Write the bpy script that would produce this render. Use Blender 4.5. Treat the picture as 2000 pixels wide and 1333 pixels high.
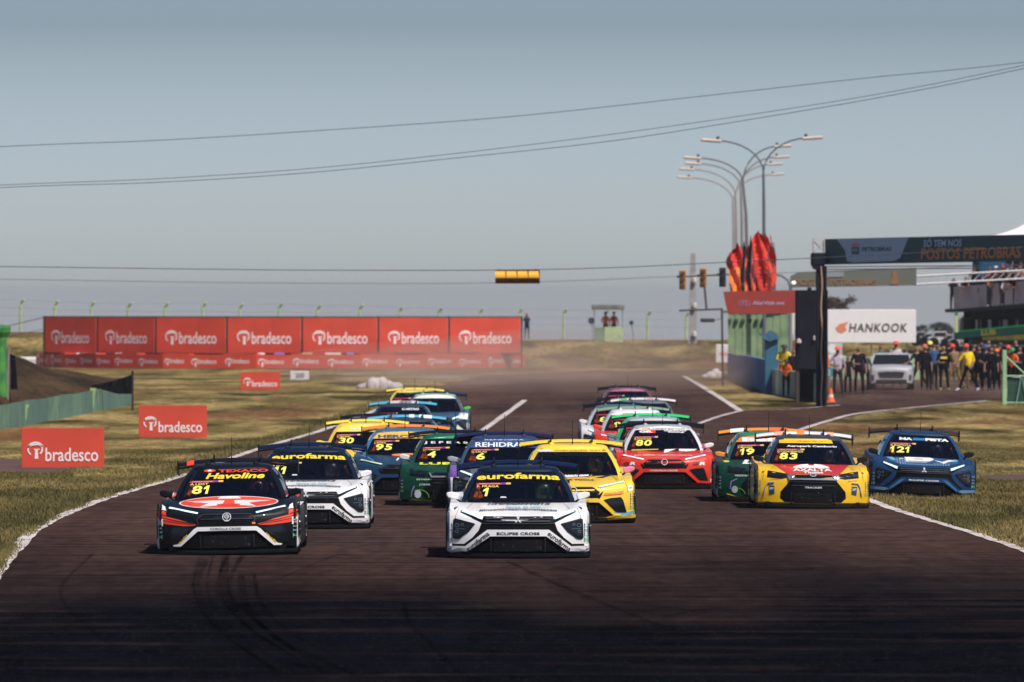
import bpy, bmesh, math, random
import numpy as np
from mathutils import Vector, Matrix
from mathutils.bvhtree import BVHTree
from mathutils.geometry import tessellate_polygon

for o in list(bpy.data.objects):
    bpy.data.objects.remove(o)
SC = bpy.context.scene
COL = SC.collection
R = math.radians
random.seed(7)
rng = np.random.default_rng(7)

# ------------------------------------------------------------------ camera
FPX = 15850.0            # focal length in photo pixels (2000 wide)
CAMZ = 3.5
HOR = 585.0              # photo row of the level line
cam_d = bpy.data.cameras.new('camera')
cam = bpy.data.objects.new('camera', cam_d)
COL.objects.link(cam)
cam.location = (0, 0, CAMZ)
cam.rotation_euler = (R(90) - (666.5 - HOR) / FPX, 0, 0)
cam_d.sensor_width = 36
cam_d.lens = FPX / 2000 * 36
cam_d.clip_start = 1
cam_d.clip_end = 20000
cam_d.dof.use_dof = True
cam_d.dof.focus_distance = 121
cam_d.dof.aperture_fstop = 5.2
SC.camera = cam

# ------------------------------------------------------------------ light
SUN_EL, SUN_AZ = 54.0, 36.0     # azimuth measured from behind the camera towards the right
sx = math.sin(R(SUN_AZ)) * math.cos(R(SUN_EL))
sy = -math.cos(R(SUN_AZ)) * math.cos(R(SUN_EL))
sz = math.sin(R(SUN_EL))
sun_d = bpy.data.lights.new('sun', 'SUN')
sun_d.energy = 5.0
sun_d.angle = R(0.5)
sun_d.color = (1.0, 0.94, 0.86)
sun = bpy.data.objects.new('sun', sun_d)
COL.objects.link(sun)
sun.rotation_euler = Vector((sx, sy, sz)).to_track_quat('Z', 'Y').to_euler()

world = bpy.data.worlds.new("World")
SC.world = world
world.use_nodes = True
wn = world.node_tree
wn.nodes.clear()
w_out = wn.nodes.new('ShaderNodeOutputWorld')
w_bg = wn.nodes.new('ShaderNodeBackground')
w_sky = wn.nodes.new('ShaderNodeTexSky')
w_sky.sky_type = 'NISHITA'
w_sky.sun_disc = False
w_sky.sun_elevation = R(SUN_EL)
w_sky.sun_rotation = math.atan2(sx, sy)
w_sky.air_density = 1.0
w_sky.dust_density = 2.0
w_sky.ozone_density = 1.5
w_tint = wn.nodes.new('ShaderNodeMix')
w_tint.data_type = 'RGBA'
w_tint.blend_type = 'MULTIPLY'
w_tint.inputs[0].default_value = 1.0
# a narrow band of the sky just over the horizon: bluer the higher one looks
w_geo = wn.nodes.new('ShaderNodeTexCoord')
w_sep = wn.nodes.new('ShaderNodeSeparateXYZ')
w_map = wn.nodes.new('ShaderNodeMapRange')
w_map.inputs[1].default_value = -0.006
w_map.inputs[2].default_value = 0.045
w_ramp = wn.nodes.new('ShaderNodeValToRGB')
w_map.inputs[1].default_value = -0.01
w_map.inputs[2].default_value = 0.39
def _stop(z):
    return (z + .01) / .40
_st = [(-.003, (3.68, 3.70, 3.82)), (.018, (1.92, 2.22, 2.82)), (.034, (.92, 1.10, 1.50)), (.09, (.45, .58, .85)), (.35, (.42, .52, .72))]  # last stops dim the unseen upper dome to cut fill light
_cr = w_ramp.color_ramp
while len(_cr.elements) < len(_st):
    _cr.elements.new(.5)
for _e, (_z, _c) in zip(_cr.elements, _st):
    _e.position = _stop(_z)
for _e, (_z, _c) in zip(_cr.elements, _st):
    _e.color = (_c[0] / 4, _c[1] / 4, _c[2] / 4, 1)
w_four = wn.nodes.new('ShaderNodeMix')
w_four.data_type = 'RGBA'
w_four.blend_type = 'MULTIPLY'
w_four.inputs[0].default_value = 1.0
w_four.inputs[7].default_value = (4, 4, 4, 1)
wn.links.new(w_geo.outputs['Generated'], w_sep.inputs[0])
wn.links.new(w_sep.outputs[2], w_map.inputs[0])
wn.links.new(w_map.outputs[0], w_ramp.inputs[0])
wn.links.new(w_ramp.outputs[0], w_four.inputs[6])
wn.links.new(w_sky.outputs[0], w_tint.inputs[6])
wn.links.new(w_four.outputs[2], w_tint.inputs[7])
wn.links.new(w_tint.outputs[2], w_bg.inputs[0])
w_bg.inputs[1].default_value = 0.1
wn.links.new(w_bg.outputs[0], w_out.inputs[0])

SC.view_settings.view_transform = 'Standard'
SC.view_settings.look = 'None'
SC.view_settings.exposure = 0.0
SC.view_settings.gamma = 1
SC.render.engine = 'CYCLES'
SC.cycles.max_bounces = 6
SC.cycles.transparent_max_bounces = 12
SC.cycles.volume_bounces = 0

# ------------------------------------------------------------------ ground height and pixel helpers
BY = [-60, 30, 60, 90, 110, 125, 132, 140, 148, 155, 165, 175, 193, 210, 232, 250, 270, 285, 300, 315, 330, 375, 420]
BZ = [0, 0, 0, 0, 0, 0, -.035, -.07, -.11, -.15, -.18, -.21, -.25, -.28, -.30, -.26, -.2, -.12, -.05, -.02, 0, 0, 0]
BZ = [z_ - .03 for z_ in BZ]
def gz(Y):
    return float(np.interp(Y, BY, BZ))
def P(px, py, Y):
    return Vector(((px - 1000) / FPX * Y, Y, CAMZ + (HOR - py) / FPX * Y))
def PX(px, Y):
    return (px - 1000) / FPX * Y
def PZ(py, Y):
    return CAMZ + (HOR - py) / FPX * Y
def G(px, py):
    Y = CAMZ * FPX / (py - HOR)
    for _ in range(12):
        Y = (CAMZ - gz(Y)) * FPX / (py - HOR)
    return ((px - 1000) / FPX * Y, Y)

# ------------------------------------------------------------------ materials
_M = {}
def lin(c):
    """hex sRGB or linear tuple -> linear tuple"""
    if isinstance(c, str):
        v = [int(c[i:i + 2], 16) / 255 for i in (0, 2, 4)]
        return tuple(x / 12.92 if x <= .04045 else ((x + .055) / 1.055) ** 2.4 for x in v)
    return tuple(c[:3])
def mat(c, rough=.6, metal=0., coat=0., var=.12, scale=3.0, spec=.5, bump=0., dirt=None, emit=0):
    c = lin(c)
    key = (tuple(round(x, 4) for x in c), rough, metal, coat, var, scale, spec, bump, dirt, emit)
    if key in _M:
        return _M[key]
    m = bpy.data.materials.new('surface')
    m.use_nodes = True
    nt = m.node_tree
    b = nt.nodes['Principled BSDF']
    b.inputs['Roughness'].default_value = rough
    b.inputs['Metallic'].default_value = metal
    b.inputs['Specular IOR Level'].default_value = spec
    b.inputs['Coat Weight'].default_value = coat
    b.inputs['Coat Roughness'].default_value = .06
    tc = nt.nodes.new('ShaderNodeTexCoord')
    no = nt.nodes.new('ShaderNodeTexNoise')
    no.inputs['Scale'].default_value = scale
    no.inputs['Detail'].default_value = 5
    nt.links.new(tc.outputs['Object'], no.inputs['Vector'])
    mx = nt.nodes.new('ShaderNodeMix')
    mx.data_type = 'RGBA'
    d = dirt if dirt else tuple(x * (1 - var) for x in c)
    mx.inputs[6].default_value = (*c, 1)
    mx.inputs[7].default_value = (*d, 1)
    mr = nt.nodes.new('ShaderNodeMapRange')
    mr.inputs[1].default_value = .42
    mr.inputs[2].default_value = .68
    nt.links.new(no.outputs[0], mr.inputs[0])
    nt.links.new(mr.outputs[0], mx.inputs[0])
    nt.links.new(mx.outputs[2], b.inputs['Base Color'])
    if bump:
        bp = nt.nodes.new('ShaderNodeBump')
        bp.inputs['Strength'].default_value = bump
        bp.inputs['Distance'].default_value = .05
        nt.links.new(no.outputs[0], bp.inputs['Height'])
        nt.links.new(bp.outputs[0], b.inputs['Normal'])
    if emit:
        b.inputs['Emission Color'].default_value = (*c, 1)
        b.inputs['Emission Strength'].default_value = emit
    _M[key] = m
    return m
def paint(c):
    l = lin(c); lum = .3 * l[0] + .5 * l[1] + .2 * l[2]
    if lum < .06:
        return mat(c, rough=.42, coat=.07, var=.06, scale=2.0, spec=.16)
    return mat(c, rough=.40, coat=.35, var=.06, scale=2.0, spec=.4)
def vinyl(c):
    return mat(c, rough=.5, coat=.15, var=.05, scale=9.0)
def _glass(tint, name):
    m = bpy.data.materials.new(name)
    m.use_nodes = True
    nt = m.node_tree
    nt.nodes.clear()
    o = nt.nodes.new('ShaderNodeOutputMaterial')
    tr = nt.nodes.new('ShaderNodeBsdfTransparent')
    tr.inputs[0].default_value = (*tint, 1)
    gl = nt.nodes.new('ShaderNodeBsdfGlossy')
    gl.inputs['Roughness'].default_value = .03
    gl.inputs[0].default_value = (.9, .95, 1, 1)
    fr = nt.nodes.new('ShaderNodeFresnel')
    fr.inputs[0].default_value = 1.45
    mx = nt.nodes.new('ShaderNodeMixShader')
    nt.links.new(fr.outputs[0], mx.inputs[0])
    nt.links.new(tr.outputs[0], mx.inputs[1])
    nt.links.new(gl.outputs[0], mx.inputs[2])
    nt.links.new(mx.outputs[0], o.inputs[0])
    return m
GLASS = _glass((.46, .46, .47), 'tinted_glass')
BLACK = mat((.0045, .0045, .0055), rough=.55, var=.3, spec=.2)

RUBBER = mat((.008, .008, .008), rough=.85, var=.3, spec=.15)
METAL = mat((.45, .45, .46), rough=.35, metal=.8)
CARBON = mat((.0040, .0045, .0065), rough=.45, coat=.03, scale=30, spec=.15)

# ------------------------------------------------------------------ mesh collection helper
class MB:
    def __init__(s):
        s.v = []; s.f = []; s.mi = []; s.cur = 0
    def add(s, vs, fs):
        n = len(s.v)
        s.v += [tuple(v) for v in vs]
        s.f += [tuple(i + n for i in f) for f in fs]
        s.mi += [s.cur] * len(fs)
        return s
    def box(s, x0, x1, y0, y1, z0, z1, b=0.0):
        if b > 0:
            b = min(b, abs(x1 - x0) * .45, abs(y1 - y0) * .45, abs(z1 - z0) * .45)
            pts = []
            for (zz, k) in ((z0, b), (z0 + b, 0), (z1 - b, 0), (z1, b)):
                for (xx, yy) in ((x0 + b + k, y0 + k), (x1 - b - k, y0 + k), (x1 - k, y0 + b + k), (x1 - k, y1 - b - k),
                                 (x1 - b - k, y1 - k), (x0 + b + k, y1 - k), (x0 + k, y1 - b - k), (x0 + k, y0 + b + k)):
                    pts.append((xx, yy, zz))
            fs = [tuple(range(7, -1, -1)), tuple(range(24, 32))]
            for r in range(3):
                for i in range(8):
                    j = (i + 1) % 8
                    fs.append((r * 8 + i, r * 8 + j, r * 8 + 8 + j, r * 8 + 8 + i))
            return s.add(pts, fs)
        v = [(x0, y0, z0), (x1, y0, z0), (x1, y1, z0), (x0, y1, z0), (x0, y0, z1), (x1, y0, z1), (x1, y1, z1), (x0, y1, z1)]
        return s.add(v, [(3, 2, 1, 0), (4, 5, 6, 7), (0, 1, 5, 4), (1, 2, 6, 5), (2, 3, 7, 6), (3, 0, 4, 7)])
    def tube(s, pts, r, n=8, r2=None):
        pts = [Vector(p) for p in pts]
        m = len(pts)
        rs = [r if r2 is None else r + (r2 - r) * i / (m - 1) for i in range(m)]
        vs = []
        for i, p in enumerate(pts):
            d = (pts[min(i + 1, m - 1)] - pts[max(i - 1, 0)]).normalized()
            a = Vector((0, 0, 1)) if abs(d.z) < .9 else Vector((1, 0, 0))
            u = d.cross(a).normalized(); w = d.cross(u)
            for k in range(n):
                t = 2 * math.pi * k / n
                vs.append(p + (u * math.cos(t) + w * math.sin(t)) * rs[i])
        fs = []
        for i in range(m - 1):
            for k in range(n):
                k2 = (k + 1) % n
                fs.append((i * n + k, i * n + k2, (i + 1) * n + k2, (i + 1) * n + k))
        fs.append(tuple(range(n - 1, -1, -1)))
        fs.append(tuple((m - 1) * n + k for k in range(n)))
        return s.add(vs, fs)
    def lathe(s, prof, c=(0, 0, 0), n=16, axis='z'):
        vs = []; fs = []
        for (r, h) in prof:
            for k in range(n):
                t = 2 * math.pi * k / n
                if axis == 'z':
                    vs.append((c[0] + r * math.cos(t), c[1] + r * math.sin(t), c[2] + h))
                else:
                    vs.append((c[0] + h, c[1] + r * math.cos(t), c[2] + r * math.sin(t)))
        for i in range(len(prof) - 1):
            for k in range(n):
                k2 = (k + 1) % n
                fs.append((i * n + k, i * n + k2, (i + 1) * n + k2, (i + 1) * n + k))
        fs.append(tuple(range(n - 1, -1, -1)))
        fs.append(tuple((len(prof) - 1) * n + k for k in range(n)))
        return s.add(vs, fs)
    def grid(s, rows, flip=False):
        """rows: list of equal-length point lists"""
        m = len(rows); n = len(rows[0])
        vs = [p for r_ in rows for p in r_]
        fs = []
        for i in range(m - 1):
            for j in range(n - 1):
                q = (i * n + j, i * n + j + 1, (i + 1) * n + j + 1, (i + 1) * n + j)
                fs.append(q[::-1] if flip else q)
        return s.add(vs, fs)
    def prism(s, poly, f0, f1):
        """poly: 2D outline, f0/f1 map (u,v) to the two faces"""
        n = len(poly)
        vs = [f0(*p) for p in poly] + [f1(*p) for p in poly]
        fs = [tuple(range(n)), tuple(range(2 * n - 1, n - 1, -1))]
        for i in range(n):
            j = (i + 1) % n
            fs.append((j, i, n + i, n + j))
        return s.add(vs, fs)
    def mesh(s, name='mesh'):
        me = bpy.data.meshes.new(name)
        me.from_pydata([tuple(v) for v in s.v], [], s.f)
        if any(s.mi):
            me.polygons.foreach_set('material_index', s.mi)
        me.update()
        return me

def fix_normals(me):
    bm = bmesh.new(); bm.from_mesh(me)
    bmesh.ops.recalc_face_normals(bm, faces=bm.faces)
    bm.to_mesh(me); bm.free()
def smooth(me, ang=35):
    me.shade_smooth()
    if hasattr(me, 'set_sharp_from_angle'):
        me.set_sharp_from_angle(angle=R(ang))
def link(name, me, m, parent=None, loc=None, rot=None, sm=None, recalc=True):
    if isinstance(me, MB):
        me = me.mesh(name)
        if recalc:
            fix_normals(me)
        if sm:
            smooth(me, sm)
    ms = m if isinstance(m, (list, tuple)) else [m]
    while len(me.materials) < len(ms):
        me.materials.append(None)
    o = bpy.data.objects.new(name, me)
    COL.objects.link(o)
    for i, mm in enumerate(ms):
        o.material_slots[i].link = 'OBJECT'
        o.material_slots[i].material = mm
    if parent is not None:
        o.parent = parent
    if loc is not None:
        o.location = loc
    if rot is not None:
        o.rotation_euler = rot
    return o
def tag(o, label, cat, group=None, kind=None):
    if label: o['label'] = label
    if cat: o['category'] = cat
    if group: o['group'] = group
    if kind: o['kind'] = kind
    return o
def thing(name, label, cat, loc=(0, 0, 0), rz=0, group=None):
    o = bpy.data.objects.new(name, None)
    o.empty_display_size = .3
    COL.objects.link(o)
    o.location = loc
    o.rotation_euler = (0, 0, rz)
    return tag(o, label, cat, group)

# ------------------------------------------------------------------ flat shapes: text and emblems as (verts2d, faces)
_T = {}
def text2d(s, bold=.0, shear=0., space=1.0):
    key = (s, bold, shear, space)
    if key in _T:
        return _T[key]
    cu = bpy.data.curves.new('t', 'FONT')
    cu.body = s
    cu.size = 1
    cu.offset = bold
    cu.shear = shear
    cu.space_character = space
    cu.resolution_u = 3
    cu.fill_mode = 'FRONT'
    ob = bpy.data.objects.new('t', cu)
    me = bpy.data.meshes.new_from_object(ob)
    vs = [(v.co.x, v.co.y) for v in me.vertices]
    fs = [tuple(p.vertices) for p in me.polygons]
    bpy.data.objects.remove(ob); bpy.data.curves.remove(cu); bpy.data.meshes.remove(me)
    a = np.array(vs)
    lo, hi = a.min(0), a.max(0)
    a = (a - lo) / (hi - lo)
    _T[key] = ([tuple(x) for x in a], fs, float((hi - lo)[0] / (hi - lo)[1]))
    return _T[key]
def text_in(s, x0, z0, x1, z1, bold=.01, shear=0., space=1.0, rot=0., arc=0.):
    """text fitted to a rectangle; arc lifts the middle"""
    vs, fs, _ = text2d(s, bold, shear, space)
    cx, cz = (x0 + x1) / 2, (z0 + z1) / 2
    out = []
    for u, v in vs:
        x = (u - .5) * (x1 - x0); z = (v - .5) * (z1 - z0)
        z += arc * (1 - (2 * u - 1) ** 2)
        out.append((cx + x * math.cos(rot) - z * math.sin(rot), cz + x * math.sin(rot) + z * math.cos(rot)))
    return out, fs
def polys(*ps):
    vs = []; fs = []
    for p in ps:
        n = len(vs); vs += [tuple(q) for q in p]
        fs += [tuple(n + i for i in t) for t in tessellate_polygon([[Vector((a, b, 0)) for a, b in p]])]
    return vs, fs
def mirror(p):
    return [(-a, b) for a, b in reversed(p)]
def sym(p):
    """right half outline (starting and ending on the centre line) -> whole outline"""
    return list(p) + [(-a, b) for a, b in reversed(p) if abs(a) > 1e-6]
def ellipse(cx, cz, rx, rz, n=28, a0=0, a1=360):
    return [(cx + rx * math.cos(R(a0 + (a1 - a0) * i / n)), cz + rz * math.sin(R(a0 + (a1 - a0) * i / n))) for i in range(n if a1 - a0 >= 360 else n + 1)]
def ring(cx, cz, rx, rz, t, a0=0, a1=360, n=20):
    vs = []; fs = []
    for i in range(n + 1):
        a = R(a0 + (a1 - a0) * i / n)
        vs.append((cx + rx * math.cos(a), cz + rz * math.sin(a)))
        vs.append((cx + (rx - t) * math.cos(a), cz + (rz - t) * math.sin(a)))
    for i in range(n):
        fs.append((2 * i, 2 * i + 2, 2 * i + 3, 2 * i + 1))
    return vs, fs
def band(pts, w):
    """polyline of 2D points -> strip of width w"""
    vs = []; fs = []
    n = len(pts)
    for i, p in enumerate(pts):
        a = pts[max(i - 1, 0)]; b = pts[min(i + 1, n - 1)]
        dx, dz = b[0] - a[0], b[1] - a[1]
        l = math.hypot(dx, dz) or 1
        vs.append((p[0] - dz / l * w / 2, p[1] + dx / l * w / 2))
        vs.append((p[0] + dz / l * w / 2, p[1] - dx / l * w / 2))
    for i in range(n - 1):
        fs.append((2 * i, 2 * i + 2, 2 * i + 3, 2 * i + 1))
    return vs, fs
def join2d(*ss):
    vs = []; fs = []
    for a, b in ss:
        n = len(vs); vs += list(a); fs += [tuple(n + i for i in t) for t in b]
    return vs, fs
def moved(s, dx, dz, k=1.0, kz=None):
    kz = k if kz is None else kz
    return [(x * k + dx, z * kz + dz) for x, z in s[0]], s[1]

def on_plane(shape, f, off):
    """flat shape laid on a plane: f(u,v) -> point, off = offset vector; returns an MB"""
    m = MB()
    m.add([Vector(f(u, v)) + Vector(off) for u, v in shape[0]], shape[1])
    return m

# strips and sheets on the ground, cut where the ground bends
def sheet(name, outline, dz, m, kind='structure'):
    bm = bmesh.new()
    vs = [bm.verts.new((x, y, 0)) for x, y in outline]
    bm.faces.new(vs)
    for Y in BY:
        bmesh.ops.bisect_plane(bm, geom=bm.verts[:] + bm.edges[:] + bm.faces[:], plane_co=(0, Y, 0), plane_no=(0, 1, 0))
    bmesh.ops.triangulate(bm, faces=bm.faces)
    for v in bm.verts:
        v.co.z = gz(v.co.y) + dz
    bmesh.ops.recalc_face_normals(bm, faces=bm.faces)
    if sum(f.normal.z for f in bm.faces) < 0:
        bmesh.ops.reverse_faces(bm, faces=bm.faces)
    me = bpy.data.meshes.new(name)
    bm.to_mesh(me); bm.free()
    o = link(name, me, m)
    o['kind'] = kind
    return o
def densify(pts, step):
    out = []
    for a, b in zip(pts[:-1], pts[1:]):
        n = max(1, int(math.hypot(b[0] - a[0], b[1] - a[1]) / step))
        out += [(a[0] + (b[0] - a[0]) * i / n, a[1] + (b[1] - a[1]) * i / n) for i in range(n)]
    return out + [pts[-1]]
def smoothline(pts, n=6):
    """Catmull-Rom through ground points"""
    p = [np.array(q, float) for q in pts]
    p = [2 * p[0] - p[1]] + p + [2 * p[-1] - p[-2]]
    out = []
    for i in range(1, len(p) - 2):
        for k in range(n):
            t = k / n
            q = .5 * ((2 * p[i]) + (-p[i - 1] + p[i + 1]) * t + (2 * p[i - 1] - 5 * p[i] + 4 * p[i + 1] - p[i + 2]) * t * t
                      + (-p[i - 1] + 3 * p[i] - 3 * p[i + 1] + p[i + 2]) * t ** 3)
            out.append(tuple(q))
    out.append(tuple(p[-2]))
    return out
def strip(name, pts, w, dz, m, jitter=0.0):
    n = len(pts); L = []; Rr = []
    for i, p in enumerate(pts):
        a = pts[max(i - 1, 0)]; b = pts[min(i + 1, n - 1)]
        dx, dy = b[0] - a[0], b[1] - a[1]
        l = math.hypot(dx, dy) or 1
        ww = w / 2 * (1 + jitter * random.uniform(-1, 1))
        L.append((p[0] - dy / l * ww, p[1] + dx / l * ww))
        Rr.append((p[0] + dy / l * ww, p[1] - dx / l * ww))
    return sheet(name, L + Rr[::-1], dz, m)
# ================================================================== ground materials
def ramp_mat(name, build):
    m = bpy.data.materials.new(name)
    m.use_nodes = True
    nt = m.node_tree
    build(nt, nt.nodes['Principled BSDF'])
    return m
def N(nt, t, **k):
    n = nt.nodes.new(t)
    for a, b in k.items():
        setattr(n, a, b)
    return n
def mixc(nt, fac, a, b, blend='MIX'):
    n = N(nt, 'ShaderNodeMix', data_type='RGBA', blend_type=blend)
    for i, v in ((0, fac), (6, a), (7, b)):
        if isinstance(v, (int, float)):
            n.inputs[i].default_value = v
        elif isinstance(v, tuple):
            n.inputs[i].default_value = (*v[:3], 1)
        else:
            nt.links.new(v, n.inputs[i])
    return n.outputs[2]
def noise(nt, vec, scale, sx=1, sy=1, detail=4, lo=.4, hi=.6, loc=(0, 0, 0), rot=0):
    mp = N(nt, 'ShaderNodeMapping')
    mp.inputs['Scale'].default_value = (sx, sy, 1)
    mp.inputs['Location'].default_value = loc
    mp.inputs['Rotation'].default_value = (0, 0, rot)
    nt.links.new(vec, mp.inputs[0])
    no = N(nt, 'ShaderNodeTexNoise')
    no.inputs['Scale'].default_value = scale
    no.inputs['Detail'].default_value = detail
    nt.links.new(mp.outputs[0], no.inputs['Vector'])
    mr = N(nt, 'ShaderNodeMapRange')
    mr.inputs[1].default_value = lo; mr.inputs[2].default_value = hi
    nt.links.new(no.outputs[0], mr.inputs[0])
    return mr.outputs[0], no.outputs[0]

def asphalt(nt, b):
    pos = N(nt, 'ShaderNodeNewGeometry').outputs['Position']
    sep = N(nt, 'ShaderNodeSeparateXYZ')
    nt.links.new(pos, sep.inputs[0])
    f1, _ = noise(nt, pos, .16, 1, .35, 5, .35, .68)
    c = mixc(nt, f1, (.078, .043, .034), (.055, .035, .032))
    # pale dust blown over the far part of the track
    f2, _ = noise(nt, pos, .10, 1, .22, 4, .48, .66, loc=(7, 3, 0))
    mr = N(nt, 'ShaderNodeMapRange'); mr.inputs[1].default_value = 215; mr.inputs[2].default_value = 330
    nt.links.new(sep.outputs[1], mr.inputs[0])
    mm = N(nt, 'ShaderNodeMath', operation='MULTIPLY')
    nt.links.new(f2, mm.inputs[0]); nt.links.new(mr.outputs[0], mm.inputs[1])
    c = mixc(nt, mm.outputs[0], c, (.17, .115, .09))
    # vignette darkening painted into the asphalt nearest the camera, its edge broken up by noise
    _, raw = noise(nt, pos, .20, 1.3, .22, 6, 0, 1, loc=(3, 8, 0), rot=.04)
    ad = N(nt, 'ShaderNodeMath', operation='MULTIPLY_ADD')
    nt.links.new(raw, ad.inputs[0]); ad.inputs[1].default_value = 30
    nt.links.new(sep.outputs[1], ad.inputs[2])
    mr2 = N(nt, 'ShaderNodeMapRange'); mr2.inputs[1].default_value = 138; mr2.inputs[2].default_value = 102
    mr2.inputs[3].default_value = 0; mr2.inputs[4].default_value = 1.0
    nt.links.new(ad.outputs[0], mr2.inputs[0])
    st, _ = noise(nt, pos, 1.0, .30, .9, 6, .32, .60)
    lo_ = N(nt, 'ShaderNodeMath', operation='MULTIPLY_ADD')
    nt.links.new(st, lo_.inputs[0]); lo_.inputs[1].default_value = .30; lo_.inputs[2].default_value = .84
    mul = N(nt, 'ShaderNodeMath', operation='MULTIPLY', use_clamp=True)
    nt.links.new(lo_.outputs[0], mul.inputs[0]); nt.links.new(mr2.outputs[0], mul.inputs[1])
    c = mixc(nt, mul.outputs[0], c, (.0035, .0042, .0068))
    # drag lines across the track
    st2, _ = noise(nt, pos, 1.0, .14, 1.6, 6, .46, .66, loc=(1, 4, 0), rot=.01)
    m3 = N(nt, 'ShaderNodeMath', operation='MULTIPLY'); m3.inputs[1].default_value = .75
    nt.links.new(st2, m3.inputs[0])
    c = mixc(nt, m3.outputs[0], c, mixc(nt, 1.0, c, (.35, .36, .42), 'MULTIPLY'))
    # two darker driven lanes and small patches, dust and stone grain
    ln, _ = noise(nt, pos, 1.0, .55, .012, 4, .46, .62, loc=(5, 1, 0))
    m4 = N(nt, 'ShaderNodeMath', operation='MULTIPLY'); m4.inputs[1].default_value = .45
    nt.links.new(ln, m4.inputs[0])
    c = mixc(nt, m4.outputs[0], c, mixc(nt, 1.0, c, (.55, .56, .62), 'MULTIPLY'))
    fs, _ = noise(nt, pos, 4, 1, .16, 6, .28, .74)
    c = mixc(nt, .38, c, mixc(nt, fs, (.12, .12, .12), (.88, .88, .88)), 'OVERLAY')
    fg, _ = noise(nt, pos, 30, 1, .12, 2, .60, .72)
    m5 = N(nt, 'ShaderNodeMath', operation='MULTIPLY'); m5.inputs[1].default_value = .07
    nt.links.new(fg, m5.inputs[0])
    c = mixc(nt, m5.outputs[0], c, (.16, .11, .09))
    nt.links.new(c, b.inputs['Base Color'])
    b.inputs['Roughness'].default_value = .95
    b.inputs['Specular IOR Level'].default_value = .0
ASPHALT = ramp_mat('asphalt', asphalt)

def grassy(dark, mid, dry, soil, k=1.0):
    def f(nt, b):
        pos = N(nt, 'ShaderNodeNewGeometry').outputs['Position']
        a1, _ = noise(nt, pos, .16, .8, .36, 5, .40, .57)
        a2, _ = noise(nt, pos, .35, 1, .22, 6, .45, .60, loc=(4, 9, 0), rot=.1)
        a3, _ = noise(nt, pos, .13, 1, .22, 4, .55, .66, loc=(11, 2, 0))
        a4, _ = noise(nt, pos, 2.5, 1, .30, 6, .30, .72)
        c = mixc(nt, a1, dark, mid)
        c = mixc(nt, a2, c, dry)
        c = mixc(nt, a3, c, soil)
        c = mixc(nt, .55, c, mixc(nt, a4, (.15, .15, .15), (.85, .85, .82)), 'OVERLAY')
        nt.links.new(c, b.inputs['Base Color'])
        b.inputs['Roughness'].default_value = 1.0
        b.inputs['Specular IOR Level'].default_value = .05
        bp = N(nt, 'ShaderNodeBump')
        bp.inputs['Strength'].default_value = .8; bp.inputs['Distance'].default_value = .3
        nt.links.new(a4, bp.inputs['Height'])
        nt.links.new(bp.outputs[0], b.inputs['Normal'])
    return f
VERGE = mat((.105, .062, .036), rough=1, var=.55, scale=1.2, dirt=(.05, .04, .02), spec=.05)
GROUND = ramp_mat('dry_grass_ground', grassy((.042, .034, .011), (.155, .115, .038), (.320, .232, .090), (.175, .085, .036)))
MOUND = ramp_mat('earth_bank', grassy((.030, .020, .012), (.055, .035, .018), (.080, .050, .024), (.110, .045, .020)))  # brown earth with the slope's shade put into the colours
WPAINT = mat((.62, .55, .51), rough=.8, var=.5, scale=1.6, dirt=(.26, .20, .17))

# ================================================================== ground
def crest(x):
    return 1.15 + .45 * max(0, min(1, (-18 - x) / 6)) - .1 * max(0, min(1, (x - 17) / 6))
def hz(x, Y):
    if Y <= 420:
        z = gz(Y)
        return z
    if Y < 455:
        t = (Y - 420) / 35; t = t * t * (3 - 2 * t)
        return crest(x) * t + .05 * math.sin(x * 1.7 + Y) * t
    if Y < 470:
        return crest(x)
    if Y < 560:
        return crest(x) * (560 - Y) / 90 - 1.0 * (Y - 470) / 90
    return -1 - (Y - 560) * .0095
xs = sorted(set([-5000, -2500, -1200, -600, -300, -150, -90, -60, 60, 90, 150, 300, 600, 1200, 2500, 5000] + [round(v, 2) for v in np.arange(-44, 44.1, 1.0)]))
ys = sorted(set(BY + [424, 428, 432, 436, 440, 444, 448, 452, 455, 462, 470, 490, 520, 560, 620, 700, 850, 1100, 1500, 2200, 3500, 6000, 9000]))
m = MB()
m.grid([[(x, y, hz(x, y)) for x in xs] for y in ys], flip=False)
go = link('ground', m, GROUND, sm=60)
go['kind'] = 'structure'

# asphalt: main straight, far bend and pit lane in one sheet
LEFT_PX = [(0, 1110), (60, 1045), (130, 1005), (240, 965), (350, 933), (500, 880), (640, 838), (745, 798), (820, 770)]
left_line = [(-6.2, 62), (-6.25, 85), (-6.4, 98)] + [G(*p) for p in LEFT_PX]
left_s = smoothline(left_line, 6)
right_line = [(7.3, 62), (7.35, 90), (7.3, 105)] + [G(*p) for p in ((2000, 1072), (1850, 1025), (1725, 985))] + [(6.6, 165), (7.1, 190), G(1560, 842)]
right_s = smoothline(right_line, 5)
pit_out = [G(1560, 842), G(1620, 823), G(1700, 806), G(1930, 784), G(2150, 776)]
wedge = [G(1340, 736), G(1395, 768), G(1450, 803), G(1520, 799), G(1606, 792)]
outline = left_s + [G(850, 757), G(900, 745), G(960, 733), G(1150, 727), G(1440, 722)] + wedge + [G(1612, 742), G(2300, 742)] + [G(2300, 770)] + pit_out[::-1][:-1] + right_s[::-1]
def dedupe(p):
    out = []
    for q in p:
        if not out or math.hypot(q[0] - out[-1][0], q[1] - out[-1][1]) > .02:
            out.append(q)
    return out
outline = dedupe(outline)
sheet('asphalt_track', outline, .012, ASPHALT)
strip('dirt_verge', left_s, 1.5, .006, VERGE, .35)
strip('dirt_verge', right_s, 1.3, .006, VERGE, .35)
def ragged(line, step=.7):
    return [(x + random.uniform(-.018, .018), y) for x, y in densify(line, step)]
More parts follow.
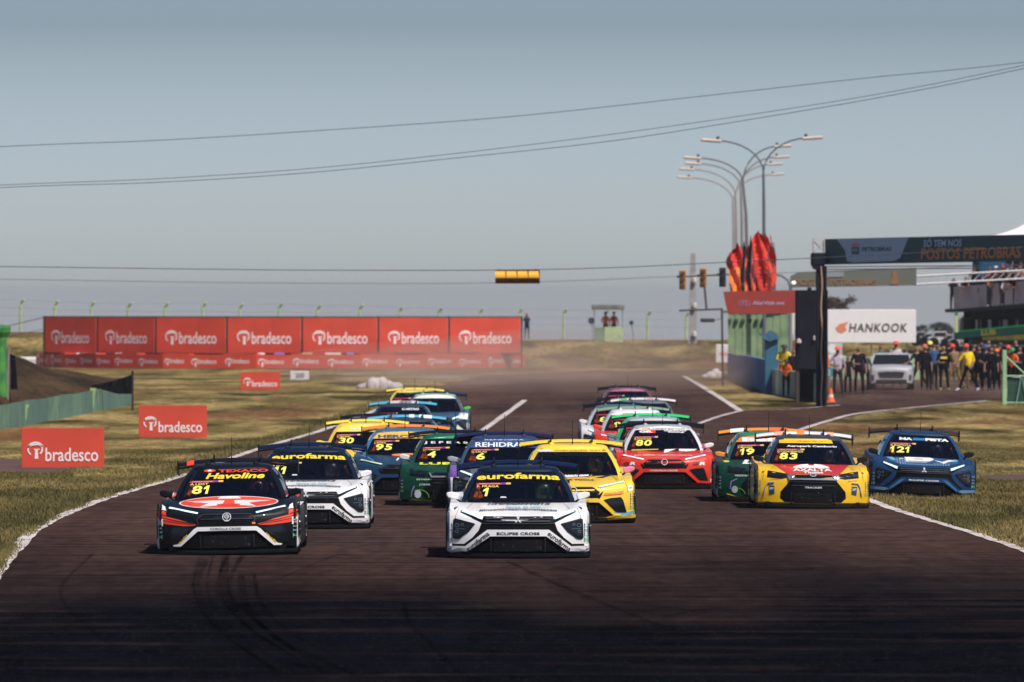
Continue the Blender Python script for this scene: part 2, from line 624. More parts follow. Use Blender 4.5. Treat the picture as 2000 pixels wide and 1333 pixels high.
strip('left_edge_line', ragged(left_s), .21, .022, WPAINT, .13)
strip('right_edge_line', ragged([(x - .1, y) for x, y in right_s[:-5]]), .17, .022, WPAINT, .18)
strip('pit_exit_line', smoothline(pit_out[:4], 5), .22, .022, WPAINT, .15)
strip('pit_wedge_line', smoothline([(x - .1, y) for x, y in wedge[:3]], 5), .22, .024, WPAINT, .15)
strip('pit_blend_line', smoothline([G(1450, 803), G(1405, 815), G(1365, 829)], 5), .16, .026, WPAINT, .15)
strip('pit_wall_line', smoothline([G(1452, 803), G(1540, 801), G(1640, 793)], 5), .12, .026, WPAINT, .25)
strip('centre_line', smoothline([G(943, 842), G(985, 812), G(1025, 783)], 5), .2, .022, WPAINT, .15)
strip('grid_line', smoothline([G(848, 741), G(872, 738), G(895, 735)], 4), 1.8, .024, mat((.30, .25, .22), rough=.8, var=.4, scale=.4), .3)
EARTH = mat((.085, .045, .030), rough=1, var=.3, scale=.5)
sheet('service_road', [(9.8, 166), (11.5, 166.6), (16, 169.5), (16, 176), (11.2, 173.5), (9.8, 171)], .012, EARTH)
sheet('dirt_patch', [(-11.6, 176), (-9.9, 174), (-9.6, 181), (-10.6, 190), (-12.4, 192)], .012, mat((.10, .045, .028), rough=1, var=.4, scale=.6))

# worn tyre tracks laid as dark arcs on the near asphalt
SKID = bpy.data.materials.new('rubber_film')
SKID.use_nodes = True
_n = SKID.node_tree; _n.nodes.clear()
_o = _n.nodes.new('ShaderNodeOutputMaterial'); _t = _n.nodes.new('ShaderNodeBsdfTransparent')
_p = N(_n, 'ShaderNodeNewGeometry').outputs['Position']
_f, _ = noise(_n, _p, 1.2, 1, .5, 4, .35, .65)
_n.links.new(mixc(_n, _f, (.66, .67, .70), (.93, .93, .94)), _t.inputs[0])
_n.links.new(_t.outputs[0], _o.inputs[0])
def skid(pts, w, k):
    p = smoothline(pts, 8)
    for off in ((-.75, .75) if k else (0,)):
        q = []
        for i, a in enumerate(p):
            b = p[min(i + 1, len(p) - 1)]; c = p[max(i - 1, 0)]
            dx, dy = b[0] - c[0], b[1] - c[1]; l = math.hypot(dx, dy)
            q.append((a[0] - dy / l * off, a[1] + dx / l * off))
        strip('skid_mark', q, w, .017 + .0012 * random.random(), SKID, .12)
sr = random.Random(11)
skid([G(180, 1085), G(120, 1150), G(150, 1210), G(260, 1290)], .05, 0)
for i, (o_, w_) in enumerate(((0, .05), (9, .10), (31, .04), (52, .12), (60, .04), (88, .07))):
    skid([G(392 + o_, 1060 + sr.uniform(0, 60)), G(376 + o_ * sr.uniform(.8, 1.2), 1150), G(415 + o_ * sr.uniform(.9, 1.3), 1225), G(530 + o_ * sr.uniform(1., 1.5), sr.uniform(1290, 1325))], w_, 0)
skid([G(470, 1120), G(480, 1180), G(540, 1250), G(700, 1325)], .09, 0)
skid([G(495, 1120), G(510, 1180), G(575, 1245), G(745, 1322)], .05, 0)
skid([G(990, 1098), G(1080, 1140), G(1200, 1190), G(1330, 1240)], .10, 0)
skid([G(660, 1085), G(600, 1110), G(540, 1135), G(480, 1150)], .04, 0)
skid([G(790, 1180), G(800, 1220), G(840, 1260), G(900, 1320)], .06, 0)
skid([G(850, 1170), G(960, 1200), G(1080, 1225), G(1250, 1245)], .035, 0)
skid([G(1440, 1120), G(1600, 1165), G(1800, 1230), G(1990, 1300)], .035, 0)
for i in range(44):
    x0_ = sr.uniform(-60, 1900); y0_ = sr.uniform(1075, 1300); L_ = sr.uniform(150, 520); s_ = sr.uniform(-.10, .16)
    y1_ = min(1328, max(1065, y0_ + L_ * s_))
    skid([G(x0_, y0_), G(x0_ + L_ * .5, (y0_ + y1_) / 2 + sr.uniform(-6, 10)), G(x0_ + L_, y1_)], sr.uniform(.03, .10), 0)

# ---- grass blades near the track
def inside(px, py, poly):
    x = np.asarray(px); y = np.asarray(py); c = np.zeros(x.shape, bool)
    j = len(poly) - 1
    for i in range(len(poly)):
        xi, yi = poly[i]; xj, yj = poly[j]
        t = ((yi > y) != (yj > y)) & (x < (xj - xi) * (y - yi) / ((yj - yi) or 1e-9) + xi)
        c ^= t
        j = i
    return c
def blades(name, x, y, h, w, m, z=None, per=3, label=None):
    n = len(x)
    zz = np.interp(y, BY, BZ) if z is None else z
    V = np.zeros((n * per * 3, 3), np.float32)
    for k in range(per):
        a = rng.uniform(0, 2 * np.pi, n); hh = h * rng.uniform(.5, 1.2, n); ww = w * rng.uniform(.6, 1.3, n)
        ox = rng.normal(0, .05, n); oy = rng.normal(0, .05, n)
        lx = rng.normal(0, .35, n) * hh; ly = rng.normal(0, .35, n) * hh
        b = np.stack([x + ox, y + oy, zz - .01], 1)
        d = np.stack([np.cos(a) * ww / 2, np.sin(a) * ww / 2, np.zeros(n)], 1)
        V[k * 3::per * 3] = b - d
        V[k * 3 + 1::per * 3] = b + d
        V[k * 3 + 2::per * 3] = b + np.stack([lx, ly, hh], 1)
    me = bpy.data.meshes.new(name)
    nf = n * per
    me.vertices.add(len(V)); me.vertices.foreach_set('co', V.ravel())
    me.loops.add(nf * 3); me.loops.foreach_set('vertex_index', np.arange(nf * 3, dtype=np.int32))
    me.polygons.add(nf)
    me.polygons.foreach_set('loop_start', np.arange(0, nf * 3, 3, dtype=np.int32))
    me.update(calc_edges=True)
    o = link(name, me, m)
    tag(o, label, None, None, 'stuff')
    return o
def blade_mat(nt, b):
    pos = N(nt, 'ShaderNodeNewGeometry').outputs['Position']
    a1, _ = noise(nt, pos, .16, .8, .36, 5, .40, .57)
    a2, _ = noise(nt, pos, .35, 1, .22, 6, .45, .60, loc=(4, 9, 0), rot=.1)
    a4, _ = noise(nt, pos, 3, 1, 1, 3, .4, .6)
    c = mixc(nt, a1, (.046, .041, .011), (.150, .116, .036))
    c = mixc(nt, a2, c, (.33, .24, .092))
    c = mixc(nt, a4, c, (.13, .115, .045))
    nt.links.new(c, b.inputs['Base Color'])
    b.inputs['Roughness'].default_value = .9
    b.inputs['Specular IOR Level'].default_value = .1
BLADE = ramp_mat('grass_blade', blade_mat)
n = 120000
gy = 100 + 125 * rng.random(n) ** 1.35
side = rng.random(n) < .5
gx = np.where(side, -1, 1) * (6.3 + (gy * .066 - 5.2) * rng.random(n))
keep = ~inside(gx, gy, outline)
for poly in ([(9.8, 166), (11.5, 166.6), (16, 169.5), (16, 176), (11.2, 173.5), (9.8, 171)], [(-11.6, 176), (-9.9, 174), (-9.6, 181), (-10.6, 190), (-12.4, 192)]):
    keep &= ~inside(gx, gy, poly)
# patches of longer and shorter growth
pat = np.sin(gx * 1.1 + 2 * np.sin(gy * .21)) * np.sin(gy * .33 + 1.7 * np.sin(gx * .8)) 
gx, gy, pat = gx[keep], gy[keep], pat[keep]
keep = (pat > -.25) | (rng.random(len(gx)) < .25)
gx, gy, pat = gx[keep], gy[keep], pat[keep]
blades('grass', gx, gy, (.045 + .03 * (pat + 1)) * np.clip((240 - gy) / 90, .25, 1), .022 + .00009 * gy, BLADE, label='dry olive grass growing on both sides of the track')
# dense fringe along the asphalt edges
ex, ey = [], []
for line, s in ((left_s, -1), (right_s, 1)):
    p = np.array(densify(line, .15))
    for k in range(9):
        q = p + rng.normal(0, .02, p.shape)
        ex.append(q[:, 0] + s * (.17 + rng.random(len(p)) ** 1.6 * .75)); ey.append(q[:, 1])
ex = np.concatenate(ex); ey = np.concatenate(ey)
kk = (ey > 95) & (~inside(ex, ey, outline)) & (rng.random(len(ex)) < .55)
blades('grass', ex[kk], ey[kk], .10, .03, BLADE, label='longer grass fringe right at the painted track edges')
# ================================================================== racing cars
TILT = .029
class CarShape:
    """body and cabin surfaces of one body kind; parts are cut from them and graphics laid on them"""
    def __init__(s, W=.975, centre=None, edge=None, cabin=None, wheel=(.33, .74, 3.5)):
        s.W = W
        s.wheel = wheel
        centre = centre or [(.05, .075), (.0, .12), (.0, .30), (.005, .48), (.02, .535), (.07, .562), (.2, .592), (.5, .642), (.8, .690), (1.10, .735), (1.5, .75),
                            (2.2, .76), (3.0, .77), (3.6, .80), (4.1, .84), (4.38, .84), (4.45, .80), (4.47, .45), (4.40, .16)]
        edge = edge or [(.33, .075), (.27, .12), (.24, .30), (.26, .50), (.30, .60), (.36, .675), (.46, .712), (.64, .735), (.88, .748), (1.15, .742), (1.5, .745),
                        (2.2, .75), (3.0, .77), (3.5, .80), (4.0, .82), (4.25, .81), (4.33, .77), (4.36, .45), (4.30, .16)]
        # refine along the profile
        def refine(p):
            out = []
            for a, b in zip(p[:-1], p[1:]):
                for k in range(3):
                    out.append((a[0] + (b[0] - a[0]) * k / 3, a[1] + (b[1] - a[1]) * k / 3))
            return out + [p[-1]]
        C = refine(smoothline(centre, 1) if False else centre); E = refine(edge)
        nT = len(C); nS = 57
        XE = W - .045
        rows = []
        for j in range(nS):
            u = -1 + 2 * j / (nS - 1)
            w = abs(u) ** 2.3
            x = u * XE
            row = []
            for i in range(nT):
                y = C[i][0] + (E[i][0] - C[i][0]) * w
                wz = abs(u) ** 1.7
                z = C[i][1] + (E[i][1] - C[i][1]) * wz
                if .08 < y < 1.2:
                    hh = math.sin(math.pi * (y - .08) / 1.12)
                    ax = abs(x)
                    z += hh * (.020 * max(0, min(1, (.56 - ax) / .05)) * max(0, min(1, (ax - .30) / .12)) - .012 * math.exp(-((ax - .66) / .035) ** 2) + .014 * math.exp(-((ax - .80) / .06) ** 2))
                row.append((x, y, z))
            rows.append(row)
        m = MB(); m.grid(rows)
        # sides
        top = 15                                   # profile index where the fascia edge ends
        lev = [E[i][1] for i in range(top, -1, -1)]
        outx = []
        for k in range(len(lev)):
            t = k / (len(lev) - 1)
            outx.append(XE + .045 * min(1, (k / 3)) ** .6 - (.03 * max(0, (t - .8) / .2)))
        last = nT - 7
        for sd in (-1, 1):
            col = rows[0] if sd < 0 else rows[-1]
            side = []
            for i in range(top, last + 1):
                zt = col[i][2]
                side.append([(sd * outx[k], col[i][1] + (.05 * min(1, k / 3) if i == top else 0) + (.02 if i == top else 0), max(min(zt - .012 * k, lev[k]) if k < 4 else min(lev[k], zt - .04), .07)) for k in range(len(lev))])
            m.grid([[col[i]] + side[i - top] for i in range(top, last + 1)], flip=sd > 0)
            # strip joining the fascia edge to the side's front edge
            m.grid([[col[top - k] for k in range(len(lev))], side[0]], flip=sd < 0)
            m.grid([side[-1], [col[min(last + 1 + k // 3, nT - 1)] for k in range(len(lev))]], flip=sd < 0)
        s.body = m.mesh('body'); fix_normals(s.body)
        bm = bmesh.new(); bm.from_mesh(s.body)
        bmesh.ops.remove_doubles(bm, verts=bm.verts, dist=.0005)
        bmesh.ops.recalc_face_normals(bm, faces=bm.faces)
        bm.to_mesh(s.body); bm.free()
        smooth(s.body, 40)
        # cabin: level, front centre y, windscreen half width, pillar half width + y, side x, rear y
        cabin = cabin or [(.70, .96, .735, 1.22, .800, 1.30, .80, 4.00),
                          (.84, 1.22, .690, 1.42, .752, 1.50, .765, 3.90),
                          (.98, 1.48, .625, 1.62, .690, 1.70, .71, 3.70),
                          (1.09, 1.70, .560, 1.80, .625, 1.88, .645, 3.50),
                          (1.155, 1.90, .505, 1.98, .560, 2.05, .575, 3.36)]
        nF, nSd, nR = 13, 8, 7
        rings = []
        for (z, yf, xw, yw, xp, yp, xs_, yr) in cabin:
            ring = []
            for k in range(nF):
                u = -1 + 2 * k / (nF - 1)
                ring.append((u * xw, yf + (yw - yf) * abs(u) ** 2.2, z))
            ring.append((xp, yp, z))
            for k in range(1, nSd):
                t = k / (nSd - 1)
                ring.append((xp + (xs_ - xp) * min(1, t * 3) - .10 * max(0, t - .6), yp + (yr - .25 - yp) * t, z))
            for k in range(nR):
                u = 1 - 2 * k / (nR - 1)
                ring.append((u * (xs_ - .10), yr - .06 * abs(u) ** 2, z))
            for k in range(nSd - 1, 0, -1):
                t = k / (nSd - 1)
                ring.append((-(xp + (xs_ - xp) * min(1, t * 3) - .10 * max(0, t - .6)), yp + (yr - .25 - yp) * t, z))
            ring.append((-xp, yp, z))
            rings.append(ring)
        n = len(rings[0])
        parts = {'windshield': MB(), 'side_window': MB(), 'side_window2': MB(), 'rear_window': MB(), 'pillar0': MB(), 'pillar1': MB(), 'pillar2': MB(), 'pillar3': MB()}
        for a, b in zip(rings[:-1], rings[1:]):
            for k in range(n):
                k2 = (k + 1) % n
                q = [a[k], a[k2], b[k2], b[k]]
                if k < nF - 1: p = 'windshield'
                elif nF <= k < nF + nSd - 2: p = 'side_window'
                elif nF + nSd <= k < nF + nSd + nR - 1: p = 'rear_window'
                elif nF + nSd + nR <= k < n - 1: p = 'side_window2'
                else: p = 'pillar%d' % ((0 if (a[k][0] + a[k2][0]) > 0 else 1) + (2 if a[k][1] > 2.5 else 0))
                parts[p].add(q, [(0, 1, 2, 3)])
        rf = MB()
        base = rings[-1]
        cy = sum(p[1] for p in base) / n
        prev = base
        z0 = cabin[-1][0]
        for (k, dz) in ((.97, .028), (.90, .048), (.6, .068), (.25, .076), (.01, .078)):
            cur = [(p[0] * k, cy + (p[1] - cy) * k, z0 + dz) for p in base]
            rf.grid([prev + [prev[0]], cur + [cur[0]]])
            prev = cur
        parts['roof'] = rf
        s.parts = {}
        allv, allf = [], []
        for nme, p in parts.items():
            me = p.mesh(nme)
            bm = bmesh.new(); bm.from_mesh(me)
            bmesh.ops.remove_doubles(bm, verts=bm.verts, dist=.0005)
            for f in bm.faces:
                c = f.calc_center_median() - Vector((0, cy, .9))
                if f.normal.dot(c) < 0: f.normal_flip()
            bm.to_mesh(me); bm.free()
            smooth(me, 40)
            s.parts[nme] = me
        for me in [s.body] + list(s.parts.values()):
            b_ = len(allv)
            allv += [v.co.copy() for v in me.vertices]
            allf += [tuple(b_ + i for i in p.vertices) for p in me.polygons]
        s.bvh = BVHTree.FromPolygons(allv, allf)
        s.cache = {}
        s.rings = rings
    def hit(s, x, z):
        d = Vector((0, 1, -TILT)).normalized()
        o = Vector((x, -3, z + 3 * TILT))
        loc, nor, i, dist = s.bvh.ray_cast(o, d)
        if loc is None:
            loc, nor, i, dist = s.bvh.find_nearest(Vector((x * .98, .3, z)))
        if nor.dot(d) > 0: nor = -nor
        return loc, nor, d
    def patch(s, shape, off=.005, thick=0., gx=.05, gz_=.04, key=None):
        """flat shape seen from in front -> mesh lying on the surface"""
        vs, fs = shape
        if key is None:
            key = (hash(tuple(map(tuple, vs))), off, thick)
        if key in s.cache:
            return s.cache[key]
        bm = bmesh.new()
        bv = [bm.verts.new((x, 0, z)) for x, z in vs]
        for f in fs:
            try: bm.faces.new([bv[i] for i in f])
            except ValueError: pass
        x0 = min(v[0] for v in vs); x1 = max(v[0] for v in vs); z0 = min(v[1] for v in vs); z1 = max(v[1] for v in vs)
        for a, b, g, ax in ((x0, x1, gx, 0), (z0, z1, gz_, 2)):
            k = math.ceil(a / g + 1e-6)
            while k * g < b:
                co = [0, 0, 0]; no = [0, 0, 0]; co[ax] = k * g; no[ax] = 1
                bmesh.ops.bisect_plane(bm, geom=bm.verts[:] + bm.edges[:] + bm.faces[:], plane_co=co, plane_no=no)
                k += 1
        bmesh.ops.remove_doubles(bm, verts=bm.verts, dist=1e-5)
        base = {}
        for v in bm.verts:
            loc, nor, d = s.hit(v.co.x, v.co.z)
            base[v.index] = loc.copy()
            v.co = loc + nor * off - d * thick
        if thick:
            bm.verts.index_update(); bm.edges.index_update()
            new = {}
            for e in [e for e in bm.edges if len(e.link_faces) == 1]:
                q = []
                for v in e.verts:
                    if v not in new:
                        new[v] = bm.verts.new(v.co + Vector((0, 1, -TILT)) * (thick + .02))
                    q.append(new[v])
                bm.faces.new([e.verts[0], e.verts[1], q[1], q[0]])
        bmesh.ops.recalc_face_normals(bm, faces=bm.faces)
        me = bpy.data.meshes.new('patch')
        # open skins: face the front
        if not thick:
            for f in bm.faces:
                if f.normal.y > 0 and f.normal.dot(Vector((0, 1, -.3))) > 0: f.normal_flip()
        bm.to_mesh(me); bm.free()
        s.cache[key] = me
        return me

SHAPE = CarShape()

# ---- shared meshes
def once(f):
    c = {}
    def g(*a):
        if a not in c: c[a] = f(*a)
        return c[a]
    return g
@once
def wing_mesh():
    m = MB(); rows = []
    prof = [(0, 0), (.05, .022), (.16, .026), (.30, .004), (.36, -.028), (.355, -.036), (.28, -.016), (.14, -.004), (.03, -.012)]
    for k in range(25):
        u = -1 + 2 * k / 24
        z = 1.222 - .062 * abs(u) ** 2.2
        rows.append([(u * .845, 4.20 + .36 - p[0] if False else 4.20 + p[0], z + p[1] * 1.1 + p[0] * .12) for p in prof + [prof[0]]])
    m.grid(rows)
    me = m.mesh('rear_wing'); fix_normals(me); smooth(me, 50)
    return me
@once
def wing_panel(u0, u1):
    m = MB(); rows = []
    for k in range(13):
        u = u0 + (u1 - u0) * k / 12
        z = 1.222 - .062 * abs(u) ** 2.2
        rows.append([(u * .845, 4.20 + p[0], z + p[1] * 1.1 + p[0] * .12) for p in ((-.006, -.012), (-.006, .002), (.05, .029), (.16, .033), (.29, .012))])
    m.grid(rows)
    me = m.mesh('wing_panel'); fix_normals(me)
    return me
@once
def flap_mesh():
    m = MB(); rows = []
    for k in range(25):
        u = -1 + 2 * k / 24
        z = 1.19 - .062 * abs(u) ** 2.2
        rows.append([(u * .84, 4.23, z), (u * .84, 4.21, z - .012), (u * .84, 4.50, z + .0), (u * .84, 4.51, z + .014), (u * .84, 4.23, z)])
    m.grid(rows)
    me = m.mesh('wing_flap'); fix_normals(me)
    return me
@once
def endplate(sd):
    m = MB()
    pl = [(4.12, 1.06), (4.14, 1.20), (4.20, 1.235), (4.60, 1.225), (4.62, 1.05), (4.50, 1.02)]
    m.prism(pl, lambda a, b: (sd * .848, a, b), lambda a, b: (sd * .862, a, b))
    return m.mesh('endplate')
@once
def neck(sd):
    m = MB()
    rows = [(4.32, .80), (4.16, .95), (4.08, 1.12), (4.09, 1.27), (4.14, 1.315), (4.24, 1.31), (4.30, 1.255)]
    inn = [(4.46, .80), (4.30, .96), (4.20, 1.12), (4.18, 1.22), (4.19, 1.255), (4.22, 1.26), (4.26, 1.235)]
    x = sd * .335
    m.grid([[(x - .012, a, b) for a, b in rows], [(x - .012, a, b) for a, b in inn]])
    m.grid([[(x + .012, a, b) for a, b in rows], [(x + .012, a, b) for a, b in inn]])
    m.grid([[(x - .012, a, b) for a, b in rows], [(x + .012, a, b) for a, b in rows]])
    m.grid([[(x - .012, a, b) for a, b in inn], [(x + .012, a, b) for a, b in inn]])
    me = m.mesh('wing_mount'); fix_normals(me)
    return me
@once
def roof_fin(sd):
    m = MB()
    m.lathe([(.045, 0), (.043, .02), (.03, .045), (.01, .055)], (sd * .335, 2.15, 1.205), 10)
    return m.mesh('roof_vent')
@once
def mirror_mesh(sd):
    m = MB()
    prof = [(.0, .35), (.05, .5), (.6, .62), (.95, .35), (1.0, -.1), (.9, -.45), (.5, -.6), (.08, -.42)]
    rows = []
    for (y, k) in ((0, .62), (.012, .86), (.05, 1.0), (.13, .96), (.15, .88)):
        rows.append([(sd * (.893 + (p[0] - .5) * .19 * (.55 + .45 * k)), 1.33 + y, .835 + p[1] * .088 * k + (p[0] - .5) * .03) for p in prof + [prof[0]]])
    m.grid(rows)
    m.add(rows[0][:-1], [tuple(range(8))]); m.add(rows[-1][:-1], [tuple(range(8))])
    me = m.mesh('mirror'); fix_normals(me); smooth(me, 50)
    return me
@once
def mirror_stalk(sd):
    m = MB()
    m.tube([(sd * .775, 1.40, .745), (sd * .815, 1.40, .77), (sd * .855, 1.40, .805)], .016, 6)
    return m.mesh('mirror_stalk')
@once
def splitter_mesh():
    m = MB()
    rows = []
    for k in range(33):
        u = -1 + 2 * k / 32
        yf = -.03 + .33 * abs(u) ** 2.6
        x = u * .965
        rows.append([(x, yf + .02, .022), (x, yf, .035), (x, yf, .060), (x, yf + .02, .072), (x, yf + .10, .10 + .025 * abs(u)), (x, yf + .45, .12), (x, yf + .45, .022), (x, yf + .02, .022)])
    m.grid(rows)
    me = m.mesh('splitter'); fix_normals(me); smooth(me, 30)
    return me
@once
def floor_mesh():
    m = MB()
    m.box(-.90, .90, .5, 4.2, .05, .13)
    m.box(-.80, .80, .16, .45, .075, .13)
    return m.mesh('underfloor')
@once
def tyre_mesh():
    m = MB()
    m.lathe([(.20, -.145), (.30, -.15), (.322, -.135), (.335, -.09), (.335, .09), (.322, .135), (.30, .15), (.20, .145)], (0, 0, 0), 28, 'x')
    me = m.mesh('tyre'); fix_normals(me); smooth(me, 40)
    return me
@once
def rim_mesh():
    m = MB()
    m.lathe([(.205, -.12), (.21, .14), (.19, .145), (.175, .10), (.05, .09), (.04, .125)], (0, 0, 0), 20, 'x')
    for k in range(10):
        a = 2 * math.pi * k / 10
        m.tube([(.12, .04 * math.cos(a), .04 * math.sin(a)), (.142, .19 * math.cos(a), .19 * math.sin(a))], .014, 5)
    return m.mesh('rim')
@once
def arch_mesh(sd, yc):
    m = MB()
    x0, x1 = sd * .974, sd * .982
    n = 20
    rows = [[], [], [], []]
    for k in range(n + 1):
        a = math.pi * (-.08 + 1.16 * k / n)
        for r, (rr, xx) in zip(rows, ((.345, x0), (.345, x1), (.40, x1), (.40, x0))):
            r.append((xx, yc + rr * math.cos(a), .335 + rr * math.sin(a) * .97))
    m.grid(rows + [rows[0]])
    me = m.mesh('wheel_arch'); fix_normals(me)
    return me
@once
def antenna_mesh():
    m = MB()
    m.tube([(0, 2.05, 1.225), (0, 2.05, 1.33)], .009, 6)
    m.tube([(0, 2.05, 1.33), (.004, 2.06, 1.44), (.0, 2.09, 1.60)], .0045, 5)
    return m.mesh('antenna')
@once
def dash_mesh():
    m = MB()
    rows = []
    for k in range(15):
        u = -1 + 2 * k / 14
        rows.append([(u * .68, 1.16 + .1 * u * u, .70), (u * .68, 1.30 + .1 * u * u, .765), (u * .68, 1.62, .785), (u * .68, 1.75, .74), (u * .68, 1.75, .55)])
    m.grid(rows)
    return m.mesh('dashboard')
@once
def cage_mesh():
    m = MB()
    for sd in (-1, 1):
        m.tube([(sd * .70, 1.45, .60), (sd * .62, 1.72, .90), (sd * .50, 2.0, 1.13), (sd * .46, 2.5, 1.15), (sd * .50, 3.1, 1.10), (sd * .6, 3.5, .8)], .022, 6)
        m.tube([(sd * .70, 2.4, .45), (sd * .60, 2.42, .85), (sd * .46, 2.45, 1.15)], .022, 6)
    m.tube([(-.50, 2.0, 1.13), (.50, 2.0, 1.13)], .022, 6)
    m.tube([(-.46, 2.5, 1.15), (.46, 2.5, 1.15)], .022, 6)
    m.tube([(-.46, 2.5, 1.15), (.60, 2.45, .5)], .02, 6)
    m.tube([(-.60, 2.45, .55), (.60, 2.45, .55)], .02, 6)
    return m.mesh('roll_cage')
@once
def seat_mesh():
    m = MB()
    m.box(.10, .62, 2.30, 2.42, .35, .98, .05)
    m.box(.10, .18, 2.12, 2.34, .78, 1.00, .03)
    m.box(.54, .62, 2.12, 2.34, .78, 1.00, .03)
    m.box(.10, .62, 1.85, 2.4, .28, .42, .04)
    return m.mesh('seat')
@once
def inner_mesh():
    m = MB()
    m.box(-.72, .72, 2.9, 3.0, .3, 1.02, .02)
    m.box(-.74, .74, 1.2, 3.6, .24, .28)
    for sd in (-1, 1):
        m.box(sd * .76 - .01, sd * .76 + .01, 1.4, 3.5, .28, .80)
    return m.mesh('cockpit_floor')
@once
def pad_mesh():
    """orange padded bar by the driver's pillar"""
    m = MB()
    m.tube([(.66, 1.66, .775), (.615, 1.70, .86), (.565, 1.74, .945)], .022, 8)
    return m.mesh('pillar_pad')
@once
def net_mesh():
    m = MB()
    m.tube([(-.60, 1.50, .79), (-.57, 1.62, .86), (-.54, 1.72, .94)], .030, 7)
    m.tube([(-.56, 1.50, .80), (-.50, 1.58, .82), (-.53, 1.62, .88)], .026, 7)
    m.lathe([(.0, -.03), (.035, -.01), (.03, .02), (.0, .035)], (-.52, 1.55, .81), 8)
    return m.mesh('orange_belts')

ORANGE = mat((.95, .20, .02), rough=.6)
GRILLE = mat((.0042, .0045, .0060), rough=.40, coat=.05, var=.4, scale=14, spec=.14)
INTAKE = mat((.0035, .0035, .0045), rough=.8, var=.5, scale=25, spec=.1)
LAMP = mat((.62, .80, .90), rough=.12, coat=.5, var=.05, emit=.55)
CHROME = mat((.66, .66, .66), rough=.35, metal=.25, var=.1, coat=.3)
WHITE = (.82, .80, .785)
YEL = (.86, .62, .035)
NUMY = (.92, .80, .14)

def q1(pts, cx=900, by=1245, k=805.):
    return [((x - cx) / k, (by - y) / k) for x, y in pts]
def q2(pts):
    return q1(pts, 875, 1215, 810.)
def q3(pts):
    return q1(pts, 1000, 1225, 885.)

def _radi(nt, b):
    tc = N(nt, 'ShaderNodeTexCoord').outputs['Object']
    _, r_ = noise(nt, tc, 22, 1, 1, 6, 0, 1)
    mr = N(nt, 'ShaderNodeMapRange'); mr.inputs[1].default_value = .62; mr.inputs[2].default_value = .70
    nt.links.new(r_, mr.inputs[0])
    nt.links.new(mixc(nt, mr.outputs[0], (.006, .006, .008), (.085, .065, .045)), b.inputs['Base Color'])
    b.inputs['Roughness'].default_value = .7
    b.inputs['Specular IOR Level'].default_value = .1
RADI = ramp_mat('radiator_mesh', _radi)
FRONT = {}
# --- kind 'e': crossed bars with triangular lamp pods
e_grille = sym(q1([(900, 776), (1280, 771), (1290, 806), (1518, 722), (1508, 706), (1530, 712), (1528, 728), (1300, 842), (1330, 925), (1400, 1005), (1490, 1072), (1618, 1070), (1626, 1092), (1470, 1106), (1238, 922), (900, 922)]))
e_bar = sym(q1([(900, 918), (1236, 918), (1478, 1098), (1640, 1092), (1668, 1080), (1672, 1150), (1440, 1152), (1205, 990), (900, 990)]))
e_intake = sym(q1([(900, 975), (1225, 980), (1455, 1158), (1300, 1176), (900, 1170)]))
e_pod = q1([(1368, 852), (1585, 793), (1606, 806), (1614, 1000), (1592, 1020), (1545, 1016), (1440, 940)])
e_lens = q1([(1395, 862), (1575, 812), (1590, 826), (1592, 985), (1555, 992), (1450, 920)])
e_strip = q1([(1294, 776), (1500, 708), (1508, 722), (1300, 806)])
FRONT['e'] = dict(grille=e_grille, bar=e_bar, intake=e_intake, pods=[e_pod], lens=[e_lens], strips=[e_strip],
                  slats=[sym(q1([(900, 795), (1250, 790), (1256, 800), (900, 806)])), sym(q1([(900, 824), (1252, 818), (1250, 829), (900, 836)])), sym(q1([(900, 850), (1290, 848), (1292, 852), (900, 856)]))])
# --- kind 'c': thin light strips, hexagonal grille, arched bar
c_grille = sym(q2([(875, 738), (1125, 738), (1212, 800), (1196, 842), (1240, 800), (1256, 800), (1212, 888), (1180, 880), (875, 885)]))
c_bar = sym(q2([(875, 888), (1205, 888), (1246, 912), (1400, 1072), (1482, 1084), (1474, 1100), (1392, 1102), (1200, 935), (875, 932)]))
c_intake = sym(q2([(875, 925), (1200, 925), (1385, 1098), (1300, 1118), (875, 1112)]))
c_pod = q2([(1262, 902), (1340, 880), (1480, 866), (1510, 905), (1556, 1062), (1430, 1066), (1380, 1020)])
c_lens = q2([(1290, 912), (1465, 885), (1490, 920), (1520, 1040), (1430, 1045), (1390, 1005)])
c_strip = q2([(1196, 734), (1518, 664), (1526, 678), (1204, 748)])
FRONT['c'] = dict(grille=c_grille, bar=c_bar, intake=c_intake, pods=[c_pod], lens=[c_lens], strips=[c_strip],
                  slats=[band(q2([(560, 862), (540, 805), (605, 752), (875, 752), (1140, 752), (1190, 805), (1170, 858)]), .008), sym(q2([(875, 800), (1170, 800), (1170, 806), (875, 806)]))])
# --- kind 't': wide black mouth, dark lamps, silver bar
t_grille = sym(q3([(1000, 700), (1340, 702), (1380, 716), (1356, 752), (1352, 792), (1490, 955), (1498, 1050), (1428, 1112), (1000, 1112)]))
t_bar = sym(q3([(1000, 752), (1350, 752), (1382, 700), (1398, 706), (1364, 778), (1000, 776)]))
t_intake = sym(q3([(1000, 945), (1270, 945), (1300, 1085), (1000, 1090)]))
t_pod = q3([(1380, 692), (1685, 640), (1692, 735), (1480, 760), (1400, 742)])
t_lens = q3([(1430, 705), (1672, 664), (1676, 722), (1490, 742)])
FRONT['t'] = dict(grille=t_grille, bar=t_bar, intake=t_intake, pods=[t_pod], lens=[t_lens], strips=[],
                  slats=[sym(q3([(1000, 860), (1330, 856), (1330, 864), (1000, 868)])), sym(q3([(1000, 806), (1345, 800), (1345, 806), (1000, 812)]))])

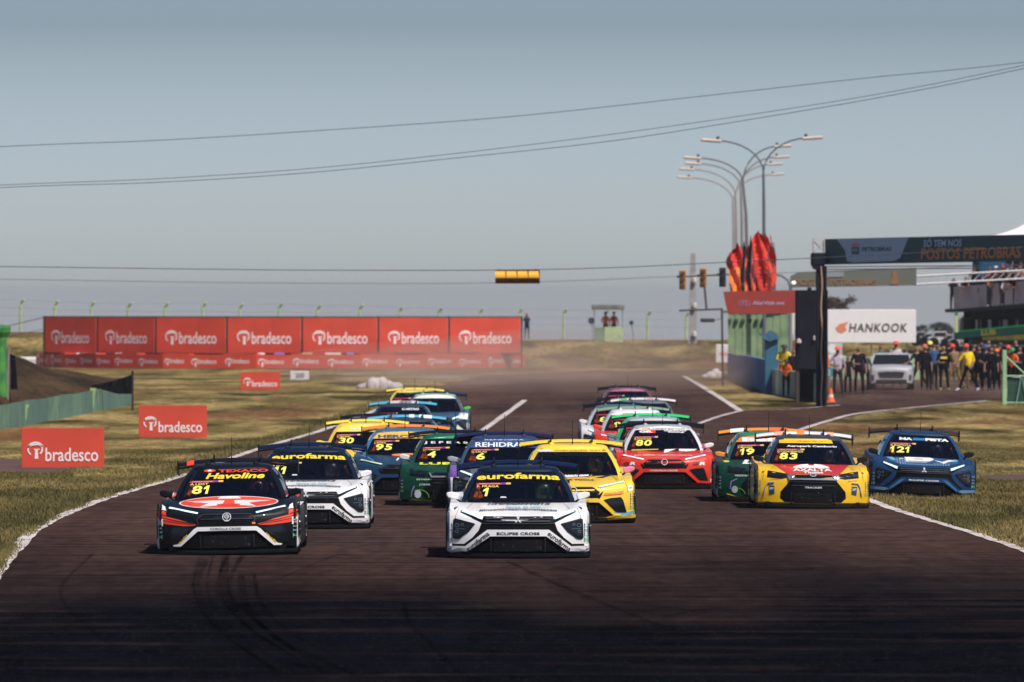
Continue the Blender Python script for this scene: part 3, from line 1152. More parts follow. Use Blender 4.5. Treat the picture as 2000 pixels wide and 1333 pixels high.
def bradesco_logo():
    a = ring(0, 0, .5, .42, .11, 20, 175, 18)
    b = ring(-.04, -.02, .46, .46, .09, 160, 235, 10)
    c = ring(.02, -.04, .44, .40, .10, -50, 35, 10)
    d = band([(-.5, .1), (-.2, .22), (.15, .26), (.42, .12)], .09)
    e = polys([(-.06, -.62), (.17, -.62), (.13, -.12), (.30, -.02), (-.12, -.02), (-.02, -.14)])
    return join2d(a, b, c, d, e)
def star(cx, cz, r0, r1, n=5, kz=1.0):
    return [(cx + (r0 if i % 2 == 0 else r1) * math.sin(math.pi * i / n), cz + kz * (r0 if i % 2 == 0 else r1) * math.cos(math.pi * i / n)) for i in range(2 * n)]

def car(label, px, w, kind='e', body=WHITE, roof=None, pillar=None, visor=None, wing=None, mirror=None, bar=None, group='racing cars charging down the straight',
        number=None, name=None, dx=0, dz=0, yaw=0, roll=0, texts=(), shapes=(), cap=None, far=False, hoodc=None, D=None, podc=None, intake=None, frame=None, lower=None, stack=True, strip=LAMP, wp=()):
    D = D or FPX * 1.95 / w
    loc = (PX(px, D), D, gz(D) + dz)
    t = thing('race_car', label, 'race car', loc, 0, group)
    t.rotation_euler = (0, R(roll), R(yaw))
    S = SHAPE; F = FRONT[kind]
    roof = roof or body; pillar = pillar or roof; wing = wing or BL; mirror = mirror or body; bar = bar or body
    pb, pr = paint(body), paint(roof)
    link('body', S.body, pb, t)
    for i in range(4):
        link('pillar', S.parts['pillar%d' % i], paint(pillar), t)
    link('roof', S.parts['roof'], pr, t)
    link('windshield', S.parts['windshield'], GLASS, t)
    link('side_window', S.parts['side_window'], GLASS, t)
    link('side_window', S.parts['side_window2'], GLASS, t)
    link('rear_window', S.parts['rear_window'], GLASS, t)
    link('splitter', splitter_mesh(), mat(lower, rough=.4, coat=.3) if lower else CARBON, t)
    link('underfloor', floor_mesh(), BLACK, t)
    wg = link('rear_wing', wing_mesh(), paint(wing), t)
    link('wing_flap', flap_mesh(), CARBON, wg)
    for (u0_, u1_, wc_) in wp:
        link('wing_panel', wing_panel(u0_, u1_), vinyl(wc_), wg)
    for sd in (-1, 1):
        link('endplate', endplate(sd), CARBON, wg)
        link('wing_mount', neck(sd), BLACK, wg)
        link('roof_vent', roof_fin(sd), pr, t)
        mr = link('mirror', mirror_mesh(sd), paint(mirror), t)
        link('mirror_stalk', mirror_stalk(sd), BLACK, mr)
        for yc in (.74, 3.52):
            wh = link('wheel', tyre_mesh(), RUBBER, t, loc=(sd * .835, yc, .335), rot=(0, 0, 0 if sd > 0 else math.pi))
            link('rim', rim_mesh(), METAL if not far else BLACK, wh)
            if not far:
                link('wheel_arch', arch_mesh(sd, yc), BLACK, t)
    link('antenna', antenna_mesh(), BLACK, t)
    link('dashboard', dash_mesh(), BLACK, t)
    link('roll_cage', cage_mesh(), mat((.03, .03, .035), rough=.5), t)
    link('seat', seat_mesh(), BLACK, t)
    link('cockpit_floor', inner_mesh(), BLACK, t)
    link('pillar_pad', pad_mesh(), ORANGE, t)
    link('orange_belts', net_mesh(), ORANGE, t)
    def lay(nm, shape, c, off=.005, thick=0., gx=.06, gz_=.04, parent=t, **k):
        m_ = c if isinstance(c, bpy.types.Material) else vinyl(c)
        return link(nm, S.patch(shape, off, thick, gx, gz_), m_, parent)
    if hoodc:
        lay('hood_panel', polys(sym(hoodc[1])), paint(hoodc[0]), .004, gz_=.015)
    g = lay('grille', polys(F['grille']), GRILLE, .004)
    for sl in F['slats']:
        sh = sl if isinstance(sl, tuple) and isinstance(sl[1][0], tuple) and len(sl[1][0]) == 4 and isinstance(sl[1][0][0], int) else polys(sl)
        lay('grille_slat', sh, mat((.10, .10, .11), rough=.25, metal=.5), .008, .012, parent=g)
    lay('air_intake', polys(F['intake']), INTAKE, .006)
    lay('bumper_bar', polys(F['bar']), paint(bar) if not isinstance(bar, bpy.types.Material) else bar, .006, .035)
    for pod in F['pods']:
        for sd in (1, -1):
            pp = pod if sd > 0 else mirror2(pod)
            h = lay('headlight', polys(pp), mat(podc or (.005, .006, .009), rough=.4, coat=.1, spec=.3), .006, .006)
            ln = F['lens'][0]
            l2 = lay('lamp_lens', polys(ln if sd > 0 else mirror2(ln)), mat((.008, .011, .015), rough=.2, coat=.35, spec=.3), .009, .008, parent=h)
            if kind == 'e':
                cx, cz = q1([(1562, 868)])[0]
                for (ax, az, r_) in ((cx, cz, .030), (cx + .006, cz - .085, .024), (cx - .07, cz + .01, .020)):
                    lay('lamp_ring', ring(ax * sd, az, r_, r_ * .9, .007, 0, 360, 10), mat((.13, .15, .17), rough=.3), .012, .01, parent=h)
                lay('lamp_ring', band([(sd * (cx - .10), cz - .052), (sd * (cx + .02), cz - .045)], .006), mat((.13, .15, .17), rough=.3), .012, .01, parent=h)
    for stp in F['strips']:
        for sd in (1, -1):
            lay('light_strip', polys(stp if sd > 0 else mirror2(stp)), strip, .012, .018)
    if not far:
        light = sum(lin(body)) > .25
        lc = tuple(x * .25 for x in lin(body)) if light else (.05, .055, .065)
        for sd in (1, -1):
            lay('panel_gap', band([(sd * .80, .705), (sd * .845, .60), (sd * .86, .50)], .006), lc, .0055, gz_=.03)
            if kind != 'e':
                lay('panel_gap', band([(sd * .62, .765), (sd * .66, .735), (sd * .70, .69)], .005), lc, .0055, gz_=.012)
            lay('intake_post', polys([(sd * .355, .10), (sd * .375, .10), (sd * .375, .30), (sd * .355, .30)]), mat((.012, .013, .018), rough=.5, spec=.2), .012, .015)
        lay('radiator', polys([(-.33, .115), (.33, .115), (.33, .285), (-.33, .285)]), RADI, .009)
    if frame:
        for poly, c in frame:
            for sd in (1, -1):
                lay('painted_panel', polys(poly if sd > 0 else mirror2(poly)), paint(c), .005)
    if visor:
        v = visor
        lay('sun_strip', polys(sym([(0, 1.262 if v[1] == 'tall' else 1.225), (.42, 1.222 if v[1] == 'tall' else 1.20), (.505, 1.195), (.60, v[2]), (0, v[2] + .005)])), v[0], .004)
    # number block, series strip and driver name on the glass
    if number:
        lay('series_strip', polys([(-.575, 1.018), (-.22, 1.024), (-.22, 1.050), (-.565, 1.044)]), (.42, .03, .05), .006)
        lay('series_strip', polys([(-.22, 1.024), (-.165, 1.025), (-.165, 1.051), (-.22, 1.050)]), (.16, .04, .32), .006)
        lay('series_strip', polys([(-.165, 1.025), (-.10, 1.026), (-.10, 1.051), (-.165, 1.051)]), (.80, .45, .10), .006)
        if not far:
            lay('series_lettering', text_in('FORMULA NACIONAL', -.53, 1.026, -.24, 1.040, .01), (.75, .55, .55), .008)
        nw = sum(.115 if ch == '1' else .155 for ch in number)
        x0 = -.535 + (.05 if len(number) == 1 else 0) - (.05 if len(number) == 3 else 0)
        lay('race_number', number2d(number, x0, .862, .978), NUMY, .007)
    if name:
        lay('driver_name', text_in(name, -.565, .985, -.565 + .036 * len(name) + .01, 1.014, .004, .12), NUMY, .007)
    if stack and not far:
        for sd in (-1, 1):
            for (za, zb, c) in ((.425, .492, (.03, .10, .20)), (.375, .418, (.012, .02, .03)), (.315, .370, (.02, .09, .20)), (.24, .305, (.05, .42, .12))):
                lay('sponsor_sticker', polys([(sd * .895, za), (sd * .955, za + .004), (sd * .955, zb + .004), (sd * .895, zb)]), c, .006)
                lay('sponsor_lettering', text_in('stock' if za > .3 else 'banco', min(sd * .90, sd * .95), (za + zb) / 2 - .008, max(sd * .90, sd * .95), (za + zb) / 2 + .010, .02), (.55, .62, .66), .009)
    for tx in texts:
        s_, c_, x0, z0, x1, z1 = tx[:6]
        k = tx[6] if len(tx) > 6 else {}
        hood = z1 < .80 and z0 > .56
        lay(k.get('n', 'lettering'), text_in(s_, x0, z0, x1, z1, k.get('b', .015), k.get('s', 0), k.get('sp', 1), k.get('r', 0), k.get('arc', 0)), c_, k.get('off', .008), k.get('t', 0), gz_=.015 if hood else .04)
    for shp in shapes:
        nm, shape, c_ = shp[:3]
        k = shp[3] if len(shp) > 3 else {}
        lay(nm, shape if isinstance(shape, tuple) else polys(shape), c_, k.get('off', .006), k.get('t', 0), gz_=k.get('g', .03))
    return t
def number2d(s_, x0, z0, z1):
    out = []
    H = z1 - z0
    for ch in s_:
        if ch == '1':
            w = .085
            p = [(.30, 0), (.72, 0), (1.02, 1.0), (.66, 1.0), (.12, .74), (.06, .52), (.52, .66)]
            out.append(polys([(x0 + a * w, z0 + b * H) for a, b in p])); x0 += .115
        else:
            out.append(text_in(ch, x0, z0, x0 + .148, z1, .03, .12)); x0 += .163
    return join2d(*out)
def mirror2(p):
    return [(-a, b) for a, b in reversed(p)]
BL = (.0045, .0055, .0085)
NAVY = (.005, .012, .030)
REDO = (.80, .055, .018)

# ------------------------------------------------------------------ the field, front row first
def eurofarma(label, px, w, num, name, **k):
    tx = [('eurofarma', YEL, -.565, 1.083, .575, 1.165, dict(b=.03, arc=.02, n='visor_lettering')),
          ('ECLIPSE CROSS', (.012, .014, .02), -.285, .333, .285, .372, dict(off=.045, n='model_lettering', b=.035, sp=1.05)),
          ('eurofarma', (.015, .018, .025), -.72, .215, -.355, .285, dict(off=.045, r=R(38), b=.02)),
          ('eurofarma', (.015, .018, .025), .365, .215, .73, .285, dict(off=.045, r=R(-38), b=.02)),
          ('lactomais', (.03, .04, .05), -.42, .742, .45, .785, dict(s=.3, b=.0)),
          ('banco de leite', (.22, .50, .60), -.16, .694, .31, .732, dict(b=.01)),
          ('#incentiveaamamentacao', (.02, .025, .035), -.53, .645, .53, .678, dict(b=.015, arc=.018)),
          ]
    sh = [('emblem', join2d(polys([(0, .582), (.022, .555), (0, .528), (-.022, .555)]), polys([(0, .528), (-.024, .528), (-.046, .502), (-.018, .502)]), polys([(0, .528), (.024, .528), (.046, .502), (.018, .502)])), CHROME, dict(off=.02, t=.012)),
          ('inspection_sticker', [(-.245, .840), (-.155, .840), (-.17, .858), (-.235, .858)], (.6, .62, .62)),
          ('fender_vent', [(.82, .72), (.875, .70), (.862, .674), (.83, .705)], (.02, .02, .025)), ('fender_vent', [(-.82, .72), (-.83, .705), (-.862, .674), (-.875, .70)], (.02, .02, .025)),
          ('hood_line', band([(.62, .765), (.66, .735), (.70, .69)], .005), (.25, .25, .26)), ('hood_line', band([(-.62, .765), (-.66, .735), (-.70, .69)], .005), (.25, .25, .26)),
          ('mirror_emblem', ring(-.877, .875, .022, .024, .008), (.08, .09, .10))]
    return car(label, px, w, 'e', WHITE, roof=NAVY, pillar=NAVY, wing=(.004, .012, .045), mirror=WHITE, number=num, name=name, texts=tx, shapes=sh, **k)
lead = eurofarma('white race car with navy roof leading the pack, nearest to the camera', 1012, 281, '1', 'F. FRAGA')
second_white = eurofarma('white race car with navy roof partly behind the black and orange one', 597, 249, '11', 'G. MAURO')

OV = (0, .7385)
hood_oval = ellipse(0, .738, .69, .088, 40)
ov_in = ellipse(0, .738, .665, .080, 40)
star_w = [(-.70 * .18, .82), (.10, .82), (.16, .775), (.56, .755), (.30, .735), (.42, .665), (.0, .70), (-.42, .665), (-.30, .735), (-.56, .755), (-.16, .775)]
havoline_tx = [('Havoline', YEL, -.35, 1.068, .47, 1.150, dict(b=.03, s=.25, n='visor_lettering')), ('TEXACO', REDO, -.18, 1.158, .515, 1.200, dict(b=.04, n='visor_lettering')),
               ('COROLLA CROSS', (.05, .05, .06), -.225, .358, .19, .390, dict(off=.045, b=.02)), ('Havoline', YEL, -.70, .225, -.52, .25, dict(off=.012, r=R(48), b=.02, s=.2)), ('Havoline', YEL, .50, .225, .72, .25, dict(off=.012, r=R(-42), b=.02, s=.2))]
def stripes(sd, pts):
    return [(sd * a, b) for a, b in pts]
hav_sh = [('hood_emblem', hood_oval, (.74, .73, .72), dict(off=.005, g=.012)), ('hood_emblem', ov_in, REDO, dict(off=.008, g=.012)),
          ('hood_emblem', join2d(polys([(-.12, .815), (.12, .815), (.20, .762), (.60, .752), (.28, .722), (.40, .672), (0, .700), (-.40, .672), (-.28, .722), (-.60, .752), (-.20, .762)])), (.74, .73, .72), dict(off=.011, g=.012)),
          ('hood_emblem', join2d(polys([(-.20, .784), (.20, .784), (.20, .762), (.065, .758), (.085, .712), (.16, .706), (.16, .692), (-.16, .692), (-.16, .706), (-.085, .712), (-.065, .758), (-.20, .762)])), REDO, dict(off=.014, g=.012)),
          ('emblem', join2d(ring(0, .527, .060, .052, .010, 0, 360, 20), ring(0, .533, .034, .020, .008, 0, 360, 14), ring(0, .525, .014, .042, .006, 0, 360, 14)), CHROME, dict(off=.02, t=.014)),
          ('tow_hook', [(.345, .435), (.39, .435), (.39, .462), (.345, .462)], (.85, .25, .03), dict(t=.02)),
          ('emblem', ellipse(-.30, 1.185, .085, .021, 16), REDO, dict(off=.008)), ('emblem', star(-.30, 1.185, .045, .018, 5, .45), WHITE, dict(off=.011))]
for sd in (1, -1):
    hav_sh += [('painted_stripe', stripes(sd, [(.42, .437), (.62, .498), (.96, .585), (.965, .47), (.80, .445), (.60, .42), (.46, .421)]), REDO),
               ('painted_stripe', stripes(sd, [(.84, .565), (.96, .605), (.96, .655), (.85, .625)]), REDO),
               ('painted_stripe', stripes(sd, [(.84, .635), (.96, .662), (.955, .75), (.86, .69)]), WHITE),
               ('painted_stripe', band(stripes(sd, [(.45, .452), (.70, .495), (.93, .548)]), .008), BL, dict(off=.009)),
               ('painted_stripe', band(stripes(sd, [(.45, .437), (.70, .470), (.93, .515)]), .006), BL, dict(off=.009)),
               ('sponsor_badge', stripes(sd, [(.885, .425), (.958, .428), (.958, .53), (.885, .52)]), WHITE, dict(off=.010)),
               ('painted_stripe', stripes(sd, [(.940, .11), (.972, .11), (.972, .57), (.950, .53)]), WHITE, dict(off=.008)),
               ('mirror_emblem', stripes(sd, ellipse(.888, .862, .062, .042, 14)), REDO, dict(off=.006)), ('mirror_emblem', star(sd * .888, .862, .040, .016), WHITE, dict(off=.009))]
car81 = car('black race car with orange stripes and a red star oval on its hood', 444, 277, 'c', BL, wp=((-.86, -.74, REDO),), wing=(.007, .007, .010), bar=WHITE, number='81', name='A.LEIST', yaw=-.3,
            roll=-1.0, texts=havoline_tx + [('CJA', (.03, .05, .08), .893, .46, .95, .50, dict(off=.013)), ('CJA', (.03, .05, .08), -.95, .46, -.90, .50, dict(off=.013))], shapes=hav_sh)

YB = (.86, .58, .045)
ml_sh = [('vent', [(.36, .735), (.60, .79), (.66, .79), (.47, .735)], (.02, .02, .022), dict(g=.012)),
         ('wing_emblem', join2d(*[band([(-.18 + .045 * i, .735 + .004 * i), (-.10 + .05 * i, .775)], .022) for i in range(8)]), (.7, .7, .72), dict(g=.012, off=.011)),
         ('wing_emblem', band([(-.10, .722), (.12, .722), (.27, .748), (.30, .785)], .012), (.85, .35, .04), dict(g=.012)),
         ('flame_logo', [(.47, .452), (.50, .492), (.60, .498), (.72, .522), (.80, .530), (.75, .500), (.80, .498), (.74, .470), (.62, .462)], (.80, .10, .02), dict(off=.006)),
         ('visor_emblem', ellipse(-.44, 1.175, .12, .020, 14), (.7, .7, .68), dict(off=.008)),
         ('emblem', ring(0, .53, .055, .045, .012), CHROME, dict(off=.02, t=.012))]
for sd in (1, -1):
    ml_sh += [('painted_stripe', stripes(sd, [(.60, .165), (.62, .190), (.80, .180), (.955, .225), (.955, .175), (.80, .135), (.64, .142)]), (.12, .35, .60), dict(off=.008, t=.03)),
              ('bumper_blade', stripes(sd, [(.52, .108), (.70, .130), (.955, .160), (.955, .125), (.70, .100), (.54, .090)]), YB, dict(off=.03, t=.06)),
              ('sponsor_badge', stripes(sd, [(.855, .53), (.93, .53), (.94, .62), (.865, .62)]), WHITE)]
yellow2 = car('yellow race car with yellow roof and wing, right behind the leading white one', 1120, 242, 'c', YB, wing=YB, visor=(YB, 'tall', 1.155),
              mirror=(.80, .25, .42), texts=[('mercado livre', (.08, .06, .03), -.28, 1.168, .53, 1.190, dict(b=.0)), ('BLACK TOOLS', (.03, .025, .02), -.30, .690, .33, .712, dict(b=.035)),
              ('HOTWHEELS', (.90, .65, .10), .50, .468, .76, .505, dict(off=.010, r=R(8))), ('CJA', (.03, .05, .08), .87, .56, .925, .59, dict(off=.010))], shapes=ml_sh, cap=None)

GRN = (.004, .048, .026)
green4 = car('dark green race car with spaced white letters on its sun strip and black wing', 888, 219, 't', GRN, roof=(.012, .09, .05), visor=((.02, .22, .10), 'tall', 1.20), wing=(.008, .008, .012), mirror=(.62, .63, .63), pillar=(.02, .06, .05),
             number='4', name='J.CAMPOS', bar=mat((.30, .31, .31), rough=.35, metal=.5),
             texts=[('J E F E R S O N', (.75, .74, .70), -.55, 1.10, .60, 1.15, dict(b=.03)), ('ESMAS', (.70, .75, .72), -.36, 1.208, -.18, 1.226), ('LUBRAX', (.75, .72, .06), -.62, .728, .62, .776, dict(b=.05, sp=1.1)),
                    ('INA', (.80, .05, .04), .08, .640, .34, .690, dict(b=.05)), ('ESTAPAR', (.7, .75, .72), -.66, .46, -.38, .485, dict(b=.03)), ('JOBAR', (.65, .70, .68), -.62, .36, -.42, .40, dict(b=.01))],
             shapes=[('painted_stripe', [(-.05, .618), (.44, .66), (.42, .63), (0, .605)], (.04, .60, .08), dict(g=.02, off=.009)), ('painted_stripe', band([(-.75, .125), (-.60, .11), (-.40, .105)], .022), (.75, .62, .05)),
                     ('painted_stripe', ring(-.62, .16, .18, .14, .012, 0, 120), (.10, .55, .05)), ('sponsor_badge', ellipse(-.64, .22, .06, .075, 10), (.62, .63, .62)), ('painted_stripe', band([(-.76, .17), (-.74, .28), (-.70, .36)], .015), (.40, .22, .70)),
                     ('painted_stripe', [(-.975, .10), (-.955, .10), (-.955, .50), (-.975, .50)], WHITE)])
REH = (.045, .055, .085)
rehidr = car('dark grey race car lettered REHIDRATE with lilac fender, mostly hidden by the leading white one', 985, 223, 'e', (.10, .12, .18), roof=(.025, .045, .10), pillar=(.05, .08, .13), wing=(.012, .014, .06), mirror=(.30, .32, .36), number='6', name='G.SALAS',
             visor=((.03, .07, .20), 'low', 1.075), texts=[('REHIDRATE', (.78, .78, .80), -.50, 1.085, .50, 1.165, dict(b=.02)), ('RENNOVA', (.6, .62, .65), -.34, 1.20, .34, 1.222)],
             shapes=[('painted_panel', [(-.97, .40), (-.80, .55), (-.83, .75), (-.97, .70)], (.20, .08, .38)), ('painted_panel', [(-.80, .50), (-.55, .60), (-.62, .74), (-.80, .72)], (.02, .03, .05)),
                     ('painted_panel', [(-.90, .30), (-.74, .45), (-.78, .56), (-.92, .55)], WHITE, dict(off=.009)), ('painted_panel', [(-.5, .62), (-.25, .58), (.1, .70), (-.3, .76)], WHITE, dict(g=.015, off=.009))])
BLU = (.012, .046, .095)
blue95 = car('steel blue race car with amber sun strip and orange oval on the hood', 788, 205, 'c', BLU, wing=(.85, .24, .03), mirror=(.60, .60, .62), number='95', name='L.KOHL', visor=((.85, .48, .05), 'low', 1.085),
             roof=(.05, .12, .20), pillar=(.04, .20, .42), strip=mat((.75, .78, .50), rough=.2, coat=1),
             texts=[('HERCULES', (.04, .08, .16), -.50, 1.092, .55, 1.155, dict(b=.05)), ('LUZ SUL', (.5, .6, .7), -.4, 1.205, .1, 1.22), ('1 INDY', (.80, .80, .80), -.15, .66, .5, .71, dict(b=.04, s=.2)), ('COROLLA', (.7, .72, .74), -.05, .362, .3, .386, dict(off=.045))],
             shapes=[('hood_emblem', ellipse(.10, .77, .34, .03, 20), (.85, .20, .02), dict(g=.012)), ('emblem', ring(.0, .53, .05, .045, .012), CHROME, dict(off=.02, t=.012)), ('painted_stripe', band([(-.80, .76), (-.66, .72), (-.55, .64)], .012), (.08, .35, .62), dict(g=.015))])
yel30 = car('yellow race car with yellow wing partly behind the steel blue one', 711, 193, 'e', YB, wing=(.88, .68, .06), mirror=YB, number='30', name='C.BARRI', visor=((.86, .66, .10), 'tall', 1.10),
            texts=[('livre', WHITE, -.30, 1.14, .15, 1.17)], shapes=[('visor_emblem', ellipse(-.05, 1.155, .26, .016, 12), (.75, .72, .70), dict(off=.008))])
pink = car('black race car with a magenta sun strip, beside the left edge line', 736, 181, 'c', (.02, .02, .03), wing=(.007, .007, .010), number='12', far=True, visor=((.55, .03, .20), 'tall', 1.17), texts=[('A. Mattheis', (.9, .6, .7), -.4, 1.18, .4, 1.205, dict(b=.03))])
cyan1 = car('dark race car with a light blue wing just above an orange wing', 790, 184, 'c', (.03, .06, .10), wp=((.05, .18, WHITE), (.30, .62, WHITE), (-.5, -.25, (.10, .25, .40))), wing=(.10, .42, .60), number='44', far=True, roof=(.02, .04, .07))
cyan2 = car('navy race car lettered CARTAO on the windscreen, far back in the left file', 783, 157, 'e', (.02, .035, .06), wp=((-.45, -.12, (.60, .45, .45)), (-.10, .22, (.30, .20, .20)), (.24, .44, (.60, .50, .52))), roof=(.02, .04, .07), wing=(.08, .42, .60), number='29', far=True, texts=[('CARTAO', (.75, .76, .78), .0, 1.12, .42, 1.17, dict(b=.05))],
            frame=[([(.70, .45), (.95, .45), (.95, .70), (.72, .72)], (.40, .42, .45))])
multi = car('blue race car with white patches, pale green roof and navy wing', 848, 140, 'e', (.035, .09, .15), roof=(.30, .46, .30), pillar=(.06, .08, .10), wing=(.008, .03, .08), visor=((.70, .72, .70), 'tall', 1.15), number='21', far=True, mirror=(.10, .60, .10),
            frame=[([(.60, .30), (.95, .20), (.95, .45), (.66, .50)], WHITE), ([(.62, .60), (.90, .55), (.92, .72), (.70, .74)], WHITE), ([(.80, .22), (.95, .20), (.95, .32), (.82, .36)], (.70, .12, .18))])
far_y = car('rearmost race car of the left file with a bright yellow wing', 808, 134, 't', (.55, .45, .08), roof=(.70, .55, .10), wing=(.88, .66, .06), number='7', far=True)

# right-hand file
GRED = (.68, .034, .012)
gr_tx = [('Lideranca', (.10, .10, .10), -.28, 1.192, .44, 1.218, dict(b=.02)), ('GAZOO', (.78, .78, .78), .02, 1.150, .46, 1.176, dict(b=.05, s=.1)), ('Racing', (.78, .78, .78), .10, 1.118, .42, 1.146, dict(b=.05, s=.1)),
         ('GR', (.78, .78, .78), -.46, 1.122, -.20, 1.168, dict(b=.06)), ('ROY CARTER CHAMPION POPULAR', (.80, .76, .72), -.58, .655, .55, .675, dict(b=.02, arc=.008)),
         ('G', (.06, .02, .02), .545, .48, .665, .535, dict(b=.04, s=.2)), ('R', WHITE, .67, .48, .79, .54, dict(b=.05, s=.2)), ('G', (.06, .02, .02), -.79, .48, -.675, .535, dict(b=.04, s=.2)), ('R', WHITE, -.67, .48, -.56, .54, dict(b=.05, s=.2)),
         ('COROLLA CROSS', WHITE, -.27, .362, .25, .388, dict(off=.045, b=.02))]
gr_sh = [('painted_panel', [(-.30, 1.116), (-.145, 1.118), (-.145, 1.174), (-.29, 1.172)], (.78, .04, .03), dict(off=.007)), ('hood_graphic', [(.0, .715), (.12, .75), (.02, .79), (.30, .80), (.30, .765), (.44, .745), (.58, .765), (.66, .80), (.25, .80)], WHITE, dict(g=.012)),
         ('hood_graphic', [(-.62, .765), (-.1, .785), (-.1, .80), (-.62, .79)], (.75, .48, .05), dict(g=.012)), ('emblem', ring(0, .53, .06, .052, .012), CHROME, dict(off=.02, t=.014)), ('sponsor_badge', [(.885, .155), (.95, .155), (.95, .225), (.885, .22)], (.70, .60, .58)), 
         ('visor_emblem', [(-.41, 1.193), (-.27, 1.196), (-.27, 1.222), (-.40, 1.218)], (.80, .42, .08), dict(off=.009))]
red80 = car('red race car with white pillars and white mirrors, front of its file', 1298, 197, 'c', GRED, roof=(.40, .40, .42), pillar=(.66, .65, .64), wing=(.007, .007, .010), mirror=WHITE, number='80', name='A.KHODAIR', visor=((.74, .72, .70), 'tall', 1.178), texts=gr_tx, shapes=gr_sh)
grn_w = car('grey race car with a bright green wing, behind the frontmost red one', 1278, 181, 'e', (.20, .22, .22), roof=(.25, .33, .38), wing=(.03, .58, .14), pillar=(.03, .35, .12), number='33', far=True, visor=((.45, .45, .46), 'tall', 1.19), frame=[([(.70, .30), (.95, .30), (.95, .6), (.72, .6)], WHITE)])
red_gr = car('red race car with grey pillars and dull green wing, second red one back', 1243, 167, 'c', GRED, roof=(.62, .62, .62), pillar=(.45, .48, .50), wing=(.22, .34, .24), mirror=(.80, .06, .03), number='9', far=True, visor=((.72, .70, .69), 'tall', 1.14),
             texts=[('GR', (.75, .1, .08), -.30, 1.145, .0, 1.185, dict(b=.06)), ('GAZOO', (.15, .12, .12), .05, 1.15, .42, 1.185, dict(b=.04))], shapes=[('hood_graphic', [(-.6, .60), (-.2, .58), (-.25, .66), (-.62, .70)], (.15, .06, .30), dict(g=.015))])
white_o = car('white race car with orange sun strip at the outer side of its file', 1212, 159, 'e', (.68, .67, .66), roof=(.06, .13, .15), wing=(.007, .007, .010), number='8', far=True, visor=((.80, .25, .05), 'low', 1.12), pillar=(.45, .48, .50))
white_w = car('dark race car with a long white wing, far back', 1262, 151, 't', (.04, .05, .06), roof=(.10, .12, .14), wp=((-.7, -.5, (.10, .40, .16)), (.1, .3, (.5, .3, .28))), wing=(.72, .70, .70), number='18', far=True)
back1 = car('dark grey race car just in front of the one with a pink sun strip', 1235, 148, 'c', (.06, .07, .09), roof=(.10, .13, .17), wing=(.007, .007, .010), far=True, number='5')
back2 = car('black race car with a pink sun strip, rearmost of its file', 1228, 131, 'e', (.05, .03, .04), roof=(.13, .05, .075), wing=(.007, .007, .010), visor=((.38, .12, .18), 'tall', 1.17), far=True, number='2')

# right-hand group
beta = car('green race car with orange wing, partly behind the yellow one with red hood', 1508, 214, 't', (.005, .046, .027), roof=(.02, .20, .10), wp=((-.75, -.45, WHITE), (.1, .5, (.75, .15, .03))), wing=(.85, .28, .03), mirror=(.80, .25, .04), number='19', name='F.MASSA', visor=((.85, .20, .03), 'low', 1.10),
           pillar=(.03, .09, .07), group='racing cars charging down the straight', bar=mat((.02, .02, .02), rough=.4),
           texts=[('Beta', WHITE, -.48, 1.105, .30, 1.180, dict(b=.05)), ('VEDKAN', (.75, .76, .74), -.66, .47, -.40, .50, dict(b=.02)), ('Lce', WHITE, -.52, .69, .1, .77, dict(b=.04, s=.2))],
           shapes=[('painted_stripe', band([(-.80, .165), (-.60, .105), (-.42, .10)], .018), (.75, .60, .05)), ('painted_stripe', ring(-.62, .14, .15, .13, .010, 10, 110), (.10, .55, .05)), ('sponsor_badge', ellipse(-.66, .24, .055, .065, 10), (.55, .55, .54)), ('painted_stripe', band([(-.74, .25), (-.72, .38), (-.62, .43)], .014), (.42, .22, .75)),
                   ('painted_stripe', [(-.975, .10), (-.955, .10), (-.955, .50), (-.975, .50)], WHITE), ('sponsor_badge', ellipse(-.80, .74, .06, .02, 8), (.65, .55, .05))])
YT = (.86, .50, .012)
ax_sh = [('emblem', [(-.33, .708), (-.30, .738), (-.17, .772), (-.05, .782), (-.05, .762), (-.02, .756), (.02, .756), (.05, .762), (.05, .782), (.18, .772), (.29, .738), (.31, .708)], WHITE, dict(off=.009, g=.012)),
         ('painted_panel', [(-.52, 1.20), (-.44, 1.212), (-.44, 1.228), (.30, 1.23), (.38, 1.205), (.40, 1.148), (-.53, 1.148)], YT, dict(off=.008)),
         ('emblem', ring(.0, .575, .055, .025, .010), CHROME, dict(off=.02, t=.012)), ('sticker', [(.04, .235), (.095, .30), (.09, .26), (.06, .22)], (.65, .45, .42))]
for sd in (1, -1):
    ax_sh += [('chrome_hook', band(stripes(sd, [(.66, .465), (.765, .455), (.80, .40), (.835, .245)]), .014), mat((.60, .62, .70), rough=.25, metal=.6), dict(off=.012, t=.012)),
              ('sponsor_badge', stripes(sd, [(.655, .27), (.74, .255), (.755, .40), (.66, .405)]), (.02, .055, .11), dict(off=.008)),
              ('chrome_corner', stripes(sd, [(.30, .59), (.43, .60), (.385, .535), (.33, .55)]), mat((.45, .47, .50), rough=.2, metal=.8), dict(off=.010, t=.01)),
              ('fender_vent', stripes(sd, [(.835, .66), (.87, .635), (.865, .615), (.84, .63)]), (.02, .02, .02))]
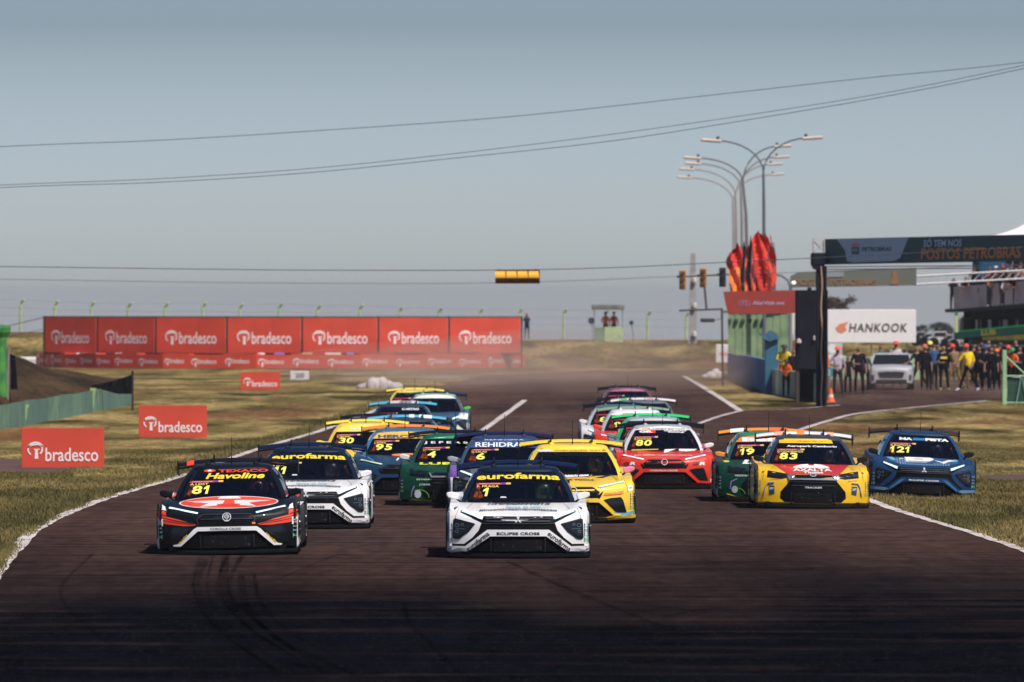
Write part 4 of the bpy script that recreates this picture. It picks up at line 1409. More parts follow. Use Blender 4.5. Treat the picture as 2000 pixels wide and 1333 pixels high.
axalta = car('yellow race car with red hood and white wing', 1588, 223, 't', YT, roof=(.035, .045, .06), pillar=(.035, .045, .06), wp=((-.62, -.42, (.80, .40, .30)), (-.15, .0, (.80, .25, .05)), (.5, .62, (.80, .40, .25))), wing=(.74, .72, .72), mirror=(.012, .012, .014), number='83', name='G.CASAGRANDE',
             hoodc=((.62, .022, .014), [(0, .600), (.45, .600), (.475, .625), (.655, .78), (0, .78)]), bar=mat((.40, .42, .44), rough=.28, metal=.7),
             texts=[('Jupiter', (.75, .05, .02), -.26, 1.162, .28, 1.198, dict(b=.03, s=.35)), ('Aeropark Camboriu', (.78, .78, .78), -.40, 1.072, .46, 1.112, dict(b=.035)), ('AXALTA', WHITE, -.335, .652, .335, .702, dict(b=.04, off=.010)),
                    ('Tintas', WHITE, -.17, .612, .18, .648, dict(b=.04, off=.010)), ('TRACKER', (.60, .62, .64), -.145, .362, .15, .392, dict(b=.03, s=.15, off=.012)), ('Jupiter', (.75, .06, .02), -.74, .50, -.56, .522, dict(s=.3, b=.02)), ('Jupiter', (.75, .06, .02), .58, .49, .77, .512, dict(s=.3, b=.02, r=R(6))),
                    ('LWY', (.75, .78, .80), -.74, .335, -.67, .375, dict(off=.012, b=.03)), ('LWY', (.75, .78, .80), .67, .335, .74, .375, dict(off=.012, b=.03))], shapes=ax_sh, yaw=.2, roll=.8)
BD = (.009, .038, .100)
bv_sh = [('hood_panel', sym([(0, .612), (.42, .63), (.70, .70), (.60, .77), (0, .79)]), (.018, .080, .19), dict(g=.012)),
         ('hood_graphic', join2d(polys([(-.32, .70), (-.32, .775), (.15, .775), (.22, .755), (.20, .73), (.12, .70)]), polys([(.20, .73), (.30, .70), (.38, .665), (.46, .70), (.60, .735), (.48, .745), (.36, .705), (.30, .72)])), WHITE, dict(off=.013, g=.012)),
         ('hood_graphic', [(-.46, .735), (-.38, .748), (-.34, .74), (-.42, .728)], WHITE, dict(off=.013, g=.012)), ('hood_graphic', [(-.15, .748), (.02, .748), (.02, .738), (-.15, .738)], BD, dict(off=.016, g=.012)),
         ('hood_graphic', join2d(*[polys([(x, z), (x + .018, z), (x + .028, z + .012), (x + .010, z + .012)]) for x in np.arange(-.60, .62, .05) for z in (.636, .660, .684, .708, .732) if not (-.34 < x < .2 and z > .65) and not (.2 < x < .52 and .66 < z < .75) and abs(x) < .42 + (z - .62) * 2]), (.45, .58, .70), dict(off=.010, g=.012)),
         ('painted_panel', [(-.68, .765), (-.55, .77), (-.50, .70), (-.58, .71)], (.10, .42, .68), dict(off=.009, g=.015)), ('painted_panel', [(.52, .71), (.60, .765), (.68, .75), (.62, .72)], (.10, .42, .68), dict(off=.009, g=.015)),
         ('emblem', join2d(polys([(0, .582), (.022, .555), (0, .528), (-.022, .555)]), polys([(0, .528), (-.024, .528), (-.046, .502), (-.018, .502)]), polys([(0, .528), (.024, .528), (.046, .502), (.018, .502)])), CHROME, dict(off=.02, t=.012)),
         ('painted_panel', [(-.42, 1.095), (-.17, 1.10), (-.17, 1.150), (-.40, 1.145)], (.03, .035, .05), dict(off=.006)), ('painted_panel', [(-.15, 1.105), (.07, 1.105), (.07, 1.15), (-.15, 1.15)], (.03, .16, .38), dict(off=.007))]
for sd in (1, -1):
    bv_sh += [('bumper_blade', stripes(sd, [(.63, .17), (.70, .205), (.95, .215), (.955, .165), (.72, .145)]), (.12, .22, .35), dict(off=.02, t=.05)), ('painted_panel', stripes(sd, [(.34, .37), (.42, .36), (.62, .20), (.60, .17)]), (.03, .14, .32), dict(off=.046))]
bv = car('dark blue race car with white letters on its hood, wheels on the grass edge', 1803, 206, 'e', BD, roof=(.012, .035, .080), pillar=(.014, .055, .13), wing=(.045, .028, .024), mirror=(.012, .012, .014), number='121', name='R.BAPTISTA', strip=LAMP, dz=-.05, roll=2.4,
         texts=[('NA', (.78, .78, .78), -.40, 1.10, -.16, 1.15, dict(b=.06, off=.010)), ('PISTA', (.78, .78, .78), .08, 1.10, .52, 1.15, dict(b=.06, off=.010)), ('ECLIPSE CROSS', (.70, .74, .78), -.27, .338, .27, .364, dict(off=.05, b=.03)), ('banco', (.75, .76, .78), -.31, .675, .08, .695, dict(off=.013, b=.04))], shapes=bv_sh)
# ================================================================== boards and barriers
BRED = mat((.62, .062, .030), rough=.6, var=.22, scale=.7, bump=.25)
LOGOW = mat((.88, .74, .72), rough=.7, var=.05)
def mesh_from(fn_list, name='m'):
    m = MB()
    for shape, f in fn_list:
        m.add([f(u, v) for u, v in shape[0]], shape[1])
    return m
def brad_board(name, label, cat, a, b, z0, z1, thick=.03, group=None, lean=0., emblem=.20, feet=True, lx=(.07, .93), lz=(.16, .72)):
    """red board between ground points a and b (x, y), with emblem and lettering"""
    a = Vector((a[0], a[1], 0)); b = Vector((b[0], b[1], 0))
    u = (b - a); L = u.length; u.normalize()
    n = Vector((u.y, -u.x, 0))
    if n.y > 0: n = -n
    t = thing(name, label, cat, ((a.x + b.x) / 2, (a.y + b.y) / 2, z0), math.atan2(u.y, u.x), group)
    H = z1 - z0
    m = MB(); m.box(-L / 2, L / 2, 0, thick, .0, H, .006)
    link('panel', m, BRED, t)
    def f(p, q): return Vector((-L / 2 + p, -.012, q))
    ew = emblem * L; ez = H * (lz[0] + .38 * (lz[1] - lz[0]) + .17)
    em = moved(bradesco_logo(), L * (lx[0] + emblem / 2), H * .48, emblem * L)
    m = MB(); m.add([f(x, z) for x, z in em[0]], em[1])
    link('emblem', m, LOGOW, t)
    tx = text_in('bradesco', L * (lx[0] + emblem + .02), H * lz[0], L * lx[1], H * (lz[0] + .34), .012)
    m = MB(); m.add([f(x, z) for x, z in tx[0]], tx[1])
    link('lettering', m, LOGOW, t)
    if feet:
        m = MB()
        for s in (-.3, .3):
            m.tube([(s * L, thick + .01, H * .7), (s * L, thick + .35, 0)], .015, 5)
        link('stay', m, METAL, t)
    return t
def standing(px0, px1, py0, py1, label):
    a = G(px0, py1); b = G(px1, py1)
    Y = a[1]
    return brad_board('advertising_board', label, 'signboard', a, b, gz(Y), gz(Y) + (py1 - py0) / FPX * Y, group='small red boards standing in the grass', thick=.05)
standing(42, 203, 836, 914, 'red bradesco board nearest to the camera, in front of the green wall')
standing(271, 404, 792, 855, 'red bradesco board on the grass beside the end of the green wall')
standing(470, 547, 727, 761, 'small red bradesco board farthest out in the grass below the long banner row')

BX = [86, 190, 304, 443, 590, 739, 877, 1019]
BYD = [419, 416.3, 413.9, 412.4, 411.7, 411.6, 412.2, 413.5]
BLAB = ['leftmost of the seven large red banners', 'second large red banner from the left end of the upper row', 'third large red banner from the left end of the upper row', 'middle one of the seven large red banners',
        'fifth large red banner, left of the one above the pale sand bags', 'last but one large red banner towards the photographer', 'rightmost large red banner with a photographer standing beside it']
ztop, zbot = PZ(621, 413), PZ(690, 413)
for i in range(7):
    a = (PX(BX[i] + 1.5, BYD[i]), BYD[i]); b = (PX(BX[i + 1] - 2.5, BYD[i + 1]), BYD[i + 1])
    brad_board('banner', BLAB[i], 'banner', a, b, zbot, ztop, group='large red banners in the upper row', feet=False, lx=(.13, .87), lz=(.26, .8), emblem=.18)
# frame that carries the banners
fr = thing('scaffold', 'dark pole frame carrying the large red banners', 'frame', (PX(600, 412.6), 412.8, 0))
m = MB()
for i in range(7):
    for z in (ztop + .03, zbot - .05):
        p = Vector((PX(BX[i], BYD[i]), BYD[i] + .12, z)); q = Vector((PX(BX[i + 1], BYD[i + 1]), BYD[i + 1] + .12, z))
        m.tube([p - fr.location, q - fr.location], .05, 6)
link('rail', m, mat((.03, .02, .02), rough=.7), fr)
for i in range(8):
    m = MB(); p = Vector((PX(BX[i], BYD[i]), BYD[i] + .10, 0)) - fr.location
    m.tube([(p.x, p.y, 0), (p.x, p.y, ztop + .08)], .055, 6)
    link('post', m, mat((.04, .02, .02), rough=.7), fr)
m = MB()
p0 = Vector((PX(86, 419), 419.1, ztop)) - fr.location; p1 = Vector((PX(-40, 405), 405, PZ(650, 405))) - fr.location
m.tube([p0, p1], .02, 5); m.tube([p0 - Vector((0, 0, .6)), p1 - Vector((0, 0, .5))], .012, 5)
link('guy_wire', m, BLACK, fr)

# lower row: tyre wall wrapped in red, one wrapped section after the other
LOWX = [70, 98, 126, 155, 187, 222, 268, 318, 370, 436, 500, 568, 636, 704, 770, 832, 893, 950, 992, 1026]
lowY = np.interp(LOWX, [70, 120, 200, 320, 500, 700, 850, 950, 1026], [424, 417.5, 414.3, 411.5, 409.8, 409.6, 410.4, 411.8, 415.5])
zl0, zl1 = 0.0, PZ(692, 411)
for i in range(len(LOWX) - 1):
    a = (PX(LOWX[i], lowY[i]), lowY[i]); b = (PX(LOWX[i + 1], lowY[i + 1]), lowY[i + 1])
    brad_board('wrapped_tyre_wall', 'low red wrapped tyre wall section under the large banners', 'barrier', a, b, zl0, zl1 - .03 + .05 * (i % 2), thick=.62, group='low red wrapped tyre wall sections',
               feet=False, lx=(.06, .80), lz=(.34, .9), emblem=.22)
TARPS = iter(('pale pink folded tarp near the left end of the tyre wall', 'greyish pink folded tarp second from the left on the tyre wall', 'blue folded tarp near the left end of the tyre wall', 'pale grey folded tarp under the third large banner', 'whitish folded tarp left of the long blue one', 'long blue folded tarp under the fifth large banner', 'olive green folded tarp on the tyre wall', 'widest white folded tarp on the tyre wall', 'blue folded tarp rightmost on the tyre wall'))
for (px, c, wd) in ((112, (.55, .5, .5), 22), (160, (.6, .55, .52), 26), (190, (.10, .12, .45), 14), (232, (.5, .45, .45), 18), (510, (.6, .55, .5), 16), (545, (.10, .14, .45), 22), (600, (.30, .38, .2), 24), (650, (.62, .55, .5), 34), (684, (.12, .18, .5), 16)):
    Y = float(np.interp(px, LOWX, lowY)) + .9
    m = MB(); m.box(-wd / 80, wd / 80, -.05, .25, 0, .19, .05)
    tag(link('folded_tarp', m, mat(c, rough=.8), loc=(PX(px, Y), Y, PZ(697, Y))), next(TARPS), 'tarp', 'folded tarps on the tyre wall')
m = MB(); m.box(-.55, .55, 0, .5, 0, .55, .12)
tag(link('tyre_bundle', m, mat((.62, .58, .56), rough=.8, var=.4, scale=4), loc=(PX(55, 424.5), 424.5, PZ(718, 424.5))), 'white wrapped tyre bundle at the left end of the red tyre wall', 'barrier')

def lumps(name, label, cat, px, py, wpx, hpx, c, n=7):
    x, Y = G(px, py); k = Y / FPX
    m = MB()
    rr = random.Random(int(px))
    for i in range(n):
        cx = (i / (n - 1) - .5) * wpx * k * .86; h = hpx * k * rr.uniform(.6, 1.0) * (1 - .5 * abs(2 * i / (n - 1) - 1) ** 2); r = wpx * k / n * rr.uniform(1.2, 1.6)
        m.lathe([(r * 1.0, 0), (r * 1.05, h * .2), (r * .95, h * .5), (r * .65, h * .85), (r * .1, h)], (cx, rr.uniform(-.1, .25), 0), 9)
    o = link(name, m, mat(c, rough=.9, var=.35, scale=3), loc=(x, Y, gz(Y)), sm=60)
    return tag(o, label, cat)
lumps('sand_bag_pile', 'pale pile of sand bags on the grass under the banner row', 'sand bags', 742, 759, 78, 25, (.50, .44, .42), 8)
lumps('sand_bag_pile', 'small pale pile of sand bags at the tip of the grass wedge', 'sand bags', 1398, 738, 40, 19, (.55, .50, .48), 5)
def small_sign(label, px, py0, py1, wpx, c, marks, Y=None):
    if Y is None: x, Y = G(px, py1); z = gz(Y)
    else: x = PX(px, Y); z = PZ(py1, Y)
    k = Y / FPX
    t = thing('marker_board', label, 'signboard', (x, Y, z))
    W = wpx * k; H = (py1 - py0) * k
    m = MB(); m.box(-W / 2, W / 2, 0, .06, 0, H, .02)
    link('panel', m, mat(c, rough=.7, var=.15, scale=2), t)
    for nm, shape, cc in marks:
        m = MB(); m.add([(u * W, -.012, v * H) for u, v in shape[0]], shape[1])
        link(nm, m, mat(cc, rough=.7), t)
    return t
small_sign('small white distance board with grey figures beside the small red board', 585, 725, 743, 37, (.66, .62, .60), [('lettering', text_in('200', -.22, .25, .25, .78, .04), (.22, .22, .24))])
small_sign('white square board with a faint red mark beside the blue barrier', 1413, 673, 709, 30, (.74, .68, .66), [('mark', polys([(-.25, .42), (.25, .42), (.25, .56), (-.25, .56)]), (.70, .30, .24))], Y=378)
small_sign('white board with two pale discs behind the gantry column', 1630, 671, 712, 30, (.52, .47, .47), [('disc', polys(ellipse(-.15, .74, .30, .22, 16)), (.80, .76, .75)), ('disc', polys(ellipse(-.15, .26, .30, .22, 16)), (.80, .76, .75))], Y=345)

# green concrete wall at the left, dark netting, embankment
GREENW = mat((.125, .240, .165), rough=.85, var=.45, scale=1.3, dirt=(.085, .155, .125))
GREENL = mat((.30, .46, .20), rough=.8, var=.3, scale=2)
A = G(-60, 850); B = G(258, 790)
t = thing('green_wall', 'low weathered green concrete wall at the foot of the dark bank', 'wall', (0, 0, 0))
m = MB(); n = 14
for i in range(n):
    p = Vector((A[0] + (B[0] - A[0]) * i / n, A[1] + (B[1] - A[1]) * i / n, 0)); q = Vector((A[0] + (B[0] - A[0]) * (i + .992) / n, A[1] + (B[1] - A[1]) * (i + .992) / n, 0))
    d = Vector((.0, .18, 0))
    z0, z1 = gz(p.y) - .05, gz(q.y) - .05; h = .78 + .015 * math.sin(i * 2.1)
    m = MB()
    m.add([p + Vector((0, 0, z0)), q + Vector((0, 0, z1)), q + d + Vector((0, 0, z1)), p + d + Vector((0, 0, z0)), p + Vector((0, 0, z0 + h)), q + Vector((0, 0, z1 + h)), q + d + Vector((0, 0, z1 + h)), p + d + Vector((0, 0, z0 + h))],
          [(3, 2, 1, 0), (4, 5, 6, 7), (0, 1, 5, 4), (1, 2, 6, 5), (2, 3, 7, 6), (3, 0, 4, 7)])
    link('wall_panel', m, mat([(.125, .240, .165), (.115, .215, .160), (.150, .265, .165), (.105, .200, .150)][(i * 7) % 4], rough=.85, var=.4, scale=1.1, dirt=(.08, .15, .12)), t)
for i, (u, h) in enumerate(((.30, .42), (.72, .6))):
    p = Vector((A[0] + (B[0] - A[0]) * u, A[1] + (B[1] - A[1]) * u - .012, gz(A[1] + (B[1] - A[1]) * u) + .2))
    m = MB(); m.prism([(-.12, 0), (.02, -.05), (.05, h * .7), (.11, h), (-.10, h * 1.02)], lambda u, v: (u, -.004, v), lambda u, v: (u, .004, v))
    link('paint_stain', m, GREENL, t, loc=p)
# embankment rising behind the wall
def emb():
    rows = []
    pa = np.array([A[0] - 8, A[1] - 22]); pb = np.array([B[0] - .12, B[1] + .5])
    for i in range(31):
        u = i / 30
        base = pa + (pb - pa) * u
        px = 1000 + base[0] / base[1] * FPX
        hh = float(np.interp(px, [-400, 14, 70, 130, 180, 259, 300], [1.75, 1.62, 1.18, .92, .70, .50, .3]))
        row = []
        for k, (dy, f) in enumerate(((.3, .0), (.6, .35), (6, .62), (14, .85), (24, 1.0), (30, 1.0), (50, .4), (70, -.02))):
            y = base[1] + dy * (1 - .0 * u)
            x = base[0] - dy * .0535
            z = gz(min(y, 420)) + hh * f + .03 * math.sin(i * 1.3 + k)
            if k == 0: z = gz(y) + .0
            row.append((x, y, z))
        rows.append(row)
    m = MB(); m.grid(rows)
    return m
e = link('embankment', emb(), MOUND, sm=60); e['kind'] = 'structure'
n = 9000
pa = np.array([A[0], A[1]]); pb = np.array([B[0], B[1]])

# black netting at the wall end, with its post
t = thing('safety_netting', 'black netting panel stretched to a post at the end of the green wall', 'netting', (PX(259, 271), 271, gz(271)))
m = MB(); k = 271 / FPX
rows = []
for i in range(13):
    u = i / 12
    x = -(1 - u) * 80 * k
    zt = (785 - (735 - 21 * u ** 1.3)) * k; zb = (785 - (738 + 14 * min(1, u * 1.6))) * k
    rows.append([(x, .03 * math.sin(i * 2), zb), (x, .05 * math.sin(i * 1.7), (zb + zt) / 2), (x, .02 * math.sin(i * 3), zt)])
m.grid(rows); rows2 = [[(p[0], p[1] + .02, p[2]) for p in r_] for r_ in rows]; m.grid(rows2, flip=True)
link('net', m, mat((.006, .006, .008), rough=.9, spec=.1), t)
m = MB(); m.tube([(0, 0, -.1), (0, 0, (785 - 712) * k)], .035, 8); m.lathe([(.05, 0), (.05, .06), (.02, .1)], (0, 0, (785 - 712) * k), 8)
link('post', m, mat((.03, .02, .02), rough=.8), t)
t = thing('dark_cloth', 'dark cloth hung on a grey post on the bank at the left edge', 'cloth', (PX(14, 262), 262, gz(262) + .9))
k = 262 / FPX
m = MB(); m.tube([(0, 0, -.4), (.03, 0, 60 * k), (.05, 0, 78 * k)], .05, 7)
link('post', m, mat((.22, .19, .18), rough=.9), t)
m = MB()
m.grid([[(.10, .05, -.05), (.12, .02, .55), (.08, .05, 1.10)], [(.20, -.02, -.06), (.19, .0, .55), (.18, .04, 1.06)], [(.33, .05, -.03), (.30, .04, .5), (.25, .07, 1.03)]]); m.grid([[(.33, .07, -.03), (.30, .06, .5), (.25, .09, 1.03)], [(.20, .0, -.06), (.19, .03, .55), (.18, .07, 1.06)], [(.10, .08, -.05), (.12, .05, .55), (.08, .08, 1.10)]])
link('cloth', m, mat((.004, .005, .010), rough=.95, spec=.05), t)
t = thing('green_pillar', 'bright green concrete pillar with flared top at the left edge', 'pillar', (PX(2, 262), 262, gz(262) + 1.2))
k = 262 / FPX
m = MB(); m.lathe([(.22, -.6), (.20, .3), (.17, 60 * k), (.20, 80 * k), (.30, 90 * k), (.32, 98 * k), (.30, 103 * k), (.05, 105 * k)], (0, 0, .0), 14)
link('shaft', m, mat((.06, .26, .035), rough=.7, var=.5, scale=3, dirt=(.02, .12, .05)), t)

# row of concrete fence posts far behind the banners
PP = [(-32, 583), (40, 585), (107, 588), (178, 590), (250, 592), (322, 592), (396, 591), (468, 594), (545, 593), (620, 596), (702, 596), (780, 600), (857, 602), (937, 603), (1014, 603), (1101, 604), (1182, 606), (1265, 608), (1340, 610)]
t = thing('boundary_fence', 'far wire fence on pale green cranked concrete posts', 'fence', (0, 480, 0))
tops = []
for i, (px, py) in enumerate(PP):
    Y = 470 + 1.5 * i
    x = PX(px, Y); zt = PZ(py, Y)
    m = MB()
    m.tube([(0, 0, -.4), (0, 0, zt - .34 - .0)], .095, 6, .08)
    m.tube([(0, 0, zt - .36), (.10, -.05, zt - .12), (.22, -.1, zt)], .075, 6)
    m.tube([(.03, 0, zt - .30), (-.07, 0, zt - .16)], .05, 5)
    link('post', m, mat((.42, .52, .26), rough=.9, var=.3, scale=2) if i % 4 else mat((.33, .46, .24), rough=.9), t, loc=(x, Y - 480, 0))
    tops.append(Vector((x + .2, Y - 480.05, zt - .05)))
for dz in (0, .45, .9):
    m = MB(); m.tube([p - Vector((.1 * (dz > 0), 0, dz)) for p in tops], .009, 4)
    link('wire', m, mat((.25, .26, .27), rough=.6), t)

# ================================================================== overhead wires, start lights
WIRE = mat((.06, .07, .085), rough=.7, spec=.1)
def wire(label, pts, Y, r, group=None):
    p = [P(px, py, Y) for px, py in pts]
    q = [(v.x, v.z) for v in p]
    q = smoothline(q, 10)
    m = MB(); m.tube([(x, 0, z) for x, z in q], r, 5)
    return tag(link('overhead_wire', m, WIRE, loc=(0, Y, 0)), label, 'wire', group)
wire('topmost thin overhead wire rising across the sky', [(-700, 325), (0, 287), (300, 275), (600, 257), (1000, 228), (1400, 185), (1700, 152), (2000, 122), (2700, 35)], 260, .011)
wire('twisted double overhead wire, lower strand of the pair', [(-700, 405), (0, 367), (300, 357), (600, 338), (900, 308), (1200, 275), (1500, 228), (1750, 185), (2000, 134), (2700, -25)], 240, .010)
wire('twisted double overhead wire, upper strand of the pair', [(-700, 395), (0, 362), (300, 350), (600, 330), (900, 299), (1200, 262), (1500, 219), (1750, 178), (2000, 128), (2700, -20)], 239, .009)
wire('thin wire that carries the yellow start lights', [(-700, 513), (0, 521), (300, 525), (600, 528), (967, 528), (1200, 523), (1430, 512), (1700, 499), (2000, 483), (2700, 440)], 263, .013)
wire('faint lower wire passing under the start lights', [(-700, 538), (0, 546), (500, 553), (967, 553), (1310, 541), (1545, 533), (1900, 520), (2700, 480)], 300, .009)
t = thing('start_lights', 'yellow four lamp start light box hanging on a wire over the track', 'start lights', P(1010.5, 541, 262.8))
k = 262.8 / FPX
for i in range(4):
    x = (-1.5 + i) * 21.7 * k; r = 12 * k; hw_ = 10.5 * k
    m = MB(); n = 14
    for part_, lo_, hi_, c_ in (('lamp_housing', 0, .56, (.88, .42, .02)), ('lower_housing', .56, 1, (.13, .035, .008))):  # housing split in two, the lower part dark brown
        a_s = [math.pi * (lo_ + (hi_ - lo_) * j / n) for j in range(n + 1)]
        prof = [(-r * .95 * math.sin(a), r * math.cos(a)) for a in a_s]
        back = [(r * .7, prof[-1][1]), (r * .7, prof[0][1])]
        m = MB()
        m.prism(prof + back, lambda u, v: (x - hw_, u, v), lambda u, v: (x + hw_, u, v))
        link(part_, m, mat(c_, rough=.4, coat=.2, var=.1, scale=5), t)
    m = MB(); m.lathe([(.10, 0), (.105, .05), (.08, .055)], (0, 0, 0), 12)
    link('lamp', m, mat((.12, .02, .015), rough=.3), t, loc=(x, .14, 0), rot=(R(-90), 0, 0))
    m = MB(); m.box(x + hw_ - .004, x + hw_ + .012, -r * .98, r * .72, -r * 1.03, r * 1.03)
    link('divider', m, mat((.03, .018, .01), rough=.6), t)
m = MB(); m.box(-44 * k, 44 * k, -r * .45, r * .72, r * .99, r * 1.08); m.box(-44 * k, 44 * k, -r * .6, r * .72, -r * 1.12, -r * 1.0)
link('frame', m, mat((.10, .03, .015), rough=.6), t)
m = MB()
for s in (-36, 36): m.tube([(s * k, .0, r), (s * k, .0, r + .06)], .01, 5)
link('hanger', m, BLACK, t)

# ================================================================== people
def skin_body(J, E, rad):
    """joints, edges and radii -> one continuous mesh"""
    me = bpy.data.meshes.new('person')
    me.from_pydata([J[k] for k in J], [(list(J).index(a), list(J).index(b)) for a, b in E], [])
    o = bpy.data.objects.new('person', me); COL.objects.link(o)
    o.modifiers.new('s', 'SKIN')
    for i, k in enumerate(J):
        r = rad[k]
        me.skin_vertices[0].data[i].radius = r if isinstance(r, tuple) else (r, r)
        me.skin_vertices[0].data[i].use_root = (k == 'pelvis')
    md = o.modifiers.new('u', 'SUBSURF'); md.levels = 1; md.render_levels = 1
    dg = bpy.context.evaluated_depsgraph_get()
    out = bpy.data.meshes.new_from_object(o.evaluated_get(dg))
    bpy.data.objects.remove(o)
    return out
def human_mesh(pose):
    """standing figure facing -Y; pose: dict of joint overrides. material slots: skin, shirt, trousers, shoes, hair"""
    J = dict(pelvis=(0, 0, .96), belly=(0, -.01, 1.10), chest=(0, 0, 1.30), neck=(0, .01, 1.48), skull=(0, -.015, 1.58), face=(0, -.035, 1.64), crown=(0, -.01, 1.71),
             shl=(-.17, 0, 1.41), ell=(-.25, .03, 1.13), wrl=(-.27, -.05, .89), pal=(-.27, -.07, .82),
             shr=(.17, 0, 1.41), elr=(.25, .03, 1.13), wrr=(.27, -.05, .89), par=(.27, -.07, .82),
             hil=(-.095, 0, .90), knl=(-.11, -.02, .50), anl=(-.11, .03, .09), tol=(-.12, -.14, .04),
             hir=(.095, 0, .90), knr=(.11, -.02, .50), anr=(.11, .03, .09), tor=(.12, -.14, .04))
    J.update(pose)
    rad = dict(pelvis=(.155, .11), belly=(.135, .10), chest=(.165, .115), neck=.055, skull=.07, face=(.080, .095), crown=.065, hil=.09, hir=.09, knl=.060, knr=.060, anl=.042, anr=.042, tol=.040, tor=.040,
               shl=.065, shr=.065, ell=.042, elr=.042, wrl=.030, wrr=.030, pal=(.042, .020), par=(.042, .020))
    E = [('pelvis', 'belly'), ('belly', 'chest'), ('chest', 'neck'), ('neck', 'skull'), ('skull', 'face'), ('face', 'crown'), ('chest', 'shl'), ('shl', 'ell'), ('ell', 'wrl'), ('wrl', 'pal'),
         ('chest', 'shr'), ('shr', 'elr'), ('elr', 'wrr'), ('wrr', 'par'), ('pelvis', 'hil'), ('hil', 'knl'), ('knl', 'anl'), ('anl', 'tol'), ('pelvis', 'hir'), ('hir', 'knr'), ('knr', 'anr'), ('anr', 'tor')]
    for sd, pa_, wr in (('l', 'pal', 'wrl'), ('r', 'par', 'wrr')):
        d = (Vector(J[pa_]) - Vector(J[wr])).normalized()
        side = d.cross(Vector((1, 0, 0)) if abs(d.x) < .8 else Vector((0, 1, 0))).normalized()
        for i, (o_, L) in enumerate(((-.032, .075), (-.011, .088), (.011, .083), (.032, .066))):
            k1, k2 = 'f%s%da' % (sd, i), 'f%s%db' % (sd, i)
            J[k1] = tuple(Vector(J[pa_]) + side * o_ + d * (.03 + L * .5)); J[k2] = tuple(Vector(J[pa_]) + side * o_ * 1.1 + d * (.03 + L) + Vector((0, -.012, 0)))
            rad[k1] = .0095; rad[k2] = .008
            E += [(pa_, k1), (k1, k2)]
        k1 = 't%s' % sd
        J[k1] = tuple(Vector(J[pa_]) + side * -.058 + d * .03); rad[k1] = .010
        E.append((pa_, k1))
    me = skin_body(J, E, rad)
    # nose
    segs = {0: [], 1: [('pelvis', 'belly'), ('belly', 'chest'), ('chest', 'neck'), ('chest', 'shl'), ('chest', 'shr'), ('shl', 'ell'), ('shr', 'elr')], 2: [('pelvis', 'hil'), ('hil', 'knl'), ('knl', 'anl'), ('pelvis', 'hir'), ('hir', 'knr'), ('knr', 'anr')],
            3: [('anl', 'tol'), ('anr', 'tor')], 0: [('neck', 'skull'), ('skull', 'face'), ('ell', 'wrl'), ('elr', 'wrr'), ('wrl', 'pal'), ('wrr', 'par')]}
    def dist(p, a, b):
        a, b = Vector(J[a]), Vector(J[b]); ab = b - a
        t_ = max(0, min(1, (p - a).dot(ab) / (ab.length_squared + 1e-9)))
        return (p - a - ab * t_).length
    vs = me.vertices
    head = Vector(J['face'])
    for p in me.polygons:
        c = p.center
        best = min(((dist(c, a, b) - (.02 if mi == 1 else 0), mi) for mi, l in segs.items() for a, b in l))
        mi = best[1]
        if (c - head).length < .20 and c.z > head.z - .20 and abs(c.x - head.x) < .13:
            mi = 0
            if c.z > head.z + .045 or (c.y > head.y + .045 and c.z > head.z - .05): mi = 4
        p.material_index = mi
    smooth(me, 60)
    return me
POSES = {
    'stand': {},
    'stand2': dict(ell=(-.27, -.02, 1.15), wrl=(-.12, -.20, 1.08), pal=(-.05, -.22, 1.09), knr=(.14, -.04, .50), anr=(.18, .02, .09), tor=(.22, -.13, .04)),
    'walk': dict(knl=(-.10, -.20, .53), anl=(-.10, -.30, .12), tol=(-.10, -.46, .09), knr=(.10, .08, .50), anr=(.10, .36, .13), tor=(.10, .22, .05), ell=(-.25, .16, 1.17), wrl=(-.24, .22, .95), pal=(-.24, .22, .88), elr=(.25, -.08, 1.15), wrr=(.24, -.28, 1.03), par=(.24, -.34, .99)),
    'side': dict(knl=(-.22, -.02, .52), anl=(-.36, .03, .12), tol=(-.50, -.04, .06), knr=(.14, -.02, .50), anr=(.36, .03, .14), tor=(.26, -.04, .05), pelvis=(0, 0, .95), chest=(-.05, 0, 1.30), neck=(-.07, 0, 1.47), skull=(-.09, -.01, 1.57), face=(-.11, -.02, 1.63), crown=(-.11, 0, 1.70),
                 shl=(-.20, -.03, 1.40), shr=(.10, .03, 1.41), ell=(-.34, -.05, 1.18), wrl=(-.46, -.08, 1.05), pal=(-.52, -.09, 1.03), elr=(.18, .04, 1.14), wrr=(.10, -.08, .96), par=(.06, -.11, .91)),
    'camera': dict(ell=(-.24, -.20, 1.30), wrl=(-.10, -.34, 1.52), pal=(-.06, -.37, 1.58), elr=(.24, -.20, 1.30), wrr=(.10, -.34, 1.52), par=(.06, -.37, 1.58)),
    'raise': dict(ell=(-.28, -.06, 1.18), wrl=(-.20, -.26, 1.12), pal=(-.16, -.32, 1.12), elr=(.26, -.04, 1.66), wrr=(.24, -.06, 1.93), par=(.24, -.07, 2.0)),
    'lean': dict(belly=(0, -.04, 1.10), chest=(0, -.16, 1.27), neck=(0, -.25, 1.42), skull=(0, -.31, 1.51), face=(0, -.35, 1.56), crown=(0, -.34, 1.64), shl=(-.17, -.17, 1.38), shr=(.17, -.17, 1.38), ell=(-.24, -.28, 1.18), elr=(.24, -.28, 1.18), wrl=(-.16, -.42, 1.12), wrr=(.16, -.42, 1.12), pal=(-.10, -.46, 1.12), par=(.10, -.46, 1.12)),
}
HM = {k: human_mesh(v) for k, v in POSES.items()}
